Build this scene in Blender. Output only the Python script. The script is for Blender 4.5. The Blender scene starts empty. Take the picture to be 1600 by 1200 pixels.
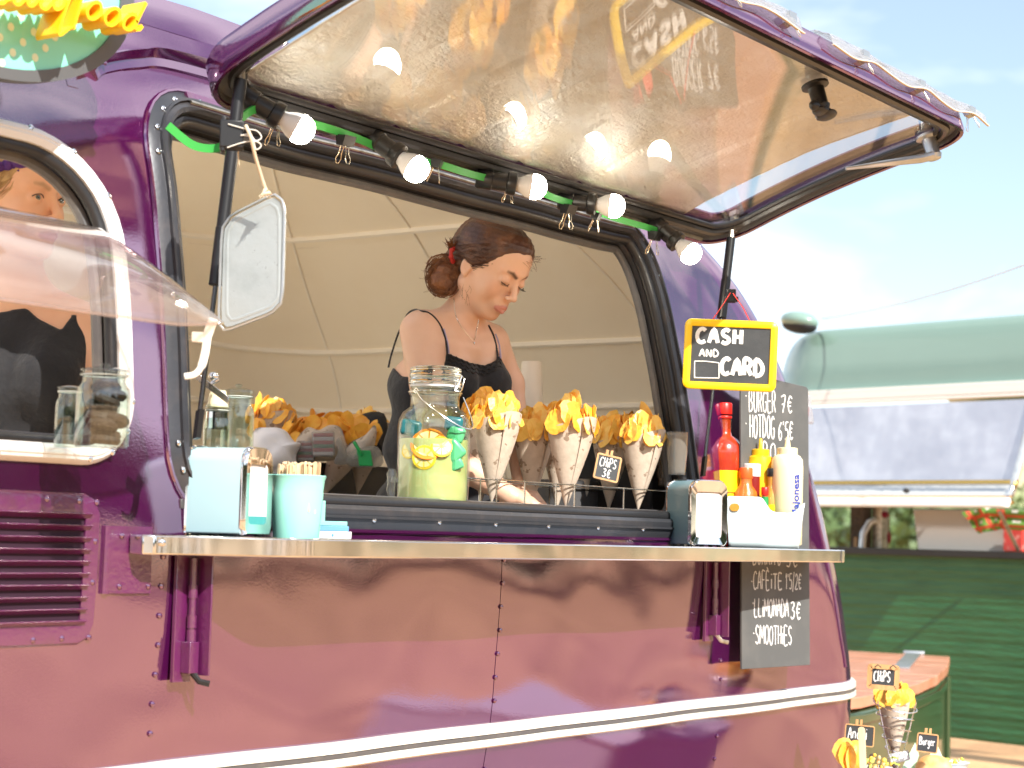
import bpy, bmesh, math, random
import numpy as np
from mathutils import Vector, Matrix, Euler
from mathutils.geometry import delaunay_2d_cdt
random.seed(7); np.random.seed(7)
PI = math.pi
scene = bpy.context.scene
COL = scene.collection
# ---------------------------------------------------------------- camera
FPX = 3000.0                       # focal length in pixels of a 1600 px wide picture
aim, pit, rol = math.radians(35), math.atan(238/3000), math.radians(1.5)
CAM = Vector((0, 0, 1.35))
CF = Vector((math.cos(aim)*math.cos(pit), math.sin(aim)*math.cos(pit), math.sin(pit)))
r0 = Vector((math.sin(aim), -math.cos(aim), 0)); u0 = r0.cross(CF)
CR = r0*math.cos(rol) + u0*math.sin(rol); CU = u0*math.cos(rol) - r0*math.sin(rol)
cd = bpy.data.cameras.new('camera'); cam = bpy.data.objects.new('camera', cd); COL.objects.link(cam)
cam.matrix_world = Matrix(((CR.x, CU.x, -CF.x, CAM.x), (CR.y, CU.y, -CF.y, CAM.y), (CR.z, CU.z, -CF.z, CAM.z), (0, 0, 0, 1)))
cd.lens = 67.5; cd.sensor_width = 36; cd.clip_start = 0.05; cd.clip_end = 3000
cd.dof.use_dof = True; cd.dof.focus_distance = 4.1; cd.dof.aperture_fstop = 5.6
scene.camera = cam
# ---------------------------------------------------------------- sky and sun
SUN_DIR = Vector((-0.36, -0.80, 0.72)).normalized()      # towards the sun
elev = math.asin(SUN_DIR.z); azim = math.atan2(SUN_DIR.x, SUN_DIR.y)
world = bpy.data.worlds.new('World'); scene.world = world; world.use_nodes = True
wn, wl = world.node_tree.nodes, world.node_tree.links
wn.clear()
wo = wn.new('ShaderNodeOutputWorld'); bg = wn.new('ShaderNodeBackground'); sky = wn.new('ShaderNodeTexSky')
sky.sky_type = 'NISHITA'; sky.sun_disc = False; sky.sun_elevation = elev; sky.sun_rotation = azim
sky.air_density = 1.0; sky.dust_density = 0.6; sky.ozone_density = 1.2
tc = wn.new('ShaderNodeTexCoord'); mp = wn.new('ShaderNodeMapping'); mp.inputs['Scale'].default_value = (1.0, 1.0, 2.6)
mp.inputs['Location'].default_value = (0.35, 0.2, 0.5)
n1 = wn.new('ShaderNodeTexNoise'); n1.inputs['Scale'].default_value = 3.4; n1.inputs['Detail'].default_value = 5; n1.inputs['Roughness'].default_value = 0.52
n1.inputs['Distortion'].default_value = 0.35
rp = wn.new('ShaderNodeValToRGB'); rp.color_ramp.elements[0].position = 0.42; rp.color_ramp.elements[1].position = 0.62
rp.color_ramp.elements[0].color = (0.14, 0.14, 0.14, 1); rp.color_ramp.elements[1].color = (0.92, 0.92, 0.92, 1)
mx = wn.new('ShaderNodeMix'); mx.data_type = 'RGBA'
mx.inputs[7].default_value = (8.0, 8.3, 8.6, 1)
wl.new(tc.outputs['Generated'], mp.inputs['Vector']); wl.new(mp.outputs[0], n1.inputs['Vector'])
wl.new(n1.outputs['Fac'], rp.inputs[0]); wl.new(rp.outputs[0], mx.inputs[0]); wl.new(sky.outputs[0], mx.inputs[6])
wl.new(mx.outputs[2], bg.inputs[0]); bg.inputs[1].default_value = 0.094
wl.new(bg.outputs[0], wo.inputs[0])
sd = bpy.data.lights.new('sun', 'SUN'); sd.energy = 3.7; sd.angle = math.radians(0.5); sd.color = (1, 0.95, 0.87)
sun = bpy.data.objects.new('sun', sd); COL.objects.link(sun)
sun.rotation_euler = SUN_DIR.to_track_quat('Z', 'Y').to_euler()
scene.view_settings.view_transform = 'Standard'; scene.view_settings.look = 'None'
scene.view_settings.gamma = 1; scene.view_settings.exposure = 1.12; scene.view_settings.use_curve_mapping = False
scene.cycles.max_bounces = 12; scene.cycles.diffuse_bounces = 10; scene.cycles.transmission_bounces = 8; scene.cycles.glossy_bounces = 5; scene.cycles.transparent_max_bounces = 12
scene.cycles.caustics_refractive = False; scene.cycles.caustics_reflective = False; scene.cycles.sample_clamp_indirect = 6
# ---------------------------------------------------------------- helpers
def ray(px, py): return CF + CR*((px-800)/FPX) - CU*((py-600)/FPX)
def at(px, py, Y):
    d = ray(px, py); return CAM + d*((Y-CAM.y)/d.y)
def atX(px, py, X):
    d = ray(px, py); return CAM + d*((X-CAM.x)/d.x)
def atP(px, py, P0, n):
    d = ray(px, py); return CAM + d*((P0-CAM).dot(n)/d.dot(n))
def atD(px, py, D): return CAM + ray(px, py)*D
def depth(P): return (Vector(P)-CAM).dot(CF)
MATS = {}
def mat(name, col=(.5,.5,.5), rough=.5, metal=0, coat=0, coat_r=.03, coat_ior=1.5, var=None, bump=None, trans=0, ior=1.5, emit=None, es=1,
        spec=.5, stretch=None, sheen=0, sss=0, alpha=1, spots=None, hueb=None, bump2=None):
    m = bpy.data.materials.new(name); m.use_nodes = True; MATS[name] = m
    nt = m.node_tree; N, L = nt.nodes, nt.links; b = N['Principled BSDF']
    b.inputs['Base Color'].default_value = (*col, 1); b.inputs['Roughness'].default_value = rough; b.inputs['Metallic'].default_value = metal
    b.inputs['Coat Weight'].default_value = coat; b.inputs['Coat Roughness'].default_value = coat_r; b.inputs['Coat IOR'].default_value = coat_ior
    b.inputs['Transmission Weight'].default_value = trans; b.inputs['IOR'].default_value = ior; b.inputs['Specular IOR Level'].default_value = spec
    b.inputs['Sheen Weight'].default_value = sheen; b.inputs['Alpha'].default_value = alpha
    if sss: b.inputs['Subsurface Weight'].default_value = sss; b.inputs['Subsurface Radius'].default_value = (.02, .008, .004); b.inputs['Subsurface Scale'].default_value = .5
    if emit: b.inputs['Emission Color'].default_value = (*emit, 1); b.inputs['Emission Strength'].default_value = es
    co = N.new('ShaderNodeTexCoord'); src = co.outputs['Object']
    if stretch:
        mpn = N.new('ShaderNodeMapping'); mpn.inputs['Scale'].default_value = stretch; L.new(src, mpn.inputs[0]); src = mpn.outputs[0]
    def noise(s, det=4, rg=.55):
        n = N.new('ShaderNodeTexNoise'); n.inputs['Scale'].default_value = s; n.inputs['Detail'].default_value = det; n.inputs['Roughness'].default_value = rg
        L.new(src, n.inputs['Vector']); return n
    last = None
    if var:                                   # (scale, colour2, lo, hi)
        n = noise(var[0]); r = N.new('ShaderNodeValToRGB'); r.color_ramp.elements[0].position = var[2]; r.color_ramp.elements[1].position = var[3]
        r.color_ramp.elements[0].color = (*col, 1); r.color_ramp.elements[1].color = (*var[1], 1)
        L.new(n.outputs['Fac'], r.inputs[0]); last = r.outputs[0]
    if spots:                                 # (scale, colour, threshold): stains with a shape
        v = N.new('ShaderNodeTexVoronoi'); v.inputs['Scale'].default_value = spots[0]; v.inputs['Randomness'].default_value = 1
        nz = noise(spots[0]*1.5); ad = N.new('ShaderNodeMix'); ad.data_type = 'VECTOR'; ad.inputs[0].default_value = .05
        L.new(src, ad.inputs[4]); L.new(nz.outputs['Color'], ad.inputs[5]); L.new(ad.outputs[1], v.inputs['Vector'])
        n2 = noise(spots[0]*.6, 1); mt = N.new('ShaderNodeMath'); mt.operation = 'MULTIPLY'; mt.inputs[1].default_value = spots[2]*2
        L.new(n2.outputs['Fac'], mt.inputs[0]); lt = N.new('ShaderNodeMath'); lt.operation = 'LESS_THAN'; L.new(v.outputs['Distance'], lt.inputs[0]); L.new(mt.outputs[0], lt.inputs[1])
        mm = N.new('ShaderNodeMix'); mm.data_type = 'RGBA'; L.new(lt.outputs[0], mm.inputs[0])
        if last: L.new(last, mm.inputs[6])
        else: mm.inputs[6].default_value = (*col, 1)
        mm.inputs[7].default_value = (*spots[1], 1); last = mm.outputs[2]
    if last: L.new(last, b.inputs['Base Color'])
    if bump:                                  # (scale, distance)
        n = noise(bump[0], 1 if bump[0] < 10 else (6 if bump[0] < 400 else 2)); bp = N.new('ShaderNodeBump'); bp.inputs['Distance'].default_value = bump[1]; bp.inputs['Strength'].default_value = 1
        L.new(n.outputs['Fac'], bp.inputs['Height']); o = bp.outputs[0]
        if bump2:
            n = noise(bump2[0], 1 if bump2[0] < 10 else 3); b2 = N.new('ShaderNodeBump'); b2.inputs['Distance'].default_value = bump2[1]; L.new(n.outputs['Fac'], b2.inputs['Height']); L.new(o, b2.inputs['Normal']); o = b2.outputs[0]
        L.new(o, b.inputs['Normal'])
        if coat: L.new(o, b.inputs['Coat Normal'])
    return m
def tag(o, label=None, cat=None, group=None, kind=None):
    if label: o['label'] = label
    if cat: o['category'] = cat
    if group: o['group'] = group
    if kind: o['kind'] = kind
    return o
def thing(name, label, cat, loc=(0,0,0), rz=0, group=None):
    o = bpy.data.objects.new(name, None); COL.objects.link(o); o.empty_display_size = .05
    o.location = loc; o.rotation_euler = (0, 0, rz)
    tag(o, label, cat, group); return o
def rootmat(o):
    m = Matrix.LocRotScale(o.location, o.rotation_euler.to_quaternion(), o.scale)
    return m
class MB:
    def __init__(s, M=None): s.v = []; s.f = []; s.mi = []; s.M = M; s.n = 0; s.cur = 0
    def add(s, V, Fc):
        V = np.asarray(V, float).reshape(-1, 3)
        if s.M is not None:
            m = np.array(s.M); V = V @ m[:3, :3].T + m[:3, 3]
        s.v.append(V); b = s.n
        s.f += [tuple(int(i)+b for i in q) for q in Fc]; s.mi += [s.cur]*len(Fc); s.n += len(V); return s
    def box(s, x0, x1, y0, y1, z0, z1):
        V = [(x, y, z) for z in (z0, z1) for y in (y0, y1) for x in (x0, x1)]
        return s.add(V, [(0,2,3,1), (4,5,7,6), (0,1,5,4), (2,6,7,3), (0,4,6,2), (1,3,7,5)])
    def obox(s, c, ax, ay, az):
        c, ax, ay, az = map(lambda q: np.array(q, float), (c, ax, ay, az))
        V = [c+i*ax+j*ay+k*az for k in (-1, 1) for j in (-1, 1) for i in (-1, 1)]
        return s.add(V, [(0,2,3,1), (4,5,7,6), (0,1,5,4), (2,6,7,3), (0,4,6,2), (1,3,7,5)])
    def frames(s, P, closed, up=None):
        n = len(P); T = []
        for i in range(n):
            if closed: t = P[(i+1) % n]-P[i-1]
            else: t = P[min(i+1, n-1)]-P[max(i-1, 0)]
            T.append(t/(np.linalg.norm(t)+1e-12))
        if up is not None: a = np.array(up, float)
        else:
            a = np.array((0, 0, 1.)) if abs(T[0][2]) < .9 else np.array((1., 0, 0))
        out = []
        for t in T:
            b = np.cross(t, a); nb = np.linalg.norm(b)
            if nb < 1e-6: b = np.cross(t, (0.3, .5, .8)); nb = np.linalg.norm(b)
            b /= nb; c = np.cross(b, t)
            if up is None: a = c
            out.append((b, c))
        return out
    def tube(s, P, r, n=8, closed=False, caps=True, up=None, flat=1.0):
        P = [np.array(p, float) for p in P]; fr = s.frames(P, closed, up); V = []; m = len(P)
        rr = [r]*m if np.isscalar(r) else r
        for p, (b, c), q in zip(P, fr, rr):
            for k in range(n):
                th = 2*PI*(k+.5)/n; V.append(p+b*q*math.cos(th)+c*q*flat*math.sin(th))
        Fc = []
        for i in range(m if closed else m-1):
            j = (i+1) % m
            for k in range(n): l = (k+1) % n; Fc.append((i*n+k, i*n+l, j*n+l, j*n+k))
        if caps and not closed: Fc.append(tuple(range(n))[::-1]); Fc.append(tuple((m-1)*n+k for k in range(n)))
        return s.add(V, Fc)
    def sweep(s, P, prof, closed=True, up=None, outs=None, caps=True):
        """prof: closed polygon (o, n): o along the sideways vector, n along up"""
        P = [np.array(p, float) for p in P]; m = len(P); n = len(prof)
        if outs is None: fr = s.frames(P, closed, up)
        else: fr = outs
        V = [p+b*o+c*q for p, (b, c) in zip(P, fr) for (o, q) in prof]; Fc = []
        for i in range(m if closed else m-1):
            j = (i+1) % m
            for k in range(n): l = (k+1) % n; Fc.append((i*n+k, i*n+l, j*n+l, j*n+k))
        if caps and not closed: Fc.append(tuple(range(n))[::-1]); Fc.append(tuple((m-1)*n+k for k in range(n)))
        return s.add(V, Fc)
    def lathe(s, prof, n=24, c=(0,0,0), M=None, caps=True, ecc=1.0):
        V = []; m = len(prof)
        for r, z in prof:
            for k in range(n): th = 2*PI*k/n; V.append((r*math.cos(th), r*math.sin(th)*ecc, z))
        V = np.array(V)
        if M is not None: q = np.array(M); V = V @ q[:3, :3].T + q[:3, 3]
        V = V+np.array(c)
        Fc = []
        for i in range(m-1):
            for k in range(n): l = (k+1) % n; Fc.append((i*n+k, i*n+l, (i+1)*n+l, (i+1)*n+k))
        if caps:
            if prof[0][0] > 1e-5: Fc.append(tuple(range(n))[::-1])
            if prof[-1][0] > 1e-5: Fc.append(tuple((m-1)*n+k for k in range(n)))
        return s.add(V, Fc)
    def ell(s, c, r, nu=16, nv=10, R=None):
        V = []; 
        for j in range(nv+1):
            ph = PI*j/nv-PI/2
            for k in range(nu): th = 2*PI*k/nu; V.append((r[0]*math.cos(ph)*math.cos(th), r[1]*math.cos(ph)*math.sin(th), r[2]*math.sin(ph)))
        V = np.array(V)
        if R is not None: V = V @ np.array(R)[:3, :3].T
        Fc = [(j*nu+k, j*nu+(k+1) % nu, (j+1)*nu+(k+1) % nu, (j+1)*nu+k) for j in range(nv) for k in range(nu)]
        return s.add(V+np.array(c), Fc)
    def grid(s, fn, nu, nv, cu=False):
        V = [fn(i/nu, j/nv) for j in range(nv+1) for i in range(nu if cu else nu+1)]; w = nu if cu else nu+1
        return s.add(V, [(j*w+i, j*w+(i+1) % w, (j+1)*w+(i+1) % w, (j+1)*w+i) for j in range(nv) for i in range(nu)])
    def skip(s, fn):
        V = np.concatenate(s.v); s.f = [f for f in s.f if not fn(V[list(f)].mean(0))]; s.mi = s.mi[:len(s.f)]; return s
    def prism(s, poly, O, ax, ay, az):
        """closed 2D polygon in the plane O + x*ax + y*ay, extruded by az"""
        O, ax, ay, az = (np.array(q, float) for q in (O, ax, ay, az)); n = len(poly)
        V = [O+x*ax+y*ay for x, y in poly]+[O+x*ax+y*ay+az for x, y in poly]
        return s.add(V, [tuple(range(n))[::-1], tuple(range(n, 2*n))]+[(i, (i+1) % n, n+(i+1) % n, n+i) for i in range(n)])
    def mesh(s, name, mats, ang=40):
        me = bpy.data.meshes.new(name); V = np.concatenate(s.v) if s.v else np.zeros((0, 3))
        me.from_pydata([tuple(q) for q in V.tolist()], [], s.f)
        for m in (mats if isinstance(mats, (list, tuple)) else [mats]): me.materials.append(MATS[m] if isinstance(m, str) else m)
        if any(s.mi): me.polygons.foreach_set('material_index', s.mi)
        me.polygons.foreach_set('use_smooth', [True]*len(s.f)); me.validate(); 
        bmm = bmesh.new(); bmm.from_mesh(me); bmesh.ops.delete(bmm, geom=[q for q in bmm.verts if not q.link_faces], context='VERTS'); bmesh.ops.remove_doubles(bmm, verts=bmm.verts, dist=1e-6); bmesh.ops.recalc_face_normals(bmm, faces=bmm.faces); bmm.to_mesh(me); bmm.free()
        if ang < 180: me.set_sharp_from_angle(angle=math.radians(ang))
        return me
    def build(s, name, mats, parent=None, ang=40, bevel=0, world=True, seg=2, **kw):
        me = s.mesh(name, mats, ang); o = bpy.data.objects.new(name, me); COL.objects.link(o)
        if parent is not None:
            o.parent = parent
            if world:
                M = worldof(parent)
                o.matrix_parent_inverse = M.inverted()
        if bevel:
            b = o.modifiers.new('b', 'BEVEL'); b.width = bevel; b.segments = seg; b.limit_method = 'ANGLE'; b.angle_limit = math.radians(35); b.harden_normals = False
        if kw: tag(o, **kw)
        return o
def worldof(o):
    m = o.matrix_basis.copy()
    if o.parent is not None: m = worldof(o.parent) @ o.matrix_parent_inverse @ m
    return m
def inst(me, name, parent=None, M=None):
    o = bpy.data.objects.new(name, me); COL.objects.link(o)
    if parent is not None: o.parent = parent
    if M is not None: o.matrix_basis = M
    return o
def copy_tree(o, parent=None):
    c = o.copy(); COL.objects.link(c)
    if parent is not None: c.parent = parent
    for ch in list(o.children): copy_tree(ch, c)
    return c
def rrect(x0, x1, y0, y1, r, n=8):
    out = []
    rs = r if isinstance(r, (list, tuple)) else [r]*4            # br, tr, tl, bl
    for (cx, cy, a0, rr) in ((x1-rs[0], y0+rs[0], -90, rs[0]), (x1-rs[1], y1-rs[1], 0, rs[1]), (x0+rs[2], y1-rs[2], 90, rs[2]), (x0+rs[3], y0+rs[3], 180, rs[3])):
        for i in range(n+1):
            a = math.radians(a0+90*i/n); out.append((cx+rr*math.cos(a), cy+rr*math.sin(a)))
    return out
def dens(poly, step=.03):
    out = []
    for i in range(len(poly)):
        a = np.array(poly[i]); b = np.array(poly[(i+1) % len(poly)]); d = np.linalg.norm(b-a)
        if d < 1e-6: continue
        k = max(1, int(d/step))
        for j in range(k): out.append(tuple(a+(b-a)*j/k))
    return out
def inpoly(x, y, P):
    c = False; n = len(P); j = n-1
    for i in range(n):
        if (P[i][1] > y) != (P[j][1] > y) and x < (P[j][0]-P[i][0])*(y-P[i][1])/(P[j][1]-P[i][1])+P[i][0]: c = not c
        j = i
    return c
def catmull(P, k=6, closed=False):
    P = [np.array(p, float) for p in P]; out = []; n = len(P)
    for i in range(n if closed else n-1):
        p0 = P[i-1] if (closed or i > 0) else P[0]; p1 = P[i]; p2 = P[(i+1) % n]; p3 = P[(i+2) % n] if (closed or i+2 < n) else P[-1]
        for j in range(k):
            t = j/k; out.append(.5*((2*p1)+(-p0+p2)*t+(2*p0-5*p1+4*p2-p3)*t*t+(-p0+3*p1-3*p2+p3)*t**3))
    if not closed: out.append(P[-1])
    return out
Z3 = np.array((0, 0, 1.))
# ---------------------------------------------------------------- materials
mat('purple', (.062, .0045, .052), .035, ior=3.3, spec=.5, bump=(260, .0001), bump2=(5, .0014), var=(3, (.053, .004, .045), .35, .7))
MATS['purple'].node_tree.nodes['Principled BSDF'].inputs['Specular Tint'].default_value = (1, .80, .93, 1)
_n = MATS['purple'].node_tree; _a = _n.nodes.new('ShaderNodeTexNoise'); _a.inputs['Scale'].default_value = 7; _a.inputs['Detail'].default_value = 8; _a.inputs['Roughness'].default_value = .7
_b = _n.nodes.new('ShaderNodeMapRange'); _b.inputs[1].default_value = .48; _b.inputs[2].default_value = .75; _b.inputs[3].default_value = .025; _b.inputs[4].default_value = .16
_c = _n.nodes.new('ShaderNodeTexCoord'); _n.links.new(_c.outputs['Object'], _a.inputs['Vector']); _n.links.new(_a.outputs['Fac'], _b.inputs[0]); _n.links.new(_b.outputs[0], _n.nodes['Principled BSDF'].inputs['Roughness'])
mat('purple_old', (.11, .011, .08), .35, coat=.8, coat_r=.08, coat_ior=2.2, bump=(120, .0009), var=(30, (.10, .02, .06), .5, .75))
mat('cream', (.94, .87, .74), .5, bump=(60, .0006), var=(4, (.91, .83, .69), .35, .7))
mat('floor_vinyl', (.78, .74, .66), .5)
mat('cream_bat', (.9, .86, .78), .4)
mat('rubber', (.018, .018, .02), .38, bump=(80, .0005))
mat('rubber_grey', (.10, .10, .105), .4, bump=(80, .0005), var=(20, (.16, .15, .14), .5, .8))
mat('frame_dark', (.05, .052, .06), .3, metal=.3, bump=(90, .0004), var=(18, (.09, .08, .08), .5, .8))
mat('white_frame', (.84, .86, .88), .32, var=(24, (.55, .52, .46), .62, .8), bump=(40, .0006))
mat('trim_white', (.80, .77, .70), .3, var=(30, (.6, .54, .42), .62, .8))
mat('steel', (.78, .78, .78), .12, metal=1, bump=(9, .0012), bump2=(3, .002))
mat('chrome', (.85, .85, .86), .06, metal=1)
mat('wire', (.72, .70, .66), .2, metal=1)
mat('brass_wire', (.75, .65, .48), .25, metal=1)
mat('old_metal', (.55, .50, .42), .35, metal=.9, var=(40, (.3, .26, .2), .45, .7), bump=(90, .0004))
mat('alu', (.62, .64, .65), .32, metal=.85, var=(14, (.46, .48, .49), .42, .7), bump=(50, .0006))
mat('black', (.012, .012, .013), .35)
mat('black_matt', (.015, .015, .017), .7)
mat('foil', (.90, .92, .93), .40, metal=.6, bump=(75, .0075), bump2=(24, .006), var=(6, (.76, .69, .58), .3, .7), stretch=(1, 1.6, 1))
mat('foil_edge', (.75, .70, .6), .6, bump=(60, .002))
mat('acrylic', (1, 1, 1), .0, trans=1, ior=1.49)
mat('acrylic_tint', (.96, .86, .80), .07, trans=.92, ior=1.49, bump=(9, .004), var=(5, (.90, .76, .70), .35, .7))
mat('glass', (.97, 1, .98), 0, trans=1, ior=1.5)
mat('bulb_plastic', (.85, .85, .85), .4)
mat('bulb_lit', (1, 1, 1), .4, emit=(1, .90, .74), es=32)
mat('green_cable', (.05, .42, .08), .4)
mat('teal', (.24, .74, .58), .4, coat=.4)
mat('dot_cream', (.74, .86, .60), .45)
mat('sign_grey', (.10, .105, .11), .5)
mat('yellow', (.9, .55, .01), .4, var=(20, (.85, .44, .01), .45, .75))
mat('yellow_side', (.86, .43, .01), .45)
mat('sign_yellow', (.92, .60, .005), .38, bump=(60, .0004))
mat('slate', (.035, .04, .045), .55, var=(14, (.06, .065, .07), .45, .8), bump=(200, .0003))
mat('chalk', (.82, .82, .80), .8)
mat('board', (.095, .10, .10), .55, var=(9, (.14, .14, .135), .45, .8))
mat('wood', (.62, .36, .16), .5, var=(60, (.45, .24, .10), .4, .7), stretch=(1, 1, .15))
mat('lightwood', (.80, .60, .38), .55, var=(80, (.68, .48, .28), .4, .7), stretch=(1, 1, .12))
mat('kraft', (.60, .50, .40), .8, var=(60, (.50, .41, .32), .4, .75), spots=(36, (.30, .22, .155), .25), bump=(160, .0006))
mat('paper_white', (.82, .79, .80), .7)
mat('chip', (.90, .46, .045), .45, var=(55, (.82, .30, .015), .48, .74), bump=(110, .002), sss=.0, coat=.25, coat_r=.2)
mat('chip_pale', (.92, .57, .11), .45, var=(50, (.86, .40, .03), .48, .76), bump=(110, .002), coat=.25, coat_r=.2)
mat('blue_enamel', (.42, .64, .70), .3, coat=.6)
mat('blue_dark', (.20, .34, .40), .3, coat=.6)
mat('mint', (.30, .72, .62), .35, coat=.3)
mat('sky_blue', (.16, .40, .68), .5)
mat('caddy_white', (.66, .78, .80), .35)
mat('caddy_green', (.28, .58, .50), .4)
mat('napkin', (.74, .68, .66), .8, bump=(40, .001))
mat('teal_paper', (.06, .36, .36), .6)
mat('lemonade', (.80, .78, .34), .15, trans=.25, ior=1.33, var=(6, (.86, .80, .38), .3, .7), sss=.3)
mat('orange_fruit', (.9, .25, .01), .35); mat('lemon_fruit', (.92, .66, .03), .35); mat('pulp', (.92, .80, .38), .35, var=(60, (.9, .70, .2), .4, .7))
mat('block_green', (.10, .50, .22), .3); mat('block_teal', (.012, .14, .16), .3)
mat('red_sauce', (.42, .025, .01), .25, coat=1, var=(20, (.55, .06, .01), .4, .7)); mat('red_cap', (.72, .02, .015), .35); mat('orange_cap', (.85, .12, .02), .35)
mat('orange_sauce', (.62, .11, .015), .25, coat=1, var=(30, (.7, .18, .03), .4, .7)); mat('yellow_plastic', (.88, .50, .01), .35)
mat('label_yellow', (.90, .66, .005), .4); mat('mayo', (.86, .78, .50), .35); mat('blue_ink', (.02, .05, .35), .5); mat('ketchup', (.22, .01, .008), .3, coat=1)
mat('green_label', (.02, .28, .07), .4); mat('amber', (.55, .30, .05), .2, coat=1)
mat('white_plastic', (.78, .78, .78), .35); mat('cup_white', (.82, .74, .62), .5)
mat('twine', (.66, .55, .40), .9); mat('red_string', (.8, .04, .03), .6)
mat('skin', (.62, .32, .19), .48, sss=.15, var=(14, (.57, .27, .155), .35, .7), bump=(350, .0004))
mat('skin_fair', (.66, .33, .19), .48, sss=.15, var=(14, (.61, .28, .155), .35, .7), bump=(350, .0004))
mat('lip', (.50, .15, .11), .35)
mat('hair_brown', (.060, .022, .011), .38, var=(26, (.16, .060, .022), .42, .72), stretch=(1, 1, 1), bump=(150, .002))
mat('hair_bun', (.14, .05, .018), .42, var=(40, (.30, .12, .04), .42, .72), bump=(120, .004))
mat('hair_blond', (.50, .33, .15), .42, var=(50, (.34, .20, .08), .42, .7), bump=(150, .002))
mat('brow', (.05, .02, .012), .7); mat('brow_blond', (.18, .09, .04), .7); mat('lash', (.01, .006, .005), .6)
mat('eye_white', (.78, .74, .70), .2, coat=1); mat('iris', (.10, .12, .10), .2, coat=1); mat('pupil', (.005, .005, .005), .1, coat=1)
mat('black_cloth', (.010, .010, .013), .85, sheen=.15, bump=(25, .006)); mat('lace', (.014, .011, .011), .8, bump=(260, .004))
mat('lilac', (.42, .38, .56), .6); mat('scrunchie', (.42, .02, .015), .7, bump=(60, .003)); mat('purple_cloth', (.07, .015, .16), .7, bump=(40, .004)); mat('red_cloth', (.25, .01, .03), .8)
mat('plastic_bag', (.85, .85, .83), .25, trans=.75, ior=1.2, bump=(30, .01)); mat('grey_tub', (.62, .60, .58), .5); mat('stripe_red', (.42, .08, .07), .45); mat('green_bright', (.01, .36, .09), .4)
mat('dark_steel', (.09, .085, .085), .42, metal=.3)
mat('gc_roof', (.20, .31, .26), .35, coat=.7, coat_ior=1.6, coat_r=.12, bump=(4, .004)); mat('gc_green', (.018, .105, .030), .5, coat=.25, coat_r=.25, bump=(30, .006), stretch=(.4, .4, 3), var=(8, (.035, .15, .05), .35, .7))
mat('gc_dark', (.035, .07, .028), .3, coat=.7, coat_r=.05); mat('gc_trim', (.88, .87, .82), .3); mat('gc_lid', (.74, .74, .77), .22, metal=.75, var=(3, (.62, .62, .66), .35, .7), bump=(7, .006))
mat('gc_chrome', (.85, .82, .75), .1, metal=1, bump=(12, .002)); mat('brass', (.75, .48, .12), .25, metal=1)
mat('planks', (.52, .22, .13), .45, var=(10, (.62, .30, .20), .35, .7), stretch=(.3, 3, 1), coat=.3)
mat('vent_gap_shade', (.03, .006, .02), .8)
mat('earth', (.66, .40, .20), .95, var=(.9, (.40, .23, .11), .42, .62), bump=(12, .02)); mat('field', (.50, .42, .24), .95, var=(.02, (.30, .33, .14), .5, .62)); mat('hill', (.07, .12, .05), .95, var=(.05, (.11, .15, .07), .4, .7))
mat('bark', (.10, .07, .05), .9, bump=(20, .02)); mat('leaf', (.055, .10, .03), .6); mat('leaf2', (.08, .13, .04), .6)
mat('tablecloth', (.55, .50, .56), .7, bump=(12, .004)); mat('bread', (.72, .36, .12), .6, var=(18, (.85, .58, .30), .4, .65)); mat('lettuce', (.42, .50, .10), .5, bump=(40, .01)); mat('salad_y', (.85, .60, .08), .5)
mat('mint_paper', (.52, .78, .56), .7, spots=(160, (.86, .9, .8), .14)); mat('newsprint', (.26, .26, .26), .8, var=(150, (.75, .74, .72), .48, .55), stretch=(1, 1, 3))
mat('plaid', (.14, .32, .06), .8); mat('plaid_red', (.65, .10, .05), .8); mat('red_pack', (.75, .06, .05), .3, var=(25, (.9, .45, .4), .55, .7)); mat('cookie', (.05, .025, .02), .6, bump=(60, .006))
mat('red_lens', (.8, .12, .10), .12, trans=.6); mat('clear_cup', (.8, .78, .74), .12, trans=.75, ior=1.3); mat('earring', (.8, .8, .8), .1, metal=1)
mat('canvas', (.72, .64, .52), .7, bump=(30, .006)); mat('clear_film', (.92, .95, .97), .12, trans=.75, ior=1.15, bump=(9, .012)); mat('rubber_lip', (.03, .03, .032), .3)
mat('tray_alu', (.46, .50, .50), .45, metal=.6, var=(12, (.34, .38, .38), .45, .75), spots=(60, (.30, .32, .33), .10), bump=(40, .0008))

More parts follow.
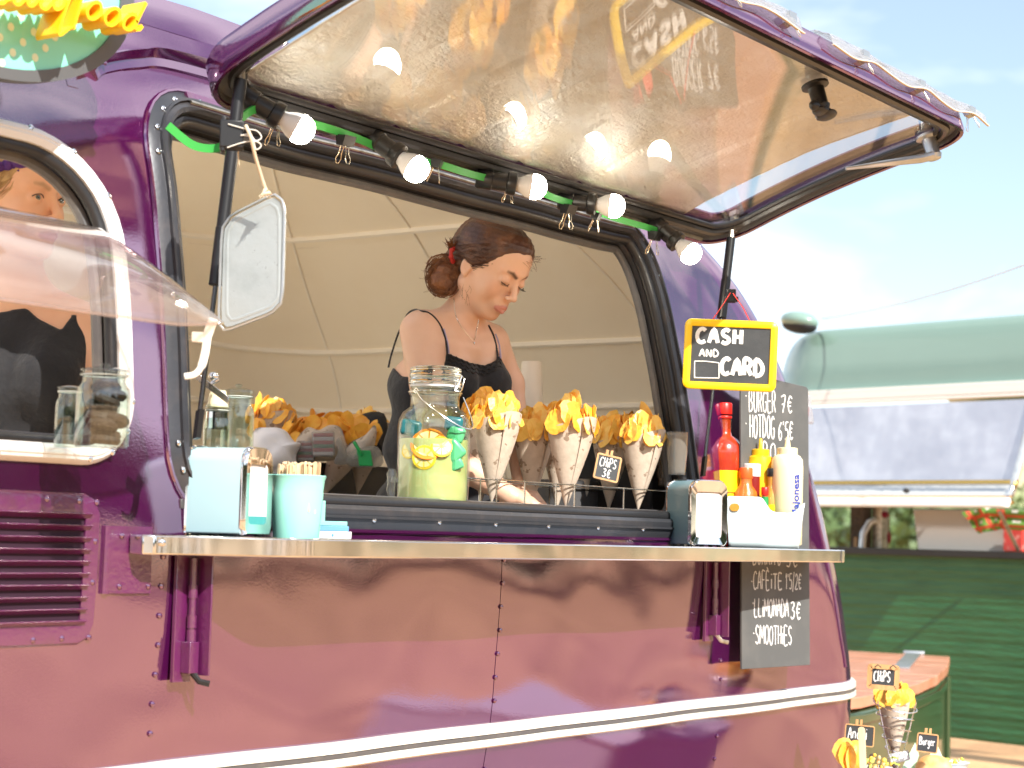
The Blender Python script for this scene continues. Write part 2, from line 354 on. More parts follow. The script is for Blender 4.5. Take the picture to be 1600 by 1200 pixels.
def thin(name, tint, rough=.0, ior=1.45, haze=0, hcol=(.9, .9, .9), bump=None):
    """thin clear sheet: clear where it is looked through, mirror-like at grazing angles, optional diffuse mix"""
    m = bpy.data.materials.new(name); m.use_nodes = True; MATS[name] = m; N, L = m.node_tree.nodes, m.node_tree.links; N.clear()
    o = N.new('ShaderNodeOutputMaterial'); lw = N.new('ShaderNodeLayerWeight'); pw = N.new('ShaderNodeMath'); pw.operation = 'POWER'; pw.inputs[1].default_value = 4.5; L.new(lw.outputs['Facing'], pw.inputs[0]); fr = N.new('ShaderNodeMath'); fr.operation = 'MULTIPLY_ADD'; f0 = ((ior-1)/(ior+1))**2; fr.inputs[1].default_value = 1-f0; fr.inputs[2].default_value = f0; L.new(pw.outputs[0], fr.inputs[0]); t = N.new('ShaderNodeBsdfTransparent'); t.inputs[0].default_value = (*tint, 1)
    g = N.new('ShaderNodeBsdfGlossy'); g.inputs['Roughness'].default_value = rough; mx_ = N.new('ShaderNodeMixShader'); L.new(fr.outputs[0], mx_.inputs[0]); a = t.outputs[0]
    if haze:
        d = N.new('ShaderNodeBsdfDiffuse'); d.inputs[0].default_value = (*hcol, 1); tl = N.new('ShaderNodeBsdfTranslucent'); tl.inputs[0].default_value = (*hcol, 1); ms = N.new('ShaderNodeMixShader'); L.new(d.outputs[0], ms.inputs[1]); L.new(tl.outputs[0], ms.inputs[2])
        mh = N.new('ShaderNodeMixShader'); mh.inputs[0].default_value = haze; L.new(t.outputs[0], mh.inputs[1]); L.new(ms.outputs[0], mh.inputs[2]); a = mh.outputs[0]
    L.new(a, mx_.inputs[1]); L.new(g.outputs[0], mx_.inputs[2]); L.new(mx_.outputs[0], o.inputs[0])
    if bump:
        n = N.new('ShaderNodeTexNoise'); n.inputs['Scale'].default_value = bump[0]; b = N.new('ShaderNodeBump'); b.inputs['Distance'].default_value = bump[1]; L.new(n.outputs['Fac'], b.inputs['Height']); L.new(b.outputs[0], g.inputs['Normal']); L.new(b.outputs[0], lw.inputs['Normal'])
mat('glass_solid', (.93, 1, .96), .0, trans=1, ior=1.5); mat('gun', (.12, .12, .12), .25, metal=1); thin('glass', (.90, .95, .92), .0, 1.9); thin('acrylic', (.96, .965, .96), .0, 1.6); thin('acrylic_tint', (.93, .88, .85), .03, 1.55, .13, (.95, .82, .76)); thin('clear_film', (.9, .92, .94), .10, 1.45, .35, (.9, .92, .95), (14, .01))
thin('clear_cup', (.86, .85, .82), .05, 1.5, .12); thin('plastic_bag', (.85, .85, .84), .15, 1.5, .25, bump=(35, .01)); thin('tap_glass', (.9, .92, .9), .02, 1.7, .05)
mat('lemonade', (.80, .78, .30), .25, var=(9, (.86, .82, .40), .3, .7), sss=.4)
mat('stripe_g', (.10, .25, .12), .5)
# ---------------------------------------------------------------- ground, hills
o = MB().add([(-300, -300, 0), (500, -300, 0), (500, 500, 0), (-300, 500, 0)], [(0, 1, 2, 3)]).build('ground', 'earth', kind='structure')
def hillf(u, v):
    x = 120+u*700; y = -200+v*900
    d = math.hypot(x, y)/400
    h = 26*max(0, d-.45)*(.55+.45*math.sin(x*.011+y*.017+1)+.25*math.sin(x*.031-y*.023)) + 3*math.sin(x*.05+y*.04)*max(0, d-.4)
    return (x, y, h-.6)
MB().grid(hillf, 90, 90).build('hills', 'field', kind='structure', ang=180)
# ---------------------------------------------------------------- purple caravan: body surface
TT = [.35, .6, .95, 1.3, 1.5, 1.71, 1.83, 2.01, 2.14, 2.25, 2.4, 2.55, 2.7, 2.9]
TZ = [.35, .6, .95, 1.3, 1.5, 1.71, 1.83, 2.01, 2.14, 2.25, 2.37, 2.47, 2.54, 2.59]
TI = [.12, .08, .02, 0, .012, .035, .055, .095, .14, .20, .31, .47, .70, 1.0]
TX = [5.62, 5.62, 5.53, 5.34, 5.25, 5.16, 5.11, 4.98, 4.83, 4.70, 4.5, 4.25, 3.95, 3.6]
Y0, YB = 2.37, 4.62
tt = np.linspace(.35, 2.9, 400)
def smo(v):
    q = np.interp(tt, TT, v); k = np.ones(31)/31; p = np.pad(q, 15, mode='reflect', reflect_type='odd'); return np.convolve(p, k, 'valid')
SZ, SI, SX = smo(TZ), smo(TI), smo(TX)
def prof(t): return np.interp(t, tt, SZ), np.interp(t, tt, SI), np.interp(t, tt, SX)
def wob(s, t):
    return .0034*math.sin(s*5.3+t*2.1+.7)*math.sin(t*6.1+s*1.7)+.0022*math.sin(s*11.3-t*7.7+2)+.0007*math.sin(t*21+s*4)+.0005*math.sin(s*27+t*9)*math.sin(t*31-s*6)
def body0(s, t):
    z, i, xr = prof(t); yf = Y0+i; yb = YB-i; R = min(.45, (yb-yf)*.45); xc = xr-R
    sl = min(4, xc-.35)
    if s <= sl: x, y = s, yf
    elif s <= 5: x, y = sl+(s-sl)/(5-sl)*(xc-sl), yf
    elif s <= 5.7: a = (s-5)/.7*PI/2; x, y = xc+R*math.sin(a), yf+R-R*math.cos(a)
    elif s <= 7.2: x, y = xr, yf+R+(s-5.7)/1.5*(yb-yf-2*R)
    elif s <= 7.9: a = (s-7.2)/.7*PI/2; x, y = xr-R+R*math.cos(a), yb-R+R*math.sin(a)
    else: x, y = xr-R-(s-7.9)*(xr-R+2.5)/(xr+1.9+1e-9), yb
    return np.array((x, y, float(z)))
def bnorm(s, t):
    e = .004; a = body0(s+e, t)-body0(s-e, t); b = body0(s, t+e)-body0(s, t-e); n = np.cross(a, b); return n/np.linalg.norm(n)
def body(s, t, off=0):
    return body0(s, t)+bnorm(s, t)*(off+(wob(s, t) if off > -.01 else 0))
SMAX = 7.9+5.5
OPEN = rrect(2.415, 4.235, 1.395, 2.112, [.10, .10, .10, .10], 8)
OPEN = dens(OPEN, .03)
def leftwin(g=0):
    return dens(rrect(.95-g, 2.262+g, 1.475-g, 1.980+g, [.09+g, .165+g, .165+g, .09+g], 10), .03)
LWIN = leftwin()
def patch(mb, s0, s1, t0, t1, holes, off=0, step=.035):
    rect = dens([(s0, t0), (s1, t0), (s1, t1), (s0, t1)], step)
    pts = [Vector(p) for p in rect]; edges = [(i, (i+1) % len(rect)) for i in range(len(rect))]
    for h in holes:
        if max(p[0] for p in h) < s0 or min(p[0] for p in h) > s1: continue
        b = len(pts); pts += [Vector(p) for p in h]; edges += [(b+i, b+(i+1) % len(h)) for i in range(len(h))]
    nu = int((s1-s0)/step); nv = int((t1-t0)/step)
    for i in range(1, nu):
        for j in range(1, nv):
            x = s0+(s1-s0)*i/nu; y = t0+(t1-t0)*j/nv; ok = True
            for h in holes:
                if min((x-p[0])**2+(y-p[1])**2 for p in h[::1]) < (step*.5)**2 or inpoly(x, y, h): ok = False; break
            if ok: pts.append(Vector((x, y)))
    V, E, Fc, *_ = delaunay_2d_cdt(pts, edges, [], 0, 1e-5)
    out = []
    for f in Fc:
        cx = sum(V[i].x for i in f)/len(f); cy = sum(V[i].y for i in f)/len(f)
        if not (s0-1e-4 < cx < s1+1e-4 and t0-1e-4 < cy < t1+1e-4): continue
        if any(inpoly(cx, cy, h) for h in holes): continue
        out.append(tuple(f))
    mb.add([body(p.x, p.y, off) for p in V], out)
CV = thing('food_caravan', 'glossy purple vintage caravan with raised serving hatch and long steel counter', 'food truck', (2.2, 3.4, 0))
seams = [.4, 1.36, 2.36, 3.372, 4.352, 5.75]
rivet_me = MB().lathe([(.0052, -.001), (.005, .0012), (.003, .0028), (.0001, .0034)], 10).mesh('rivet', 'purple')
screw_me = MB().lathe([(.006, -.001), (.006, .0015), (.004, .003), (.0015, .0032), (.0001, .0022)], 10).mesh('screw', 'steel')
def onsurf(s, t, off=0):
    P = body(s, t, off); N = bnorm(s, t); q = Vector(N).to_track_quat('Z', 'Y'); return Matrix.Translation(P) @ q.to_matrix().to_4x4()
def put(me, name, parent, M):
    o = inst(me, name, parent); o.matrix_parent_inverse = worldof(parent).inverted(); o.matrix_basis = M; return o
panels = []
for k in range(len(seams)-1):
    s0, s1 = seams[k], seams[k+1]
    for (t0, t1) in ((.36, .929), (.923, 2.3)):
        off = (k % 2)*.0009+(0 if t0 < .9 else .0005)
        mb = MB(); patch(mb, s0-.004, s1+.004, t0, t1, [OPEN, LWIN] if t0 > .9 else [], off)
        p = mb.build('body_panel', 'purple', CV, ang=180); panels.append(p)
        if k > 0:
            n = 9 if t0 < .9 else 8
            ts = [t0+.03+i*.058 for i in range(int(.60/.058))] if t0 < .9 else [1.0+i*.05 for i in range(7)]+([2.12, 2.2] if s0 > 2.5 else [])
            for t in ts: put(rivet_me, 'rivet', p, onsurf(s0+.004*math.sin(t*40)*.4, t, .003))
FRONT_LIGHT_CUT = lambda c: -.75 < c[0] < .15 and c[1] < 3 and .5 < c[2] < 2.1  # unseen opening added in the front wall to let daylight inside
mb = MB(); mb.grid(lambda u, v: body(seams[0]-2.4+u*2.42, .36+v*1.94), 24, 20); mb.skip(FRONT_LIGHT_CUT); mb.build('body_panel', 'purple', CV, ang=180)
ROOF_LIGHT_CUT = lambda c: (-.9 < c[0] < 3.6) and 2.7 < c[1] < 4.25 and c[2] > 2.3  # unseen roof opening added so sun reaches the interior
BACK_LIGHT_CUT = lambda c: -1. < c[0] < 1.0 and c[1] > 4 and .9 < c[2] < 2.3  # unseen back wall opening added to brighten the interior
mb = MB(); mb.grid(lambda u, v: body(5.74+u*(SMAX-5.74), .36+v*1.94), 60, 24); mb.skip(lambda c: BACK_LIGHT_CUT(c)); mb.build('end_wall', 'purple', CV, ang=180)
ROOF_LIGHT_CUT = lambda c: (-.9 < c[0] < 3.6) and 2.7 < c[1] < 4.25 and c[2] > 2.3
BACK_LIGHT_CUT = lambda c: -1. < c[0] < 1.0 and c[1] > 4 and .9 < c[2] < 2.3
def roofp(u, v):
    return body(-2+u*(SMAX+2), 2.298+v*.6, .001)
mb = MB(); mb.grid(roofp, 140, 14)
mb.grid(lambda u, v: (-2+u*5.5, 3.3+v*.4, 2.583), 40, 2); mb.skip(ROOF_LIGHT_CUT); mb.build('roof', 'purple', CV, ang=180)
# interior lining
mb = MB(); patch(mb, .4, 5.0, .5, 2.3, [OPEN, LWIN], -.045, .07)
mb.build('interior_lining', 'cream', CV, ang=180)
mb = MB(); mb.grid(lambda u, v: body(-2+u*2.4, .5+v*1.8, -.045), 20, 20); mb.skip(FRONT_LIGHT_CUT)
mb.grid(lambda u, v: body(5+u*(SMAX-5), .5+v*1.8, -.045), 90, 26)
mb.grid(lambda u, v: body(-2+u*(SMAX+2), 2.3+v*.57, -.045), 130, 14)
mb.grid(lambda u, v: (-2+u*5.3, 3.3+v*.4, 2.540), 40, 2)
mb.skip(lambda c: ROOF_LIGHT_CUT(c) or BACK_LIGHT_CUT(c)); mb.build('interior_wall', 'cream', CV, ang=180)
mb = MB(); mb.box(-2, 5.4, 2.45, 4.5, .45, .5); mb.build('floor_panel', 'floor_vinyl', CV)
mb = MB(); mb.box(-2.02, -1.98, 2.45, 4.55, .5, 1.2); mb.build('partition', 'cream', CV)
# battens and ribs of the lining
def surfpath(pts, off): return [body(s, t, off) for s, t in pts]
for t, a, b in ((1.785, 5.0, SMAX-2), (1.985, 5.0, SMAX-2), (2.33, 5.3, SMAX-2)):
    mb = MB(); mb.tube(surfpath([(a+(b-a)*i/90, t) for i in range(91)], -.048), .011, 6, flat=1); mb.build('batten', 'cream_bat', CV)
for s in (7.35, 6.62, 5.75, 8.55, 9.6, 10.6):
    mb = MB(); mb.tube(surfpath([(s, .8+2.05*i/50) for i in range(51)], -.047), .0038, 6); mb.build('rib', 'cream_bat', CV)
for s in (.2, 1.3, 2.3, 3.3, 4.3):
    mb = MB(); mb.tube(surfpath([(s, 2.15+.74*i/20) for i in range(21)], -.047), .0038, 6); mb.build('rib', 'cream_bat', CV)
# sweeps on the surface
def ssweep(name, loop, pf, m, parent=CV, closed=True, off=0, **kw):
    P = []; fr = []; n = len(loop); dd = dens(loop, .025) if closed else loop; n = len(dd)
    pts = [body(s, t, off) for s, t in dd]
    for i, (s, t) in enumerate(dd):
        T = (pts[(i+1) % n]-pts[i-1]) if closed else pts[min(i+1, n-1)]-pts[max(i-1, 0)]
        T /= np.linalg.norm(T); N = bnorm(s, t); b = np.cross(T, N); b /= np.linalg.norm(b); fr.append((b, N))
    mb = MB(); mb.sweep(pts, pf, closed, outs=fr); return mb.build(name, m, parent, **kw)
def circ(o, n, r, k=10): return [(o+r*math.cos(2*PI*i/k), n+r*math.sin(2*PI*i/k)) for i in range(k)]
fr = ssweep('opening_frame', OPEN, [(-.012, -.05), (-.006, .012), (.002, .017), (.026, .012), (.040, .004), (.042, -.004), (.0, -.05)], 'frame_dark')
ssweep('frame_edge', OPEN, circ(.043, .003, .0045, 6), 'purple', fr)
ssweep('frame_bead', OPEN, [(.014, .013), (.014, .020), (.019, .020), (.019, .013)], 'frame_dark', fr)
g = ssweep('rubber_gasket', OPEN, circ(-.013, -.010, .014, 12), 'rubber')
ssweep('gasket_lip', OPEN, circ(-.022, -.048, .010, 8), 'rubber_grey', g)
k = 0
for (s, t) in dens(rrect(2.390, 4.26, 1.375, 2.130, .12, 4), .19):
    put(screw_me, 'screw', fr, onsurf(s, t, .0135))
# left window
wf = ssweep('window_frame', LWIN, [(-.004, -.004), (-.004, .008), (.005, .016), (.020, .015), (.026, .008), (.028, -.003)], 'white_frame')
ssweep('frame_groove', LWIN, [(.010, .0150), (.010, .0180), (.0135, .0180), (.0135, .0150)], 'white_frame', wf)
wg = ssweep('window_gasket', LWIN, circ(-.010, -.006, .011, 10), 'rubber'); ssweep('gasket_lip', LWIN, circ(-.014, -.032, .011, 8), 'rubber_grey', wg)
for (s, t) in dens(rrect(.93, 2.280, 1.458, 1.998, [.1, .18, .18, .1], 3), .17): put(screw_me, 'screw', wf, onsurf(s, t, .0135))
# belt trim: two white ribs and a grey rubber strip between
loop = [(.3+5.0*i/90, .920+.011*(i/90)) for i in range(91)]
tr = ssweep('belt_trim', loop, [(-.026, -.002), (-.026, .010), (-.020, .014), (-.006, .014), (-.004, .006), (.004, .006), (.006, .014), (.020, .014), (.024, .010), (.024, -.002)], 'trim_white', closed=False)
ssweep('rubber_strip', loop, [(-.0065, .004), (-.004, .013), (.004, .013), (.0065, .004)], 'rubber_grey', tr, closed=False)
# edge seam on the far corner of the body
ssweep('corner_moulding', [(5.42, .98+1.2*i/40) for i in range(41)], circ(0, .003, .008, 8), 'purple_old', closed=False)
ssweep('corner_bead', [(5.08, 1.0+.57*i/20) for i in range(21)], circ(0, .001, .004, 6), 'purple_old', closed=False)
# gutter over the opening
gp = [(2.28, 2.135), (2.31, 2.155), (2.40, 2.185), (2.5, 2.205), (2.8, 2.21), (3.4, 2.21), (4.2, 2.2)]
gp = [tuple(q) for q in catmull([(*p, 0) for p in gp], 6)]; gp = [(p[0], p[1]) for p in gp]
ssweep('rain_gutter', gp, [(-.012, 0), (-.014, .028), (-.008, .034), (-.002, .012), (.012, .006), (.014, 0)], 'purple', closed=False)
put(rivet_me, 'rivet', CV, onsurf(2.30, 2.152, .02))
# panel edge seam with rivets at the upper left
ssweep('seam_strip', [(2.225, 2.10+.42*i/14) for i in range(15)], [(-.012, 0), (-.012, .0022), (.012, .0022), (.012, 0)], 'purple', closed=False)
for t in (2.17, 2.25, 2.33): put(rivet_me, 'rivet', CV, onsurf(2.225, t, .003))
# purple header strip with rail above the opening
mb = MB(); 
ssweep('header_strip', [(2.50+1.66*i/60, 2.134) for i in range(61)], [(-.010, .010), (-.010, .0165), (.018, .0175), (.018, .006)], 'purple_old', closed=False)
ssweep('header_rail', [(2.50+1.66*i/60, 2.120) for i in range(61)], [(-.004, .012), (-.004, .021), (.001, .022), (.003, .012)], 'old_metal', closed=False)
for i in range(20): put(screw_me, 'screw', CV, onsurf(2.53+i*.083, 2.128, .0165))
# louvred vent
v0, v1, w0, w1 = 1.86, 2.216, 1.153, 1.402
vt = ssweep('vent_grille', rrect(v0+.03, v1-.03, w0+.032, w1-.03, .006, 2), [(-.004, -.004), (-.004, .006), (.004, .007), (.026, .006), (.030, .002), (.030, -.002)], 'purple_old')
mb = MB(); mb.grid(lambda u, v: body(v0+.02+u*(v1-v0-.04), w0+.02+v*(w1-w0-.04), .0022), 8, 6); mb.build('gap_sheet', 'vent_gap_shade', vt)  # dark sheet paints the shade in the gaps between the slats
for i in range(10):
    t = w0+.040+i*.0192
    ssweep('slat', [(v0+.026+(v1-v0-.052)*j/8, t) for j in range(9)], [(-.0035, .0135), (-.002, .015), (.0055, .005), (.0045, .003)], 'purple_old', vt, closed=False)
for (s, t) in ((v1-.012, w1-.014), (v1-.012, w1-.078), (v1-.013, w1-.145), (v1-.012, w0+.014), (v1-.07, w0+.014), (v1-.13, w0+.013), (v1-.05, w1-.013), (v1-.12, w1-.012)):
    put(rivet_me, 'rivet', vt, onsurf(s, t, .006))
# pressed plate at the counter's left end
mb = MB(); A = lambda s, t, o: body(s, t, o)
mb.grid(lambda u, v: A(2.232+u*.100, 1.238+v*.112, .006), 8, 8); mb.tube([A(2.232, 1.238+.112*i/6, .004) for i in range(7)], .007, 8); mb.tube([A(2.24, 1.240, .004), A(2.33, 1.240, .004)], .003, 6)
pl = mb.build('support_plate', 'purple_old', CV)
for s, t in ((2.262, 1.334), (2.262, 1.250), (2.326, 1.250)): put(rivet_me, 'rivet', pl, onsurf(s, t, .007))
# counter
CT = 1.337
def cfront(x):
    q = min(1, max(0, (x-2.285)/.26)); q = q*q*(3-2*q); return 2.315-.125*q
xs = [2.285+.26*i/16 for i in range(17)]+[2.7, 3, 3.4, 3.8, 4.2, 4.60]
cpoly = [(2.278, 2.368), (2.270, 2.33)]+[(x, cfront(x)) for x in xs]+[(4.685, 2.192), (4.697, 2.204), (4.70, 2.22), (4.70, 2.365)]
mb = MB(); mb.prism(cpoly, (0, 0, CT-.033), (1, 0, 0), (0, 1, 0), (0, 0, .033)); ctr = mb.build('counter', 'steel', CV, bevel=.003)
mb = MB(); mb.box(4.66, 4.6615, 2.1885, 2.1905, CT-.033, CT-.001); mb.build('counter_seam', 'rubber_grey', ctr)
put(screw_me, 'screw', ctr, Matrix.Translation((2.298, 2.311, CT-.013)) @ Euler((PI/2, 0, -.5)).to_matrix().to_4x4())
mb = MB(); mb.box(2.40, 4.25, 2.372, 2.72, 1.383, 1.400); mb.build('serving_shelf', 'dark_steel', CV, bevel=.002)
# folding supports under the counter
def support(x, h, tip):
    zt = CT-.034; r = None
    mb = MB(); mb.box(x+.012, x+.016, 2.318, 2.368, zt-h, zt); mb.box(x-.03, x+.012, 2.360, 2.368, zt-h-.012, zt)
    r = mb.build('counter_support', 'purple_old', CV, bevel=.001)
    mb = MB(); mb.tube([(x, 2.350, zt-.005), (x, 2.350, zt-h*.99)], .0065, 10)
    for q in (.25, .5, .62, .8): mb.tube([(x, 2.350, zt-h*q), (x, 2.350, zt-h*q-.022)], .0085, 10)
    mb.build('hinge_rod', 'purple_old', r)
    mb = MB(); mb.box(x-.014, x+.008, 2.338, 2.360, zt-h*.98, zt-h*.72); mb.build('hinge_knuckle', 'purple_old', r, bevel=.001)
    mb = MB(); mb.tube([(x, 2.345, zt-h+.005), (x+.008, 2.335, zt-h-.010), (x+.020, 2.322, zt-h-.014)], .0055, 8); mb.build('catch_pin', tip, r)
support(2.415, .205, 'black'); support(4.270, .190, 'old_metal')
# ---------------------------------------------------------------- raised hatch
HO = np.array((3.40, 2.415, 2.128)); HD = np.array((0, -.953, .303)); HN = np.array((0, .303, .953)); HX = np.array((1., 0, 0))
HW, HL = .975, .735
def hp(x, v, n=0):
    sag = .022*(1-(2*v/HL-1)**2)
    return HO+HX*x+HD*v+HN*(n+sag)
def hloop(g=0, r=.13): return dens(rrect(-HW+g, HW-g, 0+g, HL-g, [r*.8-g*.5, r-g*.5, r-g*.5, r*.8-g*.5], 8), .05)
def hsweep(name, loop, pf, m, parent):
    n = len(loop); pts = [hp(x, v) for x, v in loop]; fr = []
    for i in range(n):
        T = pts[(i+1) % n]-pts[i-1]; T /= np.linalg.norm(T); b = np.cross(HN, T); b /= np.linalg.norm(b); fr.append((-b if np.dot(b, pts[i]-hp(0, HL/2)) < 0 else b, HN))
    mb = MB(); mb.sweep(pts, pf, True, outs=fr); return mb.build(name, m, parent)
hatch = hsweep('hatch', hloop(), [(-.004, -.014), (.004, -.016), (.008, -.008), (.008, .036), (.002, .046), (-.045, .052), (-.045, .048), (.0, .042), (.002, .030), (-.002, -.010)], 'purple', CV)
hsweep('hatch_channel', hloop(.014), [(-.024, .004), (-.024, .012), (.012, .012), (.014, -.008), (.010, -.010), (.008, .002)], 'rubber_grey', hatch)
hsweep('hatch_seal', hloop(.030), circ(0, .0, .011, 8), 'rubber_lip', hatch)
hsweep('seal_lip', hloop(.046), circ(0, .006, .007, 8), 'rubber', hatch)
def hslab(poly, n0, n1):
    mb = MB(); P = dens(poly, .05); xs = sorted(set(round(-HW+.05+i*(2*HW-.1)/16, 4) for i in range(17)))
    # grid of strips clipped to the rounded outline
    pts = [Vector(p) for p in P]; edges = [(i, (i+1) % len(P)) for i in range(len(P))]
    for i in range(1, 40):
        for j in range(1, 16):
            x = -HW+2*HW*i/40; v = HL*j/16
            if inpoly(x, v, P) and min((x-p[0])**2+(v-p[1])**2 for p in P) > .0006: pts.append(Vector((x, v)))
    V, E, Fc, *_ = delaunay_2d_cdt(pts, edges, [], 1, 1e-5); m = len(V)
    mb.add([hp(p.x, p.y, n0) for p in V]+[hp(p.x, p.y, n1) for p in V], [tuple(f) for f in Fc]+[tuple(i+m for i in f)[::-1] for f in Fc])
    bnd = [k for k in range(len(P))]
    mb.add([hp(*P[k], n0) for k in bnd]+[hp(*P[k], n1) for k in bnd], [(k, (k+1) % len(P), len(P)+(k+1) % len(P), len(P)+k) for k in bnd])
    return mb
hslab(hloop(.040), .010, .014).build('window_pane', 'acrylic', hatch, ang=30)
# hinge strip
mb = MB(); mb.sweep([hp(-HW+.1, -.004, -.004), hp(HW-.1, -.004, -.004)], circ(0, 0, .010, 8), False, outs=[(HD, HN)]*2); mb.build('hinge', 'old_metal', hatch)
# handles
def handle(x, v, m, long_):
    P = hp(x, v, .008); mb = MB()
    q = Matrix.Translation(P) @ Matrix((HX, HD, HN)).transposed().to_4x4()
    mb.M = q
    mb.lathe([(.0, .0), (.030, 0), (.030, -.006), (.018, -.010), (.017, -.048), (.020, -.052), (.016, -.062), (0, -.064)], 20)
    if long_:
        mb.tube([(0, 0, -.052), (-.03, -.02, -.058), (-.10, -.10, -.052), (-.15, -.165, -.046)], [.018, .017, .011, .006], 10, flat=.6)
    else:
        mb.ell((.0, -.0, -.066), (.040, .018, .010), 14, 8); mb.ell((-.034, .0, -.058), (.016, .012, .012), 10, 8); mb.ell((.014, .0, -.070), (.028, .024, .010), 12, 8)
    h = mb.build('catch_handle', m, hatch); return h
handle(.905, HL-.095, 'alu', True); handle(.30, HL-.10, 'black', False)
# gas struts
def strut(name, A, Bq, frac, lab):
    A, Bq = np.array(A), np.array(Bq); M_ = A+(Bq-A)*frac; d = (Bq-A)/np.linalg.norm(Bq-A)
    mb = MB(); mb.tube([A+d*.055, M_], .0115, 14); mb.tube([M_-d*.10, M_+d*.004], .0125, 14); r = mb.build('gas_strut', 'black', CV, bevel=.001)
    mb = MB(); mb.tube([M_-d*.01, Bq-d*.03], .0045, 10); mb.build('strut_rod', 'gun', r)
    mb = MB(); mb.tube([A+d*.06, A+d*.035], [.009, .006], 8); mb.obox(A+d*.018, HX*.0015, d*.022, HD*.009); mb.obox(A+d*.018+HX*.012, HX*.0015, d*.022, HD*.009)
    mb.obox(A+d*.030+HX*.006, HX*.006, d*.004, HD*.006); mb.tube([A-HX*.006, A+HX*.018], .005, 8); mb.obox(A-d*.012+HX*.006, HX*.013, d*.006, HD*.010); mb.build('strut_pivot', 'old_metal', r)
    mb = MB(); mb.obox(Bq-d*.01, HX*.006, d*.025, HD*.005); mb.build('strut_foot', 'black', r)
    return A, M_, Bq
pA = atX(382, 78, 2.475); pB = at(309, 672, 2.352)
LS = strut('l', pA, (pB.x, pB.y, pB.z), .62, '')
pA = atX(1146, 340, 4.33); pB = at(1099, 735, 2.352)
RS = strut('r', pA, (pB.x, pB.y, pB.z), .40, '')
print('hatch pts', pA, pB, atX(382, 78, 2.475))
# ---------------------------------------------------------------- things on the counter and the serving shelf
def hdir(P):                              # horizontal direction from the camera to P and its right hand
    d = Vector((P[0]-CAM.x, P[1]-CAM.y, 0)).normalized(); return d, Vector((d.y, -d.x, 0))
def mpx(P): return depth(P)/FPX           # metres per picture pixel at P
# napkin dispensers: coloured body, chrome front frame, paper behind the opening, feet
def napkin_disp(px, Y, alpha, W, Dp, H, body_m, label, low_teal):
    P = at(px, 830, Y); P.z = CT; d, r = hdir(P); a = math.radians(alpha)
    ns = -d*math.cos(a)-r*math.sin(a); nf = r*math.cos(a)-d*math.sin(a)
    t = thing('napkin_dispenser', label, 'napkin dispenser', P, 0, 'napkin dispensers on the counter')
    X, Yv = -ns, nf                        # local: X across the front (away from the side we see), Yv to the front
    M = Matrix(((X.x, Yv.x, 0, P.x), (X.y, Yv.y, 0, P.y), (0, 0, 1, P.z+.004), (0, 0, 0, 1)))
    mb = MB(M); prof = rrect(0, W, 0, H, [.004, .026, .026, .004], 8)
    mb.prism(prof, (0, -Dp, 0), (1, 0, 0), (0, 0, 1), (0, Dp-.004, 0)); mb.build('dispenser_body', body_m, t, bevel=.0012)
    fo = dens(rrect(-.001, W+.001, -.001, H+.002, [.004, .027, .027, .004], 8), .01); fi = rrect(.016, W-.016, .018, H-.028, .006, 6)
    mb = MB(M); pts = [(x, 0, z) for x, z in fo]; n = len(fo)
    # chrome front: frame plate built as a ring
    ring = dens(fi, .008); k = len(ring); V = []; Fc = []
    c = np.array((W/2, H/2)); ro = []
    for q in range(48):
        th = 2*PI*q/48; dv = np.array((math.cos(th), math.sin(th)))
        def hit(poly):
            best = 0; m = len(poly)
            for i in range(m):
                a_, b_ = np.array(poly[i])-c, np.array(poly[(i+1) % m])-c; e = b_-a_; det = dv[0]*(-e[1])+e[0]*dv[1]
                if abs(det) < 1e-12: continue
                tt_ = (a_[0]*(-e[1])+e[0]*a_[1])/det; uu = (dv[0]*a_[1]-dv[1]*a_[0])/det
                if tt_ > 0 and -1e-6 <= uu <= 1+1e-6: best = max(best, tt_)
            return c+dv*best
        o_, i_ = hit(fo), hit(fi); ro.append((o_, i_))
    for o_, i_ in ro: V += [(o_[0], -.006, o_[1]), (o_[0], .0, o_[1]), (o_[0]*.94+c[0]*.06, .005, o_[1]*.96+c[1]*.04), (i_[0], .003, i_[1]), (i_[0], -.004, i_[1])]
    for q in range(48):
        w = (q+1) % 48
        for j in range(4): Fc.append((q*5+j, w*5+j, w*5+j+1, q*5+j+1))
    mb.add(V, Fc); mb.build('front_frame', 'chrome', t, ang=50)
    mb = MB(M); mb.tube([(x, -Dp, z) for x, z in dens(prof, .01)], .0035, 6, closed=True); mb.build('back_rim', 'chrome', t)
    mb = MB(M); mb.grid(lambda u, v: (.008+u*(W-.016), -.0014+.0006*math.sin(u*7+v*5), .012+v*(H-.03)), 6, 8); mb.build('napkin', 'napkin', t)
    if low_teal: mb = MB(M); mb.grid(lambda u, v: (.016+u*(W-.032), .0006, .014+v*.018), 4, 2); mb.build('paper_band', 'teal_paper', t)
    mb = MB(M)
    for x in (.012, W-.012):
        for y in (-.015, -Dp*.5, -Dp+.012): mb.M = M; mb = MB(M); mb.lathe([(.006, -.004), (.006, .002)], 10, (x, y, 0)); mb.build('foot', 'black', t)
    return t
napkin_disp(378, 2.262, 29, .096, .112, .150, 'blue_enamel', 'pale blue napkin dispenser at the left end of the counter, beside the mint bucket', True)
napkin_disp(1077, 2.292, 60, .104, .110, .156, 'blue_dark', 'blue sided napkin dispenser with wide chrome front beside the condiment caddy', False)
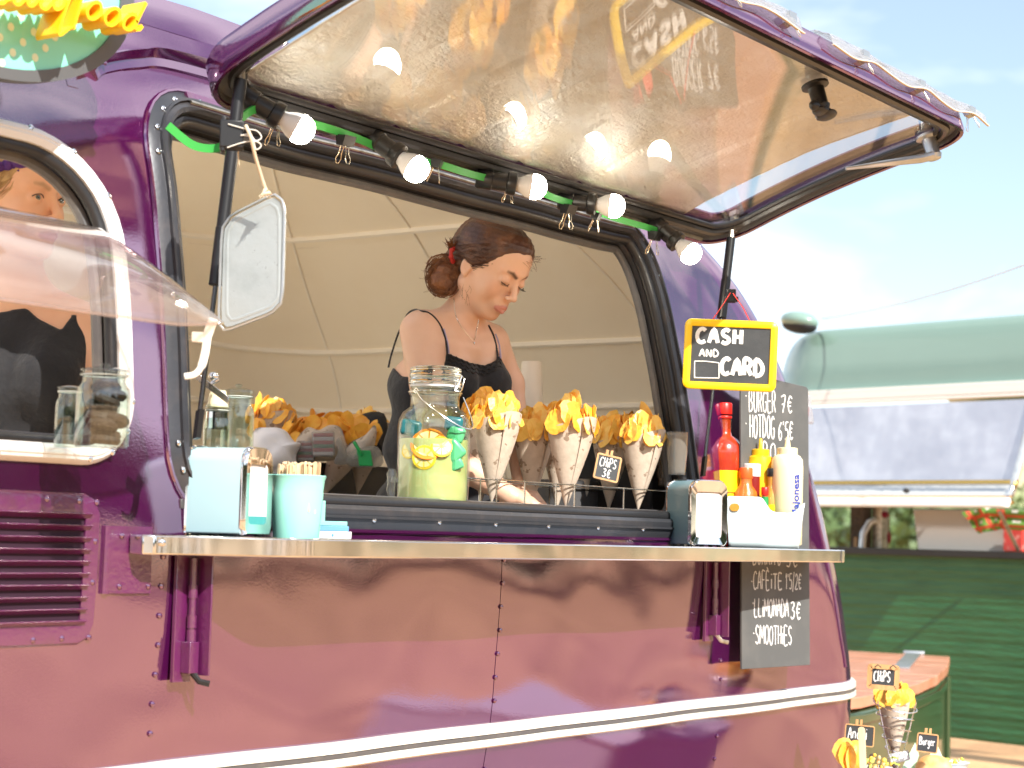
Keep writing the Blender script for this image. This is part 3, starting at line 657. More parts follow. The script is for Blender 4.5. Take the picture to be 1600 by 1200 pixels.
# mint bucket of wooden stirrers
P = at(463, 830, 2.27); P.z = CT; k = mpx(P)
t = thing('stirrer_bucket', 'mint green metal bucket packed with wooden stirrers on the left of the counter', 'bucket', P)
mb = MB(Matrix.Translation(P)); h = 97*k
mb.lathe([(36*k, 0), (36.5*k, .003), (38*k, h*.3), (40.5*k, h*.72), (40*k, h*.75), (42*k, h*.93), (43.5*k, h*.97), (44.5*k, h), (43.5*k, h*1.012), (42*k, h), (40.5*k, h*.9), (34*k, .006), (.0001, .004)], 40)
mb.build('pail', 'mint', t)
rs = np.random.RandomState(3)
me = MB().box(-.0032, .0032, -.0008, .0008, -.085, 0).lathe([(.0032, -.0008), (.0032, .0008)], 12, (0, 0, 0), Matrix(((1, 0, 0, 0), (0, 0, 1, 0), (0, 1, 0, 0), (0, 0, 0, 1)))).mesh('stirrer', 'lightwood')
for i in range(70):
    a = rs.uniform(0, 2*PI); q = math.sqrt(rs.uniform(0, 1))*37*k; tl = Vector((q*math.cos(a), q*math.sin(a), 0))
    M = Matrix.Translation(tl+Vector((0, 0, h*1.0+rs.uniform(.015, .023)))) @ Euler((rs.uniform(-.08, .08)+tl.y*.6, rs.uniform(-.08, .08)+tl.x*.6, rs.uniform(0, PI))).to_matrix().to_4x4()
    inst(me, 'stirrer', t, M)
# folded blue napkin packs
P = at(519, 830, 2.325); P.z = CT; k = mpx(P); d, r = hdir(P)
for j, (w, z0, z1, m, off, lab) in enumerate(((29, 0, .0135, 'white_plastic', 1, 'white packet at the bottom of the small stack behind the mint bucket'), (26.5, .0138, .0235, 'sky_blue', -1, 'mid blue packet in the middle of the small stack behind the mint bucket'), (25, .0238, .032, 'mint', -2, 'mint packet on top of the small stack behind the mint bucket'))):
    mb = MB(); c = P+r*(off*k)+Vector((0, 0, (z0+z1)/2)); mb.obox(c, r*w*k, d*.03, (0, 0, (z1-z0)/2))
    o = mb.build('napkin_packet', m, None, bevel=.001); tag(o, lab, 'packet', 'packets stacked behind the bucket')
    if j == 0: mb = MB(); mb.ell(c-d*.0303, (.0022, .0008, .0035), 10, 6, Matrix((r, d, (0, 0, 1))).transposed()); mb.build('drop_mark', 'sky_blue', o)
mb = MB(); c = P-r*17*k+d*.02+Vector((0, 0, .035)); mb.obox(c, r*.006, d*.02, (0, 0, .035)); tag(mb.build('mint_card', 'mint', bevel=.001), 'upright mint card holder standing just behind the mint bucket', 'card holder')
# chips: a few saddle-bent shapes shared by all
def chipmesh(seed, m):
    q = np.random.RandomState(seed); a, b = q.uniform(.021, .027), q.uniform(.014, .019); c1, c2 = q.uniform(-5, 5), q.uniform(2, 8); wv = q.uniform(0, 6)
    def S(x, y): return c1*x*x+c2*y*y+.0007*math.sin(x*230+wv)
    V = []; rings = 3; n = 12
    for sgn in (1, -1):
        V.append((0, 0, S(0, 0)+sgn*.0007))
        for i in range(1, rings+1):
            for j in range(n):
                th = 2*PI*j/n; rr = i/rings*(1+.07*math.sin(3*th+wv)+.05*math.sin(5*th+seed)); x, y = a*rr*math.cos(th), b*rr*math.sin(th); V.append((x, y, S(x, y)+sgn*(.0007 if i < rings else .0003)))
    H = 1+rings*n; Fc = []
    for base, fl in ((0, False), (H, True)):
        for j in range(n):
            f = (base, base+1+j, base+1+(j+1) % n); Fc.append(f[::-1] if fl else f)
            for i in range(rings-1):
                f = (base+1+i*n+j, base+1+(i+1)*n+j, base+1+(i+1)*n+(j+1) % n, base+1+i*n+(j+1) % n); Fc.append(f[::-1] if fl else f)
    for j in range(n):
        u = 1+(rings-1)*n; Fc.append((u+j, H+u+j, H+u+(j+1) % n, u+(j+1) % n))
    return MB().add(V, Fc).mesh('chip', m, 60)
CHIPS = [chipmesh(s, 'chip' if s % 2 else 'chip_pale') for s in range(8)]
CHIPS_D = [chipmesh(s+20, 'chip') for s in range(4)]
def paper_cone(name, H, Rm, tilt_back, facing, seam, white=True):
    """cone of paper, tip at the origin; the rim rises to a point at the back left"""
    def fn(u, v):
        th = u*2*PI; rim = H*(1+tilt_back*(.5-.5*math.cos(th-PI*.75)) ** 2.2); z = rim*v; R = Rm*z/H*(1-.12*(z/H)**3)+.0012; return (R*math.cos(th), R*math.sin(th)*.86, z)
    mb = MB(); mb.grid(fn, 30, 8, cu=True); mb.grid(lambda u, v: (fn(u, v)[0]*.985-.0002, fn(u, v)[1]*.985, fn(u, v)[2]+.0006), 30, 8, cu=True)
    # the overlapping flap of the wrap
    def fl(u, v):
        th = -1.15+u*.95; rim = H*(1.015+tilt_back*(.5-.5*math.cos(th-PI*.75))**2.2)*(1-.0*u); z = rim*v; R = (Rm*z/H*(1-.12*(z/H)**3)+.0012)*(1.035+.10*(1-u)*v); return (R*math.cos(th), R*math.sin(th)*.86, z)
    mb.grid(fl, 6, 8); return mb.mesh(name, ['kraft'], 50)
CONES = [paper_cone('paper_cone', .160, .054, .17, 0, 0), paper_cone('paper_cone', .160, .051, .14, 0, 0)]
def liner(H, Rm):
    mb = MB(); mb.grid(lambda u, v: ((Rm*.97)*math.cos(1.6+u*1.7)*(.8+.2*v), (Rm*.86)*math.sin(1.6+u*1.7)*(.8+.2*v), H*(.86+v*(.38-.42*abs(u-.45)))), 8, 3); return mb.mesh('paper_liner', 'paper_white', 60)
LINER = liner(.163, .052)
def cone(loc, rz, lean, label, seed, group='paper cones of chips in the wire rack', n=38, sc=1, cm=0, cup=1.0, white=True):
    q = np.random.RandomState(seed); t = thing('chip_cone', label, 'paper cone', loc, 0, group)
    R = Euler((lean[0], lean[1], rz)).to_matrix().to_4x4() @ Matrix.Scale(sc, 4)
    inst(CONES[cm], 'paper_cone', t, R)
    if white: inst(LINER, 'paper_liner', t, R)
    for i in range(n):
        a = q.uniform(0, 2*PI) if i > 11 else i*.52+q.uniform(-.3, .3); rr = math.sqrt(q.uniform(0, 1))*.042 if i > 11 else .047
        z = .184+q.uniform(0, .036)*(1-rr/.07) if i > 11 else .170+q.uniform(0, .014)
        z *= 1+.05*(1-rr/.034)*cup
        x, y = rr*math.cos(a), rr*math.sin(a)*.9
        M = R @ Matrix.Translation((x, y, z)) @ Euler((q.uniform(-.35, .35), 0, a+q.uniform(-.7, .7))).to_matrix().to_4x4() @ Euler((0, PI/2-.12+q.uniform(-.35, .25), 0)).to_matrix().to_4x4() @ Euler((0, 0, q.uniform(-.5, .5))).to_matrix().to_4x4() @ Matrix.Scale(q.uniform(.9, 1.2), 4)
        inst((CHIPS)[q.randint(8)], 'chip', t, M)
    return t
SH = 1.400
rack_y0, rack_y1 = 2.455, 2.575
cones = [(768, rack_y0, 785, 'chip cone at the left end of the rack, right beside the lemonade jar', 1, 0), (884, rack_y0, 793, 'tallest chip cone in the front row, between the one behind and the price tag', 2, 0),
         (997, rack_y0, 797, 'chip cone at the right end of the rack next to the clear cups', 3, 0),
         (829, rack_y1, 792, 'chip cone in the back row with rim lower than its two neighbours', 4, 1), (951, rack_y1, 797, 'chip cone with the small CHiPS 3€ price board in front', 5, 1),
         (752, rack_y1+.03, 784, 'chip cone mostly hidden behind the leftmost cone of the rack', 6, 1), (870, rack_y1+.03, 795, 'chip cone mostly hidden behind the tallest cone in the rack', 7, 1), (983, rack_y1+.03, 797, 'chip cone mostly hidden behind the rightmost cone of the rack', 8, 1)]
conepos = []
for px, Y, py, lab, sdn, cm in cones:
    P = at(px, py, Y); P.z = max(P.z, SH+.004); conepos.append(P)
    cone(P, math.radians(35-90)+sdn*.17-.3, (.0, .04 if cm == 0 else .02), lab, sdn, cm=cm, sc=1.12 if sdn in (2, 6, 7) else 1.06)
# wire rack
L = at(728, 790, rack_y0); Rr = at(1062, 800, rack_y0)
rk = thing('wire_rack', 'silver wire rack holding the paper chip cones on the serving shelf', 'wire rack', ((L.x+Rr.x)/2, 2.51, SH))
x0, x1 = L.x, Rr.x; ya, yb = 2.425, 2.64
for z in (SH+.072, SH+.022):
    mb = MB()
    for y in (ya, yb, (ya+yb)/2): mb.tube([(x0, y, z), (x1, y, z)], .0016, 8)
    for x in (x0, x1): mb.tube([(x, ya, z), (x, yb, z)], .0016, 8)
    mb.build('long_wire', 'wire', rk)
for P in conepos:
    for z, rr in ((SH+.0735, .0255), (SH+.0235, .011)):
        mb = MB(); mb.tube([(P.x+rr*math.cos(a*PI/10), P.y+rr*math.sin(a*PI/10), z) for a in range(20)], .0015, 6, closed=True); mb.build('ring', 'wire', rk)
for i in range(4):
    x = x0+.01+(x1-x0-.02)*(.0+i/3*.98)
    for y in (ya, yb): mb = MB(); mb.tube([(x, y, SH), (x, y, SH+.074)], .0019, 8); mb.build('leg', 'wire', rk)
for px in (776, 820, 898):
    P = at(px, 760, ya-.002); mb = MB(); mb.tube([(P.x, P.y, SH), (P.x, P.y, SH+.074)], .0019, 8); mb.build('leg', 'wire', rk)
mb = MB(); c = at(795, 785, 2.41); c.z = SH; d, r = hdir(c)
mb.prism(rrect(-.020, .020, -.004, .014, [.0, .008, .008, 0], 5), c, r, (0, 0, 1), d*.012); tag(mb.build('shelf_catch', 'rubber_grey', CV), )
# ---- hand-written strokes
ST = {
 'A': [[(0, 0), (.5, 1), (.95, 0)], [(.2, .38), (.78, .38)]], 'B': [[(.08, 0), (.08, 1), (.6, .95), (.7, .75), (.5, .55), (.1, .52)], [(.5, .54), (.85, .35), (.75, .08), (.08, 0)]],
 'C': [[(.9, .86), (.6, 1), (.2, .85), (.02, .5), (.15, .12), (.5, 0), (.9, .12)]], 'D': [[(.1, 0), (.1, 1), (.6, .9), (.92, .5), (.7, .12), (.1, 0)]],
 'E': [[(.85, 1), (.1, 1), (.1, 0), (.9, 0)], [(.1, .52), (.75, .52)]], 'F': [[(.85, 1), (.1, 1), (.1, 0)], [(.1, .52), (.7, .52)]],
 'G': [[(.9, .86), (.55, 1), (.15, .8), (.02, .45), (.2, .08), (.6, 0), (.88, .15), (.88, .45), (.55, .45)]], 'H': [[(.1, 0), (.1, 1)], [(.85, 0), (.85, 1)], [(.1, .5), (.85, .5)]],
 'I': [[(.5, 0), (.5, 1)]], 'i': [[(.5, 0), (.5, .62)], [(.5, .9), (.5, .94)]], 'L': [[(.15, 1), (.1, .05), (.8, 0)]], 'M': [[(.02, 0), (.12, 1), (.5, .3), (.85, 1), (.98, 0)]],
 'N': [[(.08, 0), (.08, 1), (.85, .02), (.88, 1)]], 'O': [[(.5, 1), (.12, .8), (.05, .4), (.3, .02), (.7, .05), (.92, .45), (.8, .88), (.5, 1)]],
 'P': [[(.1, 0), (.1, 1), (.65, .95), (.85, .75), (.65, .5), (.12, .45)]], 'R': [[(.1, 0), (.1, 1), (.65, .95), (.8, .75), (.6, .52), (.12, .48)], [(.4, .5), (.9, 0)]],
 'S': [[(.85, .88), (.5, 1), (.15, .82), (.25, .58), (.7, .42), (.85, .2), (.5, 0), (.08, .12)]], 'T': [[(0, 1), (.95, 1)], [(.48, 1), (.48, 0)]], 'U': [[(.08, 1), (.08, .3), (.4, 0), (.8, .2), (.88, 1)]],
 'K': [[(.1, 0), (.1, 1)], [(.85, 1), (.12, .45), (.9, 0)]], 'V': [[(0, 1), (.45, 0), (.9, 1)]], 'W': [[(0, 1), (.25, 0), (.5, .7), (.75, 0), (1, 1)]],
 '7': [[(.05, .95), (.85, 1), (.35, 0)], [(.2, .5), (.75, .52)]], '6': [[(.75, .98), (.25, .7), (.08, .3), (.35, 0), (.75, .12), (.75, .4), (.4, .5), (.12, .3)]], '5': [[(.85, 1), (.25, .97), (.18, .58), (.6, .6), (.85, .35), (.6, .02), (.1, .06)]],
 '3': [[(.12, .92), (.55, 1), (.78, .8), (.4, .55), (.82, .38), (.7, .08), (.3, 0), (.08, .12)]], '1': [[(.2, .75), (.55, 1), (.55, 0)]], '2': [[(.1, .8), (.45, 1), (.8, .78), (.55, .4), (.08, 0), (.9, .02)]],
 '€': [[(.9, .85), (.5, 1), (.2, .7), (.15, .35), (.45, 0), (.88, .12)], [(0, .62), (.7, .62)], [(0, .4), (.65, .4)]], "'": [[(.4, 1), (.35, .8)]], '/': [[(.05, -.2), (.75, 1.1)]], '·': [[(.45, .48), (.5, .5)]],
 'È': [[(.85, 1), (.1, 1), (.1, 0), (.9, 0)], [(.1, .52), (.75, .52)], [(.3, 1.25), (.6, 1.1)]],
 'u': [[(.08, .6), (.12, .1), (.5, 0), (.8, .2), (.82, .6), (.88, 0)]], 'r': [[(.1, .6), (.15, 0)], [(.15, .4), (.5, .62), (.8, .5)]], 'g': [[(.8, .55), (.4, .62), (.1, .35), (.4, .05), (.75, .2), (.8, .6), (.75, -.2), (.4, -.4), (.1, -.25)]],
 'a': [[(.8, .55), (.4, .62), (.1, .3), (.4, 0), (.75, .2), (.8, .6), (.88, 0)]], 'n': [[(.1, .6), (.12, 0)], [(.12, .4), (.5, .62), (.8, .45), (.85, 0)]], 'd': [[(.75, .5), (.35, .62), (.08, .3), (.35, 0), (.7, .15), (.8, 1.1), (.8, 0)]],
 'o': [[(.45, .62), (.1, .45), (.1, .12), (.45, 0), (.8, .2), (.78, .5), (.45, .62)]], 's': [[(.8, .55), (.4, .62), (.15, .45), (.7, .2), (.5, 0), (.1, .08)]], 'h': [[(.1, 1.05), (.12, 0)], [(.12, .4), (.5, .62), (.8, .45), (.85, 0)]],
 'f': [[(.85, 1), (.55, 1.05), (.42, .8), (.35, 0), (.2, -.35)], [(.1, .55), (.75, .6)]], 'e': [[(.1, .35), (.8, .38), (.5, .62), (.12, .4), (.3, .02), (.8, .08)]],
}
WID = {'I': .35, 'i': .35, "'": .35, '1': .6, 'M': 1.25, '·': .4, ' ': .5, '/': .7, 'W': 1.3}
def strokes(mb, text, O, ax, ay, nz, h, cw, r, gap=.22, flat=.35, jit=.03, seed=1, lift=.0005):
    """round-brush writing: O lower left, ax / ay unit vectors of the board, nz its outward normal"""
    q = np.random.RandomState(seed); O, ax, ay, nz = (np.array(v, float) for v in (O, ax, ay, nz)); x = 0
    for ch in text:
        w = cw*WID.get(ch, 1)
        dy = q.uniform(-jit, jit)*h
        for st in ST.get(ch, []):
            pts = [O+ax*(x+px*w)+ay*(py*h+dy)+nz*lift for px, py in st]
            pts = catmull(pts, 4) if len(pts) > 2 else pts
            if len(pts) == 2 and np.linalg.norm(pts[1]-pts[0]) < r: pts = [pts[0], pts[0]+ay*r*1.0+ax*r*.4]
            mb.tube(pts, r, 8, up=nz, flat=flat)
        x += w+gap*cw
    return x
# small price board leaning on the rack
P = at(949, 731, 2.418); k = mpx(P); d, r = hdir(P); up = Vector((0, 0, 1))
tl = math.radians(12); ax = (r*math.cos(tl)*.93+up*-math.sin(tl)*.9+d*.25).normalized(); ay = (up*math.cos(tl)+r*(-.22)).normalized(); ay = (ay-ax*ay.dot(ax)).normalized(); nz = ax.cross(ay); nz = -nz if nz.dot(d) > 0 else nz
def smallboard(name, P, ax, ay, nz, w, h, lines, label, group, frame='wood', sl='slate', fw=.0022, rad=.003, stick=True, loop=False):
    t = thing(name, label, 'price board', P, 0, group)
    mb = MB(); mb.prism(rrect(-w/2, w/2, -h/2, h/2, .0015, 3), Vector(P)-nz*.0015, ax, ay, nz*.0025); mb.build('slate_panel', sl, t)
    mb = MB(); lp = dens(rrect(-w/2, w/2, -h/2, h/2, rad, 4), .006); pts = [np.array(P)+np.array(ax)*x+np.array(ay)*y for x, y in lp]
    mb.sweep(pts, [(-fw, -.002), (-fw, .0025), (fw, .0025), (fw, -.002)], True, up=nz); mb.build('wood_frame', frame, t, ang=30)
    for (tx, lx, ly, hh, cw, rr) in lines: mb = MB(); strokes(mb, tx, np.array(P)+np.array(ax)*lx+np.array(ay)*ly, ax, ay, nz, hh, cw, rr, lift=.0012, seed=len(tx)); mb.build('chalk_writing', 'chalk', t)
    if stick:
        mb = MB(); c = Vector(P)+ay*(h/2+.004)-ax*w*.12-nz*.004; mb.obox(c, ax*.0035, ay*.010, nz*.002); mb.obox(c+ax*.011+ay*.0005, (ax+ay*.2)*.003, ay*.010, nz*.002); mb2 = mb; mb.build('clothes_peg', 'wood', t)
    return t
smallboard('price_board', P, ax, ay, nz, 38*k, 38*k, [('CHiPS', -.0205, .001, .0215, .0078, .0012), ('3€', -.010, -.0225, .019, .0095, .0013)], 'small tilted slate price board reading CHiPS 3€ pegged to the wire rack', 'small chalk price boards')
# lemonade jar
P = at(675, 786, 2.475); P.z = SH+.001; k = mpx(P)
t = thing('drinks_dispenser', 'big glass clip top jar of yellow lemonade with citrus slices on the shelf', 'drinks jar', P)
M = Matrix.Translation(P); mb = MB(M)
o_ = [(0, 0), (50, 0), (55.5, 3), (56.5, 9), (57, 60), (57, 128), (56, 140), (50, 152), (42, 158), (39, 161), (38.5, 166), (38.5, 178), (41, 181), (41, 186), (38.5, 189), (38.5, 192)]
i_ = [(36.5, 192), (36.5, 164), (40, 157), (48, 150), (53.5, 139), (54.5, 126), (54.5, 12), (52, 6), (0, 5)]
mb.lathe([(r_*k, z*k) for r_, z in o_+i_], 56, caps=False); mb.build('glass_jar', 'glass', t, ang=60)
mb = MB(M); mb.lathe([(a*k, b*k) for a, b in [(0, 5.4), (51.6, 6.6), (53.2, 12), (54.2, 20), (54.2, 110), (0, 110)]], 48, caps=False); mb.build('lemonade', 'lemonade', t)
mb = MB(M); mb.lathe([(a*k, b*k) for a, b in [(0, 196), (36, 196), (39.5, 196), (41, 199), (41, 203), (39, 206), (41, 208), (41, 213), (39.5, 216), (41, 218), (40, 222), (34, 224.5), (0, 225)]], 40, caps=False); ld = mb.build('glass_lid', 'glass_solid', t, ang=60)
mb = MB(M); mb.lathe([(38.5*k, 192.2*k), (39.8*k, 192.2*k), (39.8*k, 195.6*k), (38.5*k, 195.6*k)], 40, caps=False); mb.build('seal_ring', 'white_plastic', t)
d, r = hdir(P)
def jp(a, b, c): return P+r*(a*k)-d*(b*k)+Vector((0, 0, c*k))
mb = MB()
for z in (184, 198): mb.tube([jp(42*math.cos(i*PI/16), 42*math.sin(i*PI/16), z) for i in range(32)], .9*k, 6, closed=True)
mb.tube([jp(32, 30, 198), jp(30, 33, 186), jp(38, 31, 184), jp(41, 24, 188), jp(45, 18, 206), jp(41, 22, 210), jp(36, 24, 196), jp(31, 28, 188)], 1.2*k, 6); mb.tube([jp(-33, 26, 184), jp(-29, 30, 189), jp(-25, 33, 184), jp(-29, 31, 180), jp(-33, 26, 184)], 1.3*k, 6); mb.build('clip_wire', 'wire', t)
mb = MB(); mb.tube(catmull([jp(-29, 32, 184), jp(-18, 48, 168), jp(10, 60, 146), jp(38, 56, 130), jp(54, 44, 126), jp(60, 22, 132), jp(56, 4, 150), jp(44, 0, 178)], 6), 1.1*k, 6); mb.build('carry_handle', 'wire', t)
# citrus slices pressed against the glass
def citrus(c, R, m, nm, tilt):
    n = Vector((math.sin(tilt[0])*r.x-d.x*math.cos(tilt[0]), math.sin(tilt[0])*r.y-d.y*math.cos(tilt[0]), tilt[1])).normalized(); q = n.to_track_quat('Z', 'Y').to_matrix().to_4x4()
    mb = MB(Matrix.Translation(c) @ q); mb.lathe([(R*.90, -.002), (R, -.0012), (R, .0012), (R*.90, .002)], 28); s_ = mb.build(nm, m, t)
    mb = MB(Matrix.Translation(c) @ q)
    for i in range(8):
        a = i*PI/4; mb.prism([(R*.1*math.cos(a+.39), R*.1*math.sin(a+.39))]+[(R*.80*math.cos(a+.06+j*.133), R*.80*math.sin(a+.06+j*.133)) for j in range(6)], (0, 0, .0021), (1, 0, 0), (0, 1, 0), (0, 0, .0006))
    mb.build('fruit_segment', 'pulp', s_)
citrus(jp(-8, 44, 101), 28*k, 'orange_fruit', 'orange_slice', (-.1, .55)); citrus(jp(12, 52.6, 97), 17*k, 'lemon_fruit', 'lemon_slice', (.1, .35)); citrus(jp(-14, 52.0, 80), 19*k, 'lemon_fruit', 'lemon_slice', (-.25, .0))
citrus(jp(-37, 37, 92), 15*k, 'lemon_fruit', 'lemon_slice', (-.7, .2))
for nm, m, blobs in (('jar_block', 'block_green', ((34, 37, 118, 16, 13, 16), (30, 40.5, 92, 20, 13, 20), (34, 41, 70, 10, 9, 16))), ('jar_block', 'block_teal', ((30, 36, 134, 17, 12, 14), (-36, 28, 126, 15, 12, 20)))):  # green and teal blocks inside the jar
    for a, b, c, rx, ry, rz in blobs: mb = MB(); tl_ = math.radians(a*1.3+c); ar = r*math.cos(tl_)+Vector((0, 0, math.sin(tl_))); az_ = r*-math.sin(tl_)+Vector((0, 0, math.cos(tl_))); mb.obox(jp(a, b, c), ar*rx*k*.85, d*ry*k*.5, az_*rz*k*.8); mb.build(nm, m, t, bevel=.45*rx*k, seg=4)
mb = MB(); c = jp(-58, 14, 36); mb.M = None
mb.tube([jp(-54, 14, 44), jp(-64, 16, 46)], 4.5*k, 10); mb.tube([jp(-63, 16, 62), jp(-64, 16, 54), jp(-64, 16, 40), jp(-65, 16, 30), jp(-63, 16, 18)], [5*k, 8*k, 6.5*k, 7*k, 5*k], 12); mb.build('tap', 'tap_glass', t)
# ---- condiment caddy and its bottles
Pc = at(1196, 850, 2.285); Pc.z = CT; k = mpx(Pc); d, r = hdir(Pc)
t = thing('condiment_caddy', 'white plastic caddy with wavy rim holding sauce bottles at counter end', 'caddy', Pc)
def cp(a, b, c): return Pc+r*(a*k)+d*b+Vector((0, 0, c*k))
prof_top = [(-60, 78), (-56, 79), (-10, 79), (-4, 76), (2, 66), (8, 58), (16, 56), (38, 55), (46, 58), (52, 66), (60, 72)]
def ctop(a): return np.interp(a, [p[0] for p in prof_top], [p[1] for p in prof_top])
mb = MB(); F_ = []; 
def wall(u, v, b, sh):
    a0 = -62+u*(60+62); a = -56+u*(51+56); z = v*ctop(a0*.985); q = z/75; return cp(a+(a0-a)*q, b+sh*q*.012, z)
mb.grid(lambda u, v: wall(u, v, -.028, -1), 30, 8); mb.grid(lambda u, v: wall(u, v, .060, 1), 30, 8)
mb.grid(lambda u, v: wall(u, v, -.0255, -1), 30, 8); mb.grid(lambda u, v: wall(u, v, .0575, 1), 30, 8)
for u0 in (0, 1):
    mb.grid(lambda u, v: (lambda A, B: A+(B-A)*u)(np.array(wall(u0, v, -.028, -1)), np.array(wall(u0, v, .060, 1))), 4, 8)
mb.grid(lambda u, v: (lambda A, B: A+(B-A)*v)(np.array(wall(u, 0, -.028, -1)), np.array(wall(u, 0, .060, 1)))+np.array((0, 0, .001)), 20, 2)
o = mb.build('tub', 'caddy_white', t, ang=60); o.modifiers.new('w', 'WELD').merge_threshold = .0004; sm = o.modifiers.new('s', 'SOLIDIFY'); sm.thickness = .0012
mb = MB(); mb.grid(lambda u, v: np.array(wall(u, v, -.0248, -1)), 30, 8); mb.grid(lambda u, v: np.array(wall(u, v, .0560, 1)), 30, 8); mb.grid(lambda u, v: (lambda A, B: A+(B-A)*u)(np.array(wall(.992, v, -.026, -1)), np.array(wall(.992, v, .058, 1))), 4, 8); mb.build('tub_inside', 'caddy_green', t, ang=60)
mb = MB(); c = cp(-46, -.0395, 62); mb.prism(rrect(-10*k, 5*k, -6*k, 6*k, 5.9*k, 5), c, r, (0, 0, 1), -d*.0008); mb.build('hand_hole', 'amber', t)
def bottle(a, b, z0, profile, m, name, label, parts, n=28, grp='sauce bottles in the caddy'):
    P = cp(a, b, z0); t = thing(name, label, 'bottle', P, 0, grp); M = Matrix.Translation(P)
    mb = MB(M); mb.lathe([(x*k, y*k) for x, y in profile], n); mb.build('bottle_body', m, t, ang=50)
    for nm, pr, mm in parts: mb = MB(M); mb.lathe([(x*k, y*k) for x, y in pr], n, caps=pr[0][0] > 0 and pr[0][1] != pr[-1][1]); mb.build(nm, mm, t, ang=50)
    return t, P, M
bottle(-68, .040, 2, [(29, 0), (31, 3), (31, 146), (30, 157), (22, 168), (13, 174), (11, 180), (11, 200)], 'red_sauce', 'ketchup_bottle', 'tall red sauce bottle with red cap and blank yellow label, left in the caddy',
       [('bottle_neck', [(11.2, 184), (11.6, 186), (11.2, 206)], 'glass'), ('cap', [(12.6, 208), (13, 210), (13, 224), (11.5, 226)], 'red_cap'), ('cap_ring', [(12.4, 201), (12.8, 202), (12.8, 204.5), (12.4, 205)], 'red_cap'), ('label', [(31.4, 84), (31.4, 118)], 'label_yellow'), ('label', [(31.4, 20), (31.4, 82)], 'label_yellow')])
bottle(-10, .050, 4, [(19, 0), (22, 3), (22, 128), (20, 139), (12, 143), (12, 150), (3.6, 152), (2.4, 168), (1.5, 169)], 'yellow_plastic', 'mustard_bottle', 'yellow squeeze bottle with pointed nozzle behind the orange capped bottle', [('collar', [(13.8, 142), (14, 144), (14, 151), (12, 152)], 'yellow_plastic')])
bottle(-22, .034, 4, [(15, 0), (17, 3), (17, 118), (16, 124)], 'ketchup', 'jam_jar', 'dark red sauce jar with white lid between the two yellow things in the caddy', [('lid', [(17.4, 108), (17.6, 110), (17.6, 127), (16, 128)], 'white_plastic')])
bottle(-32, .003, 4, [(15, 0), (17.5, 4), (19, 50), (20, 70), (17, 84), (10.5, 93), (9.5, 100), (9.5, 112)], 'orange_sauce', 'hot_sauce_bottle', 'round shouldered hot sauce bottle with bright orange cap at the caddy front', [('cap', [(10.2, 104), (10.8, 106), (10.8, 119), (9.8, 121)], 'orange_cap'), ('label', [(19.4, 46), (19.9, 62)], 'slate')])
bottle(9, .012, 4, [(12, 0), (13, 3), (13, 66), (11, 80), (7.5, 88), (7, 96), (7.6, 112)], 'amber', 'pepper_sauce_bottle', 'slim amber sauce bottle with black cap beside the cream squeeze bottle', [('cap', [(8.2, 108), (8.8, 109), (8.8, 120), (8, 121)], 'black'), ('sauce', [(13.2, 4), (13.2, 46)], 'orange_sauce'), ('label', [(13.4, 48), (13.4, 64)], 'label_yellow')])
bottle(-2, -.014, 4, [(7, 0), (8, 3), (8, 52), (5.5, 62), (4.5, 70), (4.5, 82)], 'red_sauce', 'tiny_sauce_bottle', 'tiny sauce bottle with red cap and green label at the caddy front', [('cap', [(5.2, 78), (5.8, 79), (5.8, 90), (5, 91)], 'red_cap'), ('label', [(8.2, 52), (5.9, 62), (5.6, 76)], 'green_label')], n=18)
tb, Pb, Mb_ = bottle(32, .018, 4, [(21, 0), (24.5, 3), (25, 122), (24, 135), (20, 141), (14.5, 144), (14.5, 152), (5, 154), (3.2, 168), (2.6, 171)], 'mayo', 'mayonnaise_bottle', 'cream squeeze bottle with blue vertical Majonesa lettering at caddy right', [('collar', [(15.6, 143), (16, 145), (16, 153), (14, 154)], 'mayo')])
def fonttext(txt, size, m, name, parent, M, ext=.0003, off=0, shear=0, kind=None):
    c = bpy.data.curves.new(name, 'FONT'); c.body = txt; c.size = size; c.extrude = ext; c.offset = off; c.shear = shear; c.resolution_u = 3
    o = bpy.data.objects.new(name, c); COL.objects.link(o); bpy.context.view_layer.update(); dg = bpy.context.evaluated_depsgraph_get()
    me = bpy.data.meshes.new_from_object(o.evaluated_get(dg)); bpy.data.objects.remove(o); me.materials.clear(); me.materials.append(MATS[m])
    return put(me, name, parent, M), me
# lettering bent round the bottle
o_, me_ = fonttext('Majonesa', 18*k, 'blue_ink', 'lettering', tb, Matrix.Identity(4), off=.0007, shear=.0)
v0_ = np.array([v.co[:] for v in me_.vertices]); Rb = 25.3*k
for v in me_.vertices:
    L_, hgt = v.co.x, v.co.y; th = -math.radians(8)-(hgt/Rb)*1.05; th = math.radians(47)-hgt/Rb*1.0
    dirn = r*math.sin(th)-d*math.cos(th); c = Pb+dirn*(Rb+v.co.z)+Vector((0, 0, 44*k+L_*1.0)); v.co = c
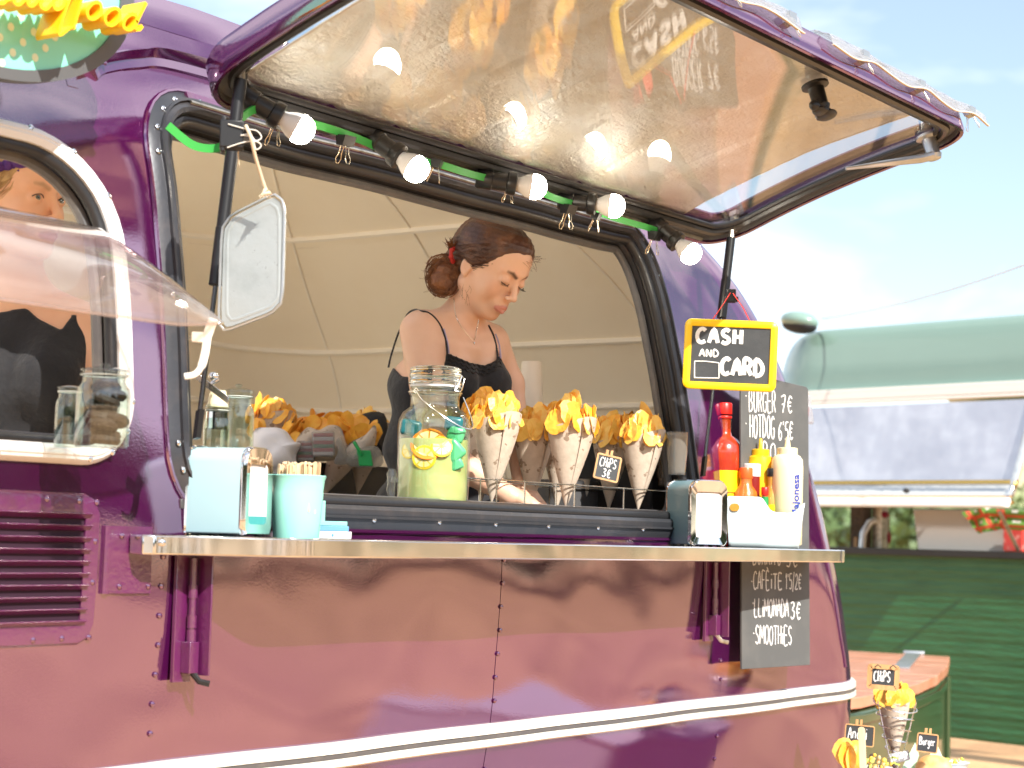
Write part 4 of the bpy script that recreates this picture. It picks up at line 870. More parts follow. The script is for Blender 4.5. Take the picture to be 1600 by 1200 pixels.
# ---- cash and card sign, hung on the right strut
P = at(1141, 555, 2.20); k = mpx(P); d, r = hdir(P); up = Vector((0, 0, 1))
t = thing('cash_sign', 'yellow framed chalkboard reading CASH AND CARD hanging from the right strut', 'sign', P)
ax = (r*1-up*.028).normalized(); ay = (up-r*(.045)+d*.04).normalized(); ay = (ay-ax*ay.dot(ax)).normalized(); nz = ay.cross(ax); nz = -nz if nz.dot(d) > 0 else nz
W, H = 146*k, 110*k
mb = MB(); mb.prism(rrect(-W/2+.012, W/2-.012, -H/2+.012, H/2-.012, .002, 2), P-nz*.003, ax, ay, nz*.004); mb.build('slate_panel', 'slate', t)
lp = dens(rrect(-W/2+.0095, W/2-.0095, -H/2+.0085, H/2-.0085, .008, 5), .01); pts = [np.array(P)+np.array(ax)*x+np.array(ay)*y for x, y in lp]
mb = MB(); mb.sweep(pts, [(-.0088, -.004), (-.0088, .0035), (-.0074, .005), (.0074, .005), (.0088, .0035), (.0088, -.004)], True, up=nz); mb.build('frame', 'sign_yellow', t, ang=50)
mb = MB(); S = lambda tx, x, y, h_, cw, rr, **kw: strokes(mb, tx, np.array(P)+np.array(ax)*x*k+np.array(ay)*y*k, ax, ay, nz, h_*k, cw*k, rr*k, lift=.0015, **kw)
S('CASH', -53, 18, 22, 14.5, 3.3, gap=.30, seed=3); S('AND', -48, -4, 11, 8.5, 1.3, gap=.25, seed=4); S('CARD', -13, -31, 25, 14, 3.5, gap=.22, seed=6)
bx = [(-54, -38), (-16, -37), (-17, -13), (-38, -11.5), (-55, -12)]
for i in range(5): a, b = bx[i], bx[(i+1) % 5]; mb.tube([np.array(P)+np.array(ax)*q[0]*k+np.array(ay)*q[1]*k+np.array(nz)*.0015 for q in (a, b)], .9*k, 6)
mb.build('chalk_writing', 'chalk', t)
hk = at(1143, 455, 2.24); mb = MB()
mb.tube([P+ax*-30*k+ay*H*.5, P+ax*-14*k+ay*(H*.5+26*k), hk], .0012, 6); mb.tube([P+ax*28*k+ay*H*.5, P+ax*16*k+ay*(H*.5+22*k), hk], .0012, 6); mb.build('hanging_string', 'red_string', t)
mb = MB(); mb.obox(hk+Vector((0, 0, -.012)), r*.011, d*.012, (0, 0, .016)); mb.obox(hk+Vector((0, 0, -.02)), r*.017, d*.009, (0, 0, .006)); tag(mb.build('cable_clamp', 'black', bevel=.002), 'black plastic clamp on the right strut above the cash sign', 'clamp')
# ---- long menu board on the body
Pt, Pb2 = at(1200, 593, 2.33), at(1213, 1045, 2.33); k = (mpx(Pt)+mpx(Pb2))/2
cx = 4.555; ztop = 1.79; zb = 1.028
t = thing('menu_board', 'tall dark grey chalk menu board with white hand-written prices under the sign', 'menu board', (cx, 2.31, zb))
ya_, yb_ = 2.352, 2.335; up2 = Vector((0, ya_-yb_, ztop-zb)).normalized(); 
axm = Vector((1, -.10, 0)).normalized(); nzm = up2.cross(axm); nzm = -nzm if nzm.y > 0 else nzm
w0 = 4.375; w1 = 4.700
O = Vector((w0+.01, 2.338, zb)); Wm = (w1-w0); Hm = ztop-zb
mb = MB(); mb.prism([(0, 0), (Wm, 0), (Wm, Hm-.022), (Wm-.01, Hm-.016), (0, Hm)], O, axm, up2, nzm*.006); mb.build('board', 'board', t, bevel=.001)
def bp(px, py): 
    return atP(px, py, O+nzm*.006, nzm)
mb = MB()
def mline(tx, x0, y0, x1, hpx, r_=1.5, seed=1, gap=.28):
    A = bp(x0, y0); B = bp(x1, y0+(x1-x0)*.02); top = bp(x0, y0-hpx); L_ = (B-A).length; n = sum(WID.get(c, 1)+gap for c in tx)-gap; cw = L_/n; axx = (B-A).normalized(); 
    strokes(mb, tx, A, axx, (top-A).normalized(), nzm, (top-A).length, cw, r_*k, gap=gap, seed=seed, flat=.3)
mline('BURGER', 1170, 643, 1212, 33, 1.15, 2, .2); mline('7€', 1220, 645, 1238, 26, 1.2, 3); mline('·', 1163, 625, 1168, 12, 1.4)
mline('HOTDOG', 1171, 684, 1210, 35, 1.2, 4, .2); mline("6'5€", 1216, 687, 1239, 28, 1.2, 5, .15); mline('·', 1163, 668, 1168, 12, 1.4)
mline('BO', 1192, 722, 1212, 30, 1.2, 6)
mline('BURRITO', 1176, 882, 1220, 30, 1.3, 7, .2); mline('5€', 1228, 886, 1246, 28, 1.2, 8)
mline('CAFÈ', 1177, 920, 1202, 28, 1.15, 9, .2); mline('iTE', 1204, 920, 1222, 24, 1.3, 10, .25); mline("1'5/2€", 1227, 920, 1252, 24, 1.05, 11, .12); mline('·', 1172, 914, 1177, 10, 1.5)
mline('LLiMONADA', 1178, 963, 1232, 28, 1.1, 12, .16); mline('3€', 1235, 967, 1251, 26, 1.25, 13); mline('·', 1174, 948, 1179, 10, 1.5)
mline('SMOOTHiES', 1180, 1006, 1237, 29, 1.1, 14, .16); mline('·', 1175, 995, 1180, 10, 1.5)
mb.build('chalk_writing', 'chalk', t)
# ---------------------------------------------------------------- foil sheet on the hatch window
def hpix(px, py, n=0):
    P = atP(px, py, Vector(HO+HN*(n+.012)), Vector(HN)); q = np.array(P)-HO; return float(q@HX), float(q@HD)
fl0, fr0 = hpix(401, 121)[0], hpix(1080, 340)[0]; fl1, fr1 = hpix(626, 0)[0], hpix(1440, 185)[0]
folds = [-.62, -.42, -.20, .02, .26, .47]
def foilp(u, v):
    v2 = v*1.04; xl = fl0+(fl1-fl0)*min(v*1.3, 1); xr = fr0+(fr1-fr0)*v; x = xl+(xr-xl)*u; y = .035+(HL-.055)*v2
    h = .021+.0030*(math.sin(x*17+y*6)+math.sin(y*19+x*7+1))*.5+.0008*math.sin(x*47+y*31)*math.sin(y*53-x*20)+.0004*math.sin(x*130+y*70)*math.sin(y*111-x*60)
    for f in folds: h += .006*math.exp(-((x-f-.04*math.sin(y*3))/.012)**2)
    return hp(x, y, h+.004)
mb = MB(); mb.grid(foilp, 200, 70); o = mb.build('foil_sheet', 'foil', ang=180); tag(o, 'crinkled silver foil insulation sheet lying behind the glass of the raised hatch', 'foil sheet')
for nm, pts in (('left', [foilp(0, i/20) for i in range(21)]), ('right', [foilp(1, i/20) for i in range(21)])):
    mb = MB(); mb.tube(pts, .0035, 6, up=HN, flat=.7); mb.build('foil_hem', 'foil_edge', o)
# binder clip: sprung black body and two wire handles
def clipmesh():
    a = MB(); a.prism([(-.011, 0), (.011, 0), (.007, .016), (-.007, .016)], (-.012, 0, 0), (0, 1, 0), (0, 0, -1), (.024, 0, 0))
    b = MB()
    for s in (-1, 1):
        y = .0055*s; P = [(-.0035, y, -.016), (-.0028, y*1.5, -.028), (-.0055, y*2.0, -.036), (-.003, y*2.2, -.043), (.003, y*2.2, -.043), (.0055, y*2.0, -.036), (.0028, y*1.5, -.028), (.0035, y, -.016)]
        b2 = MB(); b2.tube(P, .0007, 6); yield_.append(b2.mesh('wire_handle', 'brass_wire'))
    a2 = a.mesh('clip_body', 'black', 30); return a2
yield_ = []; clip_body = clipmesh(); clip_h = yield_[:]; clip_body_g = clip_body.copy(); clip_body_g.materials.clear(); clip_body_g.materials.append(MATS['alu'])
def clip(P, rx, ry, rz, label, group, sc=1, grey=False):
    t = thing('binder_clip', label, 'binder clip', P, 0, group); M = Euler((rx, ry, rz)).to_matrix().to_4x4() @ Matrix.Scale(sc, 4)
    inst(clip_body_g if grey else clip_body, 'clip_body', t, M)
    for h in clip_h: inst(h, 'wire_handle', t, M)
    return t
G1 = 'binder clips holding the lamp cable above the opening'
Yc = 2.375
for px, py, sc, rz, lab in ((432, 186, 1.15, .2, 'binder clip half hidden behind the first bulb from the left'), (541, 212, 1.25, -.1, 'binder clip on the green cable between the first and second bulbs'),
                            (683, 250, 1.1, .5, 'binder clip just right of the second bulb'), (797, 286, 1.0, .1, 'binder clip by the black socket of the third bulb'),
                            (889, 320, 1.3, -.1, 'binder clip between the third and fourth bulbs'), (932, 333, 1.0, .3, 'binder clip behind the black socket of the fourth bulb'), (1024, 362, 1.3, .1, 'binder clip nearest the fifth bulb at the right end')):
    P = at(px, py, Yc); clip(P, .15, 0, rz, lab, G1, sc)
# bulbs in black sockets
sock = MB(); sock.lathe([(0, -.092), (.019, -.092), (.022, -.087), (.022, -.058), (.0195, -.056), (.0195, -.026), (.024, -.024), (.026, -.018), (.026, -.006), (.021, -.004), (.016, -.004)], 24); sock_me = sock.mesh('socket', 'black', 35)
b_me = MB().lathe([(.012, -.012), (.016, .002), (.0235, .016), (.0262, .026), (.0268, .0285)], 28, caps=False).mesh('bulb_base', 'bulb_plastic', 60)
g_me = MB().lathe([(.0268, .0288), (.0275, .034), (.0268, .042), (.0235, .050), (.0175, .0565), (.009, .0605), (.0001, .062)], 28, caps=False).mesh('bulb_globe', 'bulb_lit', 60)
bulbs = [((470, 202), (408, 166), 'lit globe bulb farthest left, beside the left strut'), ((650, 264), (611, 236), 'lit globe bulb second from the left above the opening'), ((836, 292), (790, 285), 'lit globe bulb above the brunette, third from the left'),
         ((959, 322), (920, 318), 'lit globe bulb second from the right above the opening'), ((1079, 396), (1048, 370), 'lit globe bulb at the right corner of the opening, lowest of the row')]
for (bx_, by_), (sx, sy), lab in bulbs:
    Pb_ = at(bx_, by_, 2.305); Ps = at(sx, sy, 2.355); ax_ = (Pb_-Ps).normalized(); q = ax_.to_track_quat('Z', 'Y').to_matrix().to_4x4()
    t = thing('light_bulb', lab, 'light bulb', Pb_, 0, 'lit bulbs in a row above the opening'); M = q @ Matrix.Translation((0, 0, -.036))
    inst(b_me, 'bulb_base', t, M); inst(g_me, 'bulb_globe', t, M); inst(sock_me, 'socket', t, M)
# green flat cable
cabl = [(262, 196, 2.46), (300, 226, 2.44), (335, 232, 2.41), (352, 222, 2.38), (372, 190, 2.36), (402, 170, 2.355), (440, 183, 2.385), (490, 194, 2.385), (530, 206, 2.385), (562, 218, 2.385), (605, 236, 2.38), (650, 250, 2.39), (690, 258, 2.38), (735, 272, 2.38), (785, 284, 2.38), (830, 293, 2.385), (865, 309, 2.38), (910, 323, 2.38), (965, 342, 2.385), (1020, 358, 2.38), (1052, 371, 2.38)]
P = catmull([at(*c) for c in cabl], 5); mb = MB(); mb.sweep(P, [(-.002, -.0075), (-.002, .0075), (.002, .0075), (.002, -.0075)], False, up=(0, -.25, .97)); tag(mb.build('lamp_cable', 'green_cable', ang=35), 'flat bright green cable linking the bulbs along the top of the opening', 'cable')
# clamp, twine and hanging tray at the left strut
P = at(366, 212, 2.20); d, r = hdir(P); up = Vector((0, 0, 1)); k = mpx(P)
t = thing('strut_clip', 'large black binder clip gripping the left strut with twine on it', 'binder clip', P)
mb = MB(); mb.obox(P-r*.004, r*.020, d*.017, (0, 0, .023)); mb.obox(P-r*.018-d*.003, r*.004, d*.012, (0, 0, .030)); mb.build('clip_body', 'black', t, bevel=.002)
for s, y in ((1, 4), (-1, -9)): mb = MB(); mb.tube(catmull([P+r*(a*k)+up*((b+y)*k)-d*.02 for a, b in ((-10, 12*s-2), (16, 4*s), (34, 2*s), (42, -8), (34, -14), (26, -8*s), (10, -6*s))], 5), .0010, 6); mb.build('wire_handle', 'trim_white', t)
tw = [at(384, 196, 2.17), at(392, 215, 2.16), at(399, 245, 2.165), at(408, 275, 2.17), at(415, 296, 2.17)]
mb = MB(); mb.tube(catmull(tw, 6), .0030, 8); mb.tube([tw[-1], at(421, 302, 2.168), at(409, 303, 2.168), tw[-1]], .0042, 8); mb.tube([at(376, 190, 2.2), at(372, 240, 2.205), at(374, 262, 2.207)], .0012, 5)
for a in range(12): mb.tube([at(413, 300, 2.168), at(404+a*2.0, 307+3*math.sin(a*2.1), 2.166)], .0006, 4)
tag(mb.build('twine', 'twine', kind=None), 'frayed natural twine tied from the left strut to the metal tray', 'twine')
cor = [(342, 505, 2.27), (347, 358, 2.27), (362, 336, 2.262), (428, 303, 2.19), (441, 312, 2.18), (445, 330, 2.178), (441, 472, 2.185), (424, 490, 2.195), (352, 517, 2.26)]
A0, A1, A2 = at(342, 505, 2.27), at(350, 345, 2.27), at(436, 306, 2.18); axt = (A2-A1).normalized(); nt_ = axt.cross((A0-A1).normalized()).normalized(); nt_ = -nt_ if nt_.y > 0 else nt_
poly3 = [atP(px, py, A1, nt_) for px, py, _ in cor]; ayt = nt_.cross(axt)
t = thing('metal_tray', 'dull aluminium tray hanging on twine in front of the opening, left side', 'tray', sum(poly3, Vector())/len(poly3))
p2 = [((p-A1).dot(axt), (p-A1).dot(ayt)) for p in poly3]; cen = np.mean(p2, axis=0); 
def rnd(P, r_=.25):
    out = []; n = len(P)
    for i in range(n):
        a, b, c = map(np.array, (P[i-1], P[i], P[(i+1) % n]))
        for q in (.0, .5, 1): 
            e = b+(a-b)*r_*(1-q)*.5+(c-b)*r_*q*.5; out.append(tuple(e))
    return out
pr = rnd(p2); mb = MB(); prs = [((x-cen[0])*.95+cen[0], (y-cen[1])*.96+cen[1]) for x, y in pr]
mb.prism(prs, A1+nt_*-.003, axt, ayt, nt_*.002); mb.build('tray_panel', 'tray_alu', t, ang=30)
prs = [((x-cen[0])*.82+cen[0], (y-cen[1])*.88+cen[1]) for x, y in pr]; mb = MB(); lp = [A1+axt*x+ayt*y-nt_*.0008 for x, y in dens(prs, .01)]; mb.sweep(lp, [(-.003, 0), (0, .0010), (.003, 0)], True, up=nt_); mb.build('pressed_ridge', 'tray_alu', t)
mb = MB(); lp = [A1+axt*x+ayt*y for x, y in dens(pr, .01)]; mb.sweep(lp, [(-.002, -.0025), (-.002, .0025), (.0008, .003), (.0018, 0), (.0008, -.003)], True, up=nt_); mb.build('rolled_rim', 'alu', t)
# ---------------------------------------------------------------- oval name sign, upper left
Ys = 2.35; c0 = at(-20, -60, Ys); rx = at(202, -60, Ys).x-c0.x; rz = (at(-20, 122, Ys).z-c0.z)*-1; Cn = Vector((c0.x, Ys, c0.z))
t = thing('name_sign', 'round teal polka dot sign with grey rim and raised yellow script letters', 'sign', Cn)
N = 72; ex = lambda a, s: (rx*s*math.cos(a), rz*s*math.sin(a))
mb = MB(); mb.prism([ex(2*PI*i/N, .905) for i in range(N)], Cn+Vector((0, -.012, 0)), (1, 0, 0), (0, 0, 1), (0, .02, 0)); mb.build('teal_disc', 'teal', t)
mb = MB(); V = []; 
for i in range(N):
    for s, y in ((.90, -.016), (1, -.016), (1, .012), (.90, .012)): x, z = ex(2*PI*i/N, s); V.append((Cn.x+x, Ys+y, Cn.z+z))
mb.add(V, [(i*4+j, i*4+(j+1) % 4, ((i+1) % N)*4+(j+1) % 4, ((i+1) % N)*4+j) for i in range(N) for j in range(4)]); mb.build('rim', 'sign_grey', t)
dots = [(33, 26), (17, 42), (53, 50), (69, 36), (0, 58), (36, 66), (20, 82), (71, 75), (86, 58), (0, 18), (55, 90), (3, 98), (84, 21)]
dm = MB().lathe([(.0001, -.0006), (.0066, 0), (.0001, .0006)], 16).mesh('dot', 'dot_cream')
for x, y in dots+[(x-35, y-8) for x, y in ((33, 26), (17, 42), (0, 58), (20, 82))]:
    P = at(x, y, Ys-.0125); q = put(dm, 'dot', t, Matrix.Translation(P) @ Euler((PI/2, 0, 0)).to_matrix().to_4x4())
def letter(name, polys, w=.0058, dep=.052):
    mb = MB(); 
    for closed, pts in polys:
        P = [np.array(at(x, y, Ys-.085)) for x, y in pts]; P = catmull(P, 5, closed)
        mb.sweep(P, [(-w/2, 0), (-w/2, dep), (w/2, dep), (w/2, 0)], closed, up=(0, 1, 0))
    mb.build(name, 'yellow', t, ang=50)
letter('letter', [(True, [(112, 42), (117, 40), (132, -22), (118, -20), (92, 52)])], .004)
letter('letter', [(True, [(147, 4), (137, 15), (139, 27), (148, 29), (158, 20), (157, 6)])]); letter('letter', [(True, [(178, 13), (166, 22), (166, 35), (176, 39), (186, 30), (187, 17)])])
letter('letter', [(True, [(206, 22), (196, 30), (194, 42), (203, 46), (212, 38), (214, 26)]), (False, [(229, 4), (218, 26), (212, 42), (218, 46), (223, 40)])])
letter('letter', [(False, [(90, -8), (84, 4), (88, 14), (98, 10), (104, -6)]), (False, [(70, -6), (64, 8), (72, 14), (82, 4)])])
letter('letter', [(False, [(50, -10), (44, 4), (50, 9), (58, 2), (62, -10)]), (False, [(28, -8), (22, 2), (30, 7), (40, -2)])]); letter('letter', [(False, [(-8, -10), (-4, 2), (6, 4), (14, -6)])])
mb = MB(); mb.box(Cn.x-.1, Cn.x+.1, Ys+.008, Ys+.22, Cn.z-.05, Cn.z-.03); mb.build('sign_bracket', 'purple_old', t)
# ---------------------------------------------------------------- clear acrylic flap of the left window
hx0, hx1 = .98, 2.19; hA = np.array((0, 2.375, 1.838)); hB = np.array((0, 2.085, 1.655)); fd = (hB-hA); fn_ = np.array((0, -.212, .29)); fn_ /= np.linalg.norm(fn_)
def flap(u, v, th=0):
    # u along x, v from hinge to free edge; dome bulging up and out, rounded corners
    w = (hx1-hx0)/2; cx_ = (hx0+hx1)/2; a = 2*u-1; x = cx_+w*a*(1+.045*v); e = 1-abs(a)**7; vv = v*(1-.10*abs(a)**10)
    b = .030*(max(0, 1-abs(a)**5)**.5)*(math.sin(min(1, vv*1.02)*PI)**.55 if 0 < vv < .98 else 0)
    return np.array((x, 0, 0))+hA+fd*vv+fn_*(b+th)
t = thing('window_flap', 'clear domed acrylic flap propped open over the left caravan window', 'window flap', (1.6, 2.375, 1.868))
mb = MB(); mb.grid(lambda u, v: flap(u, v, .004), 60, 24); mb.grid(lambda u, v: flap(u, v, 0), 60, 24)
for f in (lambda u, v: flap(u, 0, .004*v), lambda u, v: flap(u, 1, .004*v)): mb.grid(f, 60, 1)
for f in (lambda u, v: flap(0, u, .004*v), lambda u, v: flap(1, u, .004*v)): mb.grid(f, 24, 1)
mb.build('acrylic_dome', 'acrylic_tint', t, ang=70)
mb = MB(); path = [flap(1, i/12, .002) for i in range(3, 12)]+[flap(.985, 1, .002)]+[flap(1-i/20, 1, .002) for i in range(1, 21)]; mb.tube(path, .0045, 8, up=fn_, flat=.6); mb.build('flap_rim', 'acrylic_tint', t)
A = Vector(flap(.975, .97, 0)); dd_, rr_ = hdir(A); kk = mpx(A)
mb = MB(); q = lambda x, y: A+rr_*((x-312)*kk)+Vector((0, 0, -(y-526)*kk))
mb.tube(catmull([q(314, 524), q(306, 548), q(303, 575), q(298, 598), q(288, 612), q(272, 616)], 5), [.008]*6+[.007]*10+[.0055]*10, 8, flat=.5, up=dd_); mb.obox(q(290, 554), rr_*.009, dd_*.006, (0, 0, .008)); mb.build('latch_hook', 'trim_white', t, bevel=.001)
# ---------------------------------------------------------------- cloth and film clipped over the hatch's outer edge
def drape(name, x0, x1, m, label, cat, seed, lift=.0, hang=.02, back=.10):
    q = np.random.RandomState(seed); ph = q.uniform(0, 6, 4)
    def fn(u, v):
        x = x0+(x1-x0)*u; rip = .005*math.sin(x*19+ph[0])+.003*math.sin(x*43+ph[1])
        s = v; edge = HL+.012
        if s < .35: vv = edge-back*(1-s/.35); n = .056+lift+.006*math.sin(x*17+ph[2]+s*4)*(1-s)+rip*.6+.010*math.sin(s*9)
        elif s < .65: a = (s-.35)/.3*PI/2; vv = edge+.012*math.sin(a); n = .050+lift-(1-math.cos(a))*.015+rip*.5
        else: vv = edge+.012+rip*.3; n = .035+lift-(s-.65)/.35*(hang+.008*math.sin(x*23+ph[3]))
        return hp(x, vv, n)
    mb = MB(); mb.grid(fn, 60, 14); o = mb.build(name, m, ang=180); so = o.modifiers.new('s', 'SOLIDIFY'); so.thickness = .0015
    tag(o, label, cat)
    mb = MB(); mb.tube([fn(i/60, 1) for i in range(61)], .0035, 6, flat=.6); mb.build('hem', 'canvas', o); return fn
def hx_(px, py): return hpix(px, py, .03)[0]
drape('canvas_cover', hx_(1010, -50), hx_(1212, 45), 'clear_film', 'rolled clear plastic cover with cloth hem clipped to the hatch edge, upper piece', 'cover', 1, .004, .022)
drape('canvas_cover', hx_(1262, 70), hx_(1500, 196), 'clear_film', 'clear plastic cover with cloth hem clipped along the hatch edge at right', 'cover', 2, .004, .020)
Gc = 'grey clips on the outer edge of the hatch'
for px, py, lab in ((1200, 38, 'grey clip on the hatch edge beside the black catch'), (1318, 96, 'grey clip on the hatch edge where the right plastic cover begins'), (1403, 143, 'grey clip at the middle of the right plastic cover'), (1481, 184, 'grey clip nearest the right corner of the hatch'), (1104, -8, 'grey clip at the very top of the picture on the hatch edge')):
    x = hx_(px, py); P = Vector(hp(x, HL+.016, .045)); clip(P, -.25, 0, .0, lab, Gc, 1.25, grey=True)
# ---------------------------------------------------------------- people: signed distance modelling
from mathutils.bvhtree import BVHTree
class Field:
    def __init__(s, lo, hi, h):
        s.lo = np.array(lo, float); s.h = h; n = np.ceil((np.array(hi)-s.lo)/h).astype(int)+1; s.n = n
        s.ax = [s.lo[i]+h*np.arange(n[i]) for i in range(3)]; s.d = np.full(n, 1.0, np.float32)
    def sub(s, lo, hi):
        sl = []
        for i in range(3):
            a = int(np.clip((lo[i]-s.lo[i])/s.h, 0, s.n[i])); b = int(np.clip((hi[i]-s.lo[i])/s.h+2, 0, s.n[i])); sl.append(slice(a, b))
        sl = tuple(sl); g = np.meshgrid(*[s.ax[i][sl[i]] for i in range(3)], indexing='ij'); return sl, [q.astype(np.float32) for q in g]
    def op(s, fn, lo, hi, k, mode='u', pad=.05):
        lo = np.array(lo)-k-pad; hi = np.array(hi)+k+pad; sl, (x, y, z) = s.sub(lo, hi)
        if x.size == 0: return
        v = fn(x, y, z); a = s.d[sl]
        if mode == 'u': h = np.maximum(k-np.abs(a-v), 0)/k; s.d[sl] = np.minimum(a, v)-h*h*k*.25
        elif mode == 's': v = -v; h = np.maximum(k-np.abs(a-v), 0)/k; s.d[sl] = np.maximum(a, v)+h*h*k*.25
    def cone(s, a, b, ra, rb, k=.02, mode='u'):
        a, b = np.array(a, float), np.array(b, float); ab = b-a; L2 = max(ab@ab, 1e-9); m = max(ra, rb)
        def fn(x, y, z):
            t = np.clip(((x-a[0])*ab[0]+(y-a[1])*ab[1]+(z-a[2])*ab[2])/L2, 0, 1)
            return np.sqrt((x-a[0]-t*ab[0])**2+(y-a[1]-t*ab[1])**2+(z-a[2]-t*ab[2])**2)-(ra+(rb-ra)*t)
        s.op(fn, np.minimum(a, b)-m, np.maximum(a, b)+m, k, mode)
    def ell(s, c, r, R=None, k=.02, mode='u'):
        c = np.array(c, float); r = np.array(r, float); Rm = np.eye(3) if R is None else np.array(R); m = max(r)
        def fn(x, y, z):
            X = x-c[0]; Y = y-c[1]; Z = z-c[2]; q = [Rm[0, i]*X+Rm[1, i]*Y+Rm[2, i]*Z for i in range(3)]
            k0 = np.sqrt(sum((q[i]/r[i])**2 for i in range(3))); k1 = np.sqrt(sum((q[i]/r[i]**2)**2 for i in range(3)))+1e-6; return k0*(k0-1)/k1
        s.op(fn, c-m, c+m, k, mode)
    def mesh(s):
        d = s.d; n = s.n; S = d < 0; c = np.zeros(tuple(n-1), int)
        for i in (0, 1):
            for j in (0, 1):
                for k in (0, 1): c += S[i:n[0]-1+i, j:n[1]-1+j, k:n[2]-1+k]
        act = (c > 0) & (c < 8); idx = -np.ones(act.shape, int); ii = np.argwhere(act); idx[act] = np.arange(len(ii)); acc = np.zeros((len(ii), 3)); cnt = np.zeros(len(ii))
        for ax in range(3):
            o = [q for q in range(3) if q != ax]
            for u in (0, 1):
                for v in (0, 1):
                    a = ii.copy(); a[:, o[0]] += u; a[:, o[1]] += v; b = a.copy(); b[:, ax] += 1
                    da = d[tuple(a.T)]; db = d[tuple(b.T)]; m = (da < 0) != (db < 0); t = np.where(m, da/(da-db+1e-12), 0); p = a.astype(float); p[:, ax] += t; acc += p*m[:, None]; cnt += m
        V = s.lo+acc/cnt[:, None]*s.h; F_ = []
        for ax in range(3):
            o = [q for q in range(3) if q != ax]; sa = [slice(None)]*3; sb = [slice(None)]*3; sa[ax] = slice(0, n[ax]-1); sb[ax] = slice(1, n[ax])
            e = np.argwhere(S[tuple(sa)] != S[tuple(sb)]); e = e[(e[:, o[0]] > 0) & (e[:, o[1]] > 0) & (e[:, o[0]] < n[o[0]]-1) & (e[:, o[1]] < n[o[1]]-1)]
            q = []
            for u, v in ((1, 1), (0, 1), (0, 0), (1, 0)):
                t = e.copy(); t[:, o[0]] -= u; t[:, o[1]] -= v; q.append(idx[tuple(t.T)])
            q = np.stack(q, 1); ins = S[tuple(e.T)]; fl = ins if ax != 1 else ~ins; q = np.where(fl[:, None], q, q[:, ::-1]); F_.append(q)
        return V, np.concatenate(F_)
def head_sdf(f, T, eyes_open=False, W=1.0):
    """T: 4x4 numpy head frame (x to the side, y forward, z up)"""
    R = T[:3, :3]; P = lambda *p: T[:3, 3]+R @ (np.array(p)*W)
    e = lambda c, r, k, mode='u', Rl=None: f.ell(P(*c), np.array(r)*W, R if Rl is None else R @ Rl, k, mode)
    c = lambda a, b, ra, rb, k, mode='u': f.cone(P(*a), P(*b), ra*W, rb*W, k, mode)
    e((0, -.018, .033), (.073, .092, .080), .02); e((0, .022, -.015), (.061, .062, .080), .03); e((0, .045, .045), (.054, .042, .048), .03)
    for s in (-1, 1):
        c((s*.050, -.004, -.050), (s*.022, .052, -.086), .020, .017, .022)
        e((s*.037, .056, -.030), (.022, .020, .026), .022); c((s*.010, .084, .024), (s*.042, .070, .022), .008, .007, .014)
    e((0, .066, -.095), (.020, .015, .013), .018); e((0, .074, -.060), (.025, .018, .022), .018)
    for s in (-1, 1): e((s*.0315, .096, .004), (.019, .013, .012), .013, 's')
    c((0, .082, .018), (0, .1015, -.026), .0058, .0080, .013); e((0, .1045, -.0315), (.0085, .0085, .0075), .006)
    for s in (-1, 1): e((s*.0108, .0965, -.0355), (.0058, .0080, .0058), .005); e((s*.0060, .1015, -.0415), (.0030, .0045, .0028), .003, 's')
    for s in (-1, 1):
        c((s*.0215, .0845, -.0665), (s*.003, .0940, -.0608), .0020, .0036, .004); c((s*.018, .0845, -.0685), (0, .0925, -.0722), .0022, .0046, .004)
    for s in (-1, 1): c((s*.0235, .0860, -.0672), (0, .1010, -.0663), .0010, .0014, .0025, 's')
    for s in (-1, 1):
        e((s*.0315, .0745, .0015), (.0148, .0135, .0135), .004)
        if eyes_open:
            e((s*.0315, .0890, .0010), (.0128, .0065, .0050), .0025, 's')
        else:
            c((s*.020, .0865, -.0060), (s*.042, .0830, -.0055), .0011, .0011, .002, 's'); c((s*.019, .0865, .0075), (s*.043, .0815, .0075), .0008, .0008, .003, 's')
        Rl = np.array(Euler((.15, s*-.25, s*.35)).to_matrix())
        e((s*.0725, -.010, -.012), (.0065, .0145, .0245), .005, Rl=Rl); e((s*.0790, -.006, -.008), (.004, .0080, .0140), .004, 's', Rl=Rl); e((s*.0735, -.004, -.032), (.0050, .007, .008), .005)
def hframe(C, yaw, pitch, roll=0):
    """C head centre; yaw from facing the camera towards the right of the picture"""
    d, r = hdir(C); d = np.array(d); r = np.array(r); up = Z3
    f_ = math.sin(yaw)*r-math.cos(yaw)*d; F_ = f_*math.cos(pitch)-up*math.sin(pitch); U_ = up*math.cos(pitch)+f_*math.sin(pitch); X_ = np.cross(F_, U_)
    Rm = np.stack([X_, F_, U_], 1); c, s = math.cos(roll), math.sin(roll); Rm = Rm @ np.array([[c, 0, s], [0, 1, 0], [-s, 0, c]]); T = np.eye(4); T[:3, :3] = Rm; T[:3, 3] = C; return T
def skinmat(name, base, base2, lip=(.50, .13, .10), brow=(.06, .025, .015), blush=(.66, .22, .14)):
    m = mat(name, base, .47, sss=.12, var=(14, base2, .35, .7), bump=(320, .00035)); nt = m.node_tree; N, L = nt.nodes, nt.links; b = N['Principled BSDF']; cur = b.inputs['Base Color'].links[0].from_socket
    for an, col in (('blush', blush), ('lips', lip), ('brow', brow)):
        at_ = N.new('ShaderNodeAttribute'); at_.attribute_name = an; mm = N.new('ShaderNodeMix'); mm.data_type = 'RGBA'; L.new(at_.outputs['Fac'], mm.inputs[0]); L.new(cur, mm.inputs[6]); mm.inputs[7].default_value = (*col, 1); cur = mm.outputs[2]
    L.new(cur, b.inputs['Base Color']); return m
def segd(Q, a, b):
    a, b = np.array(a), np.array(b); ab = b-a; t = np.clip((Q-a) @ ab/(ab @ ab), 0, 1); return np.linalg.norm(Q-a-t[:, None]*ab, axis=1)
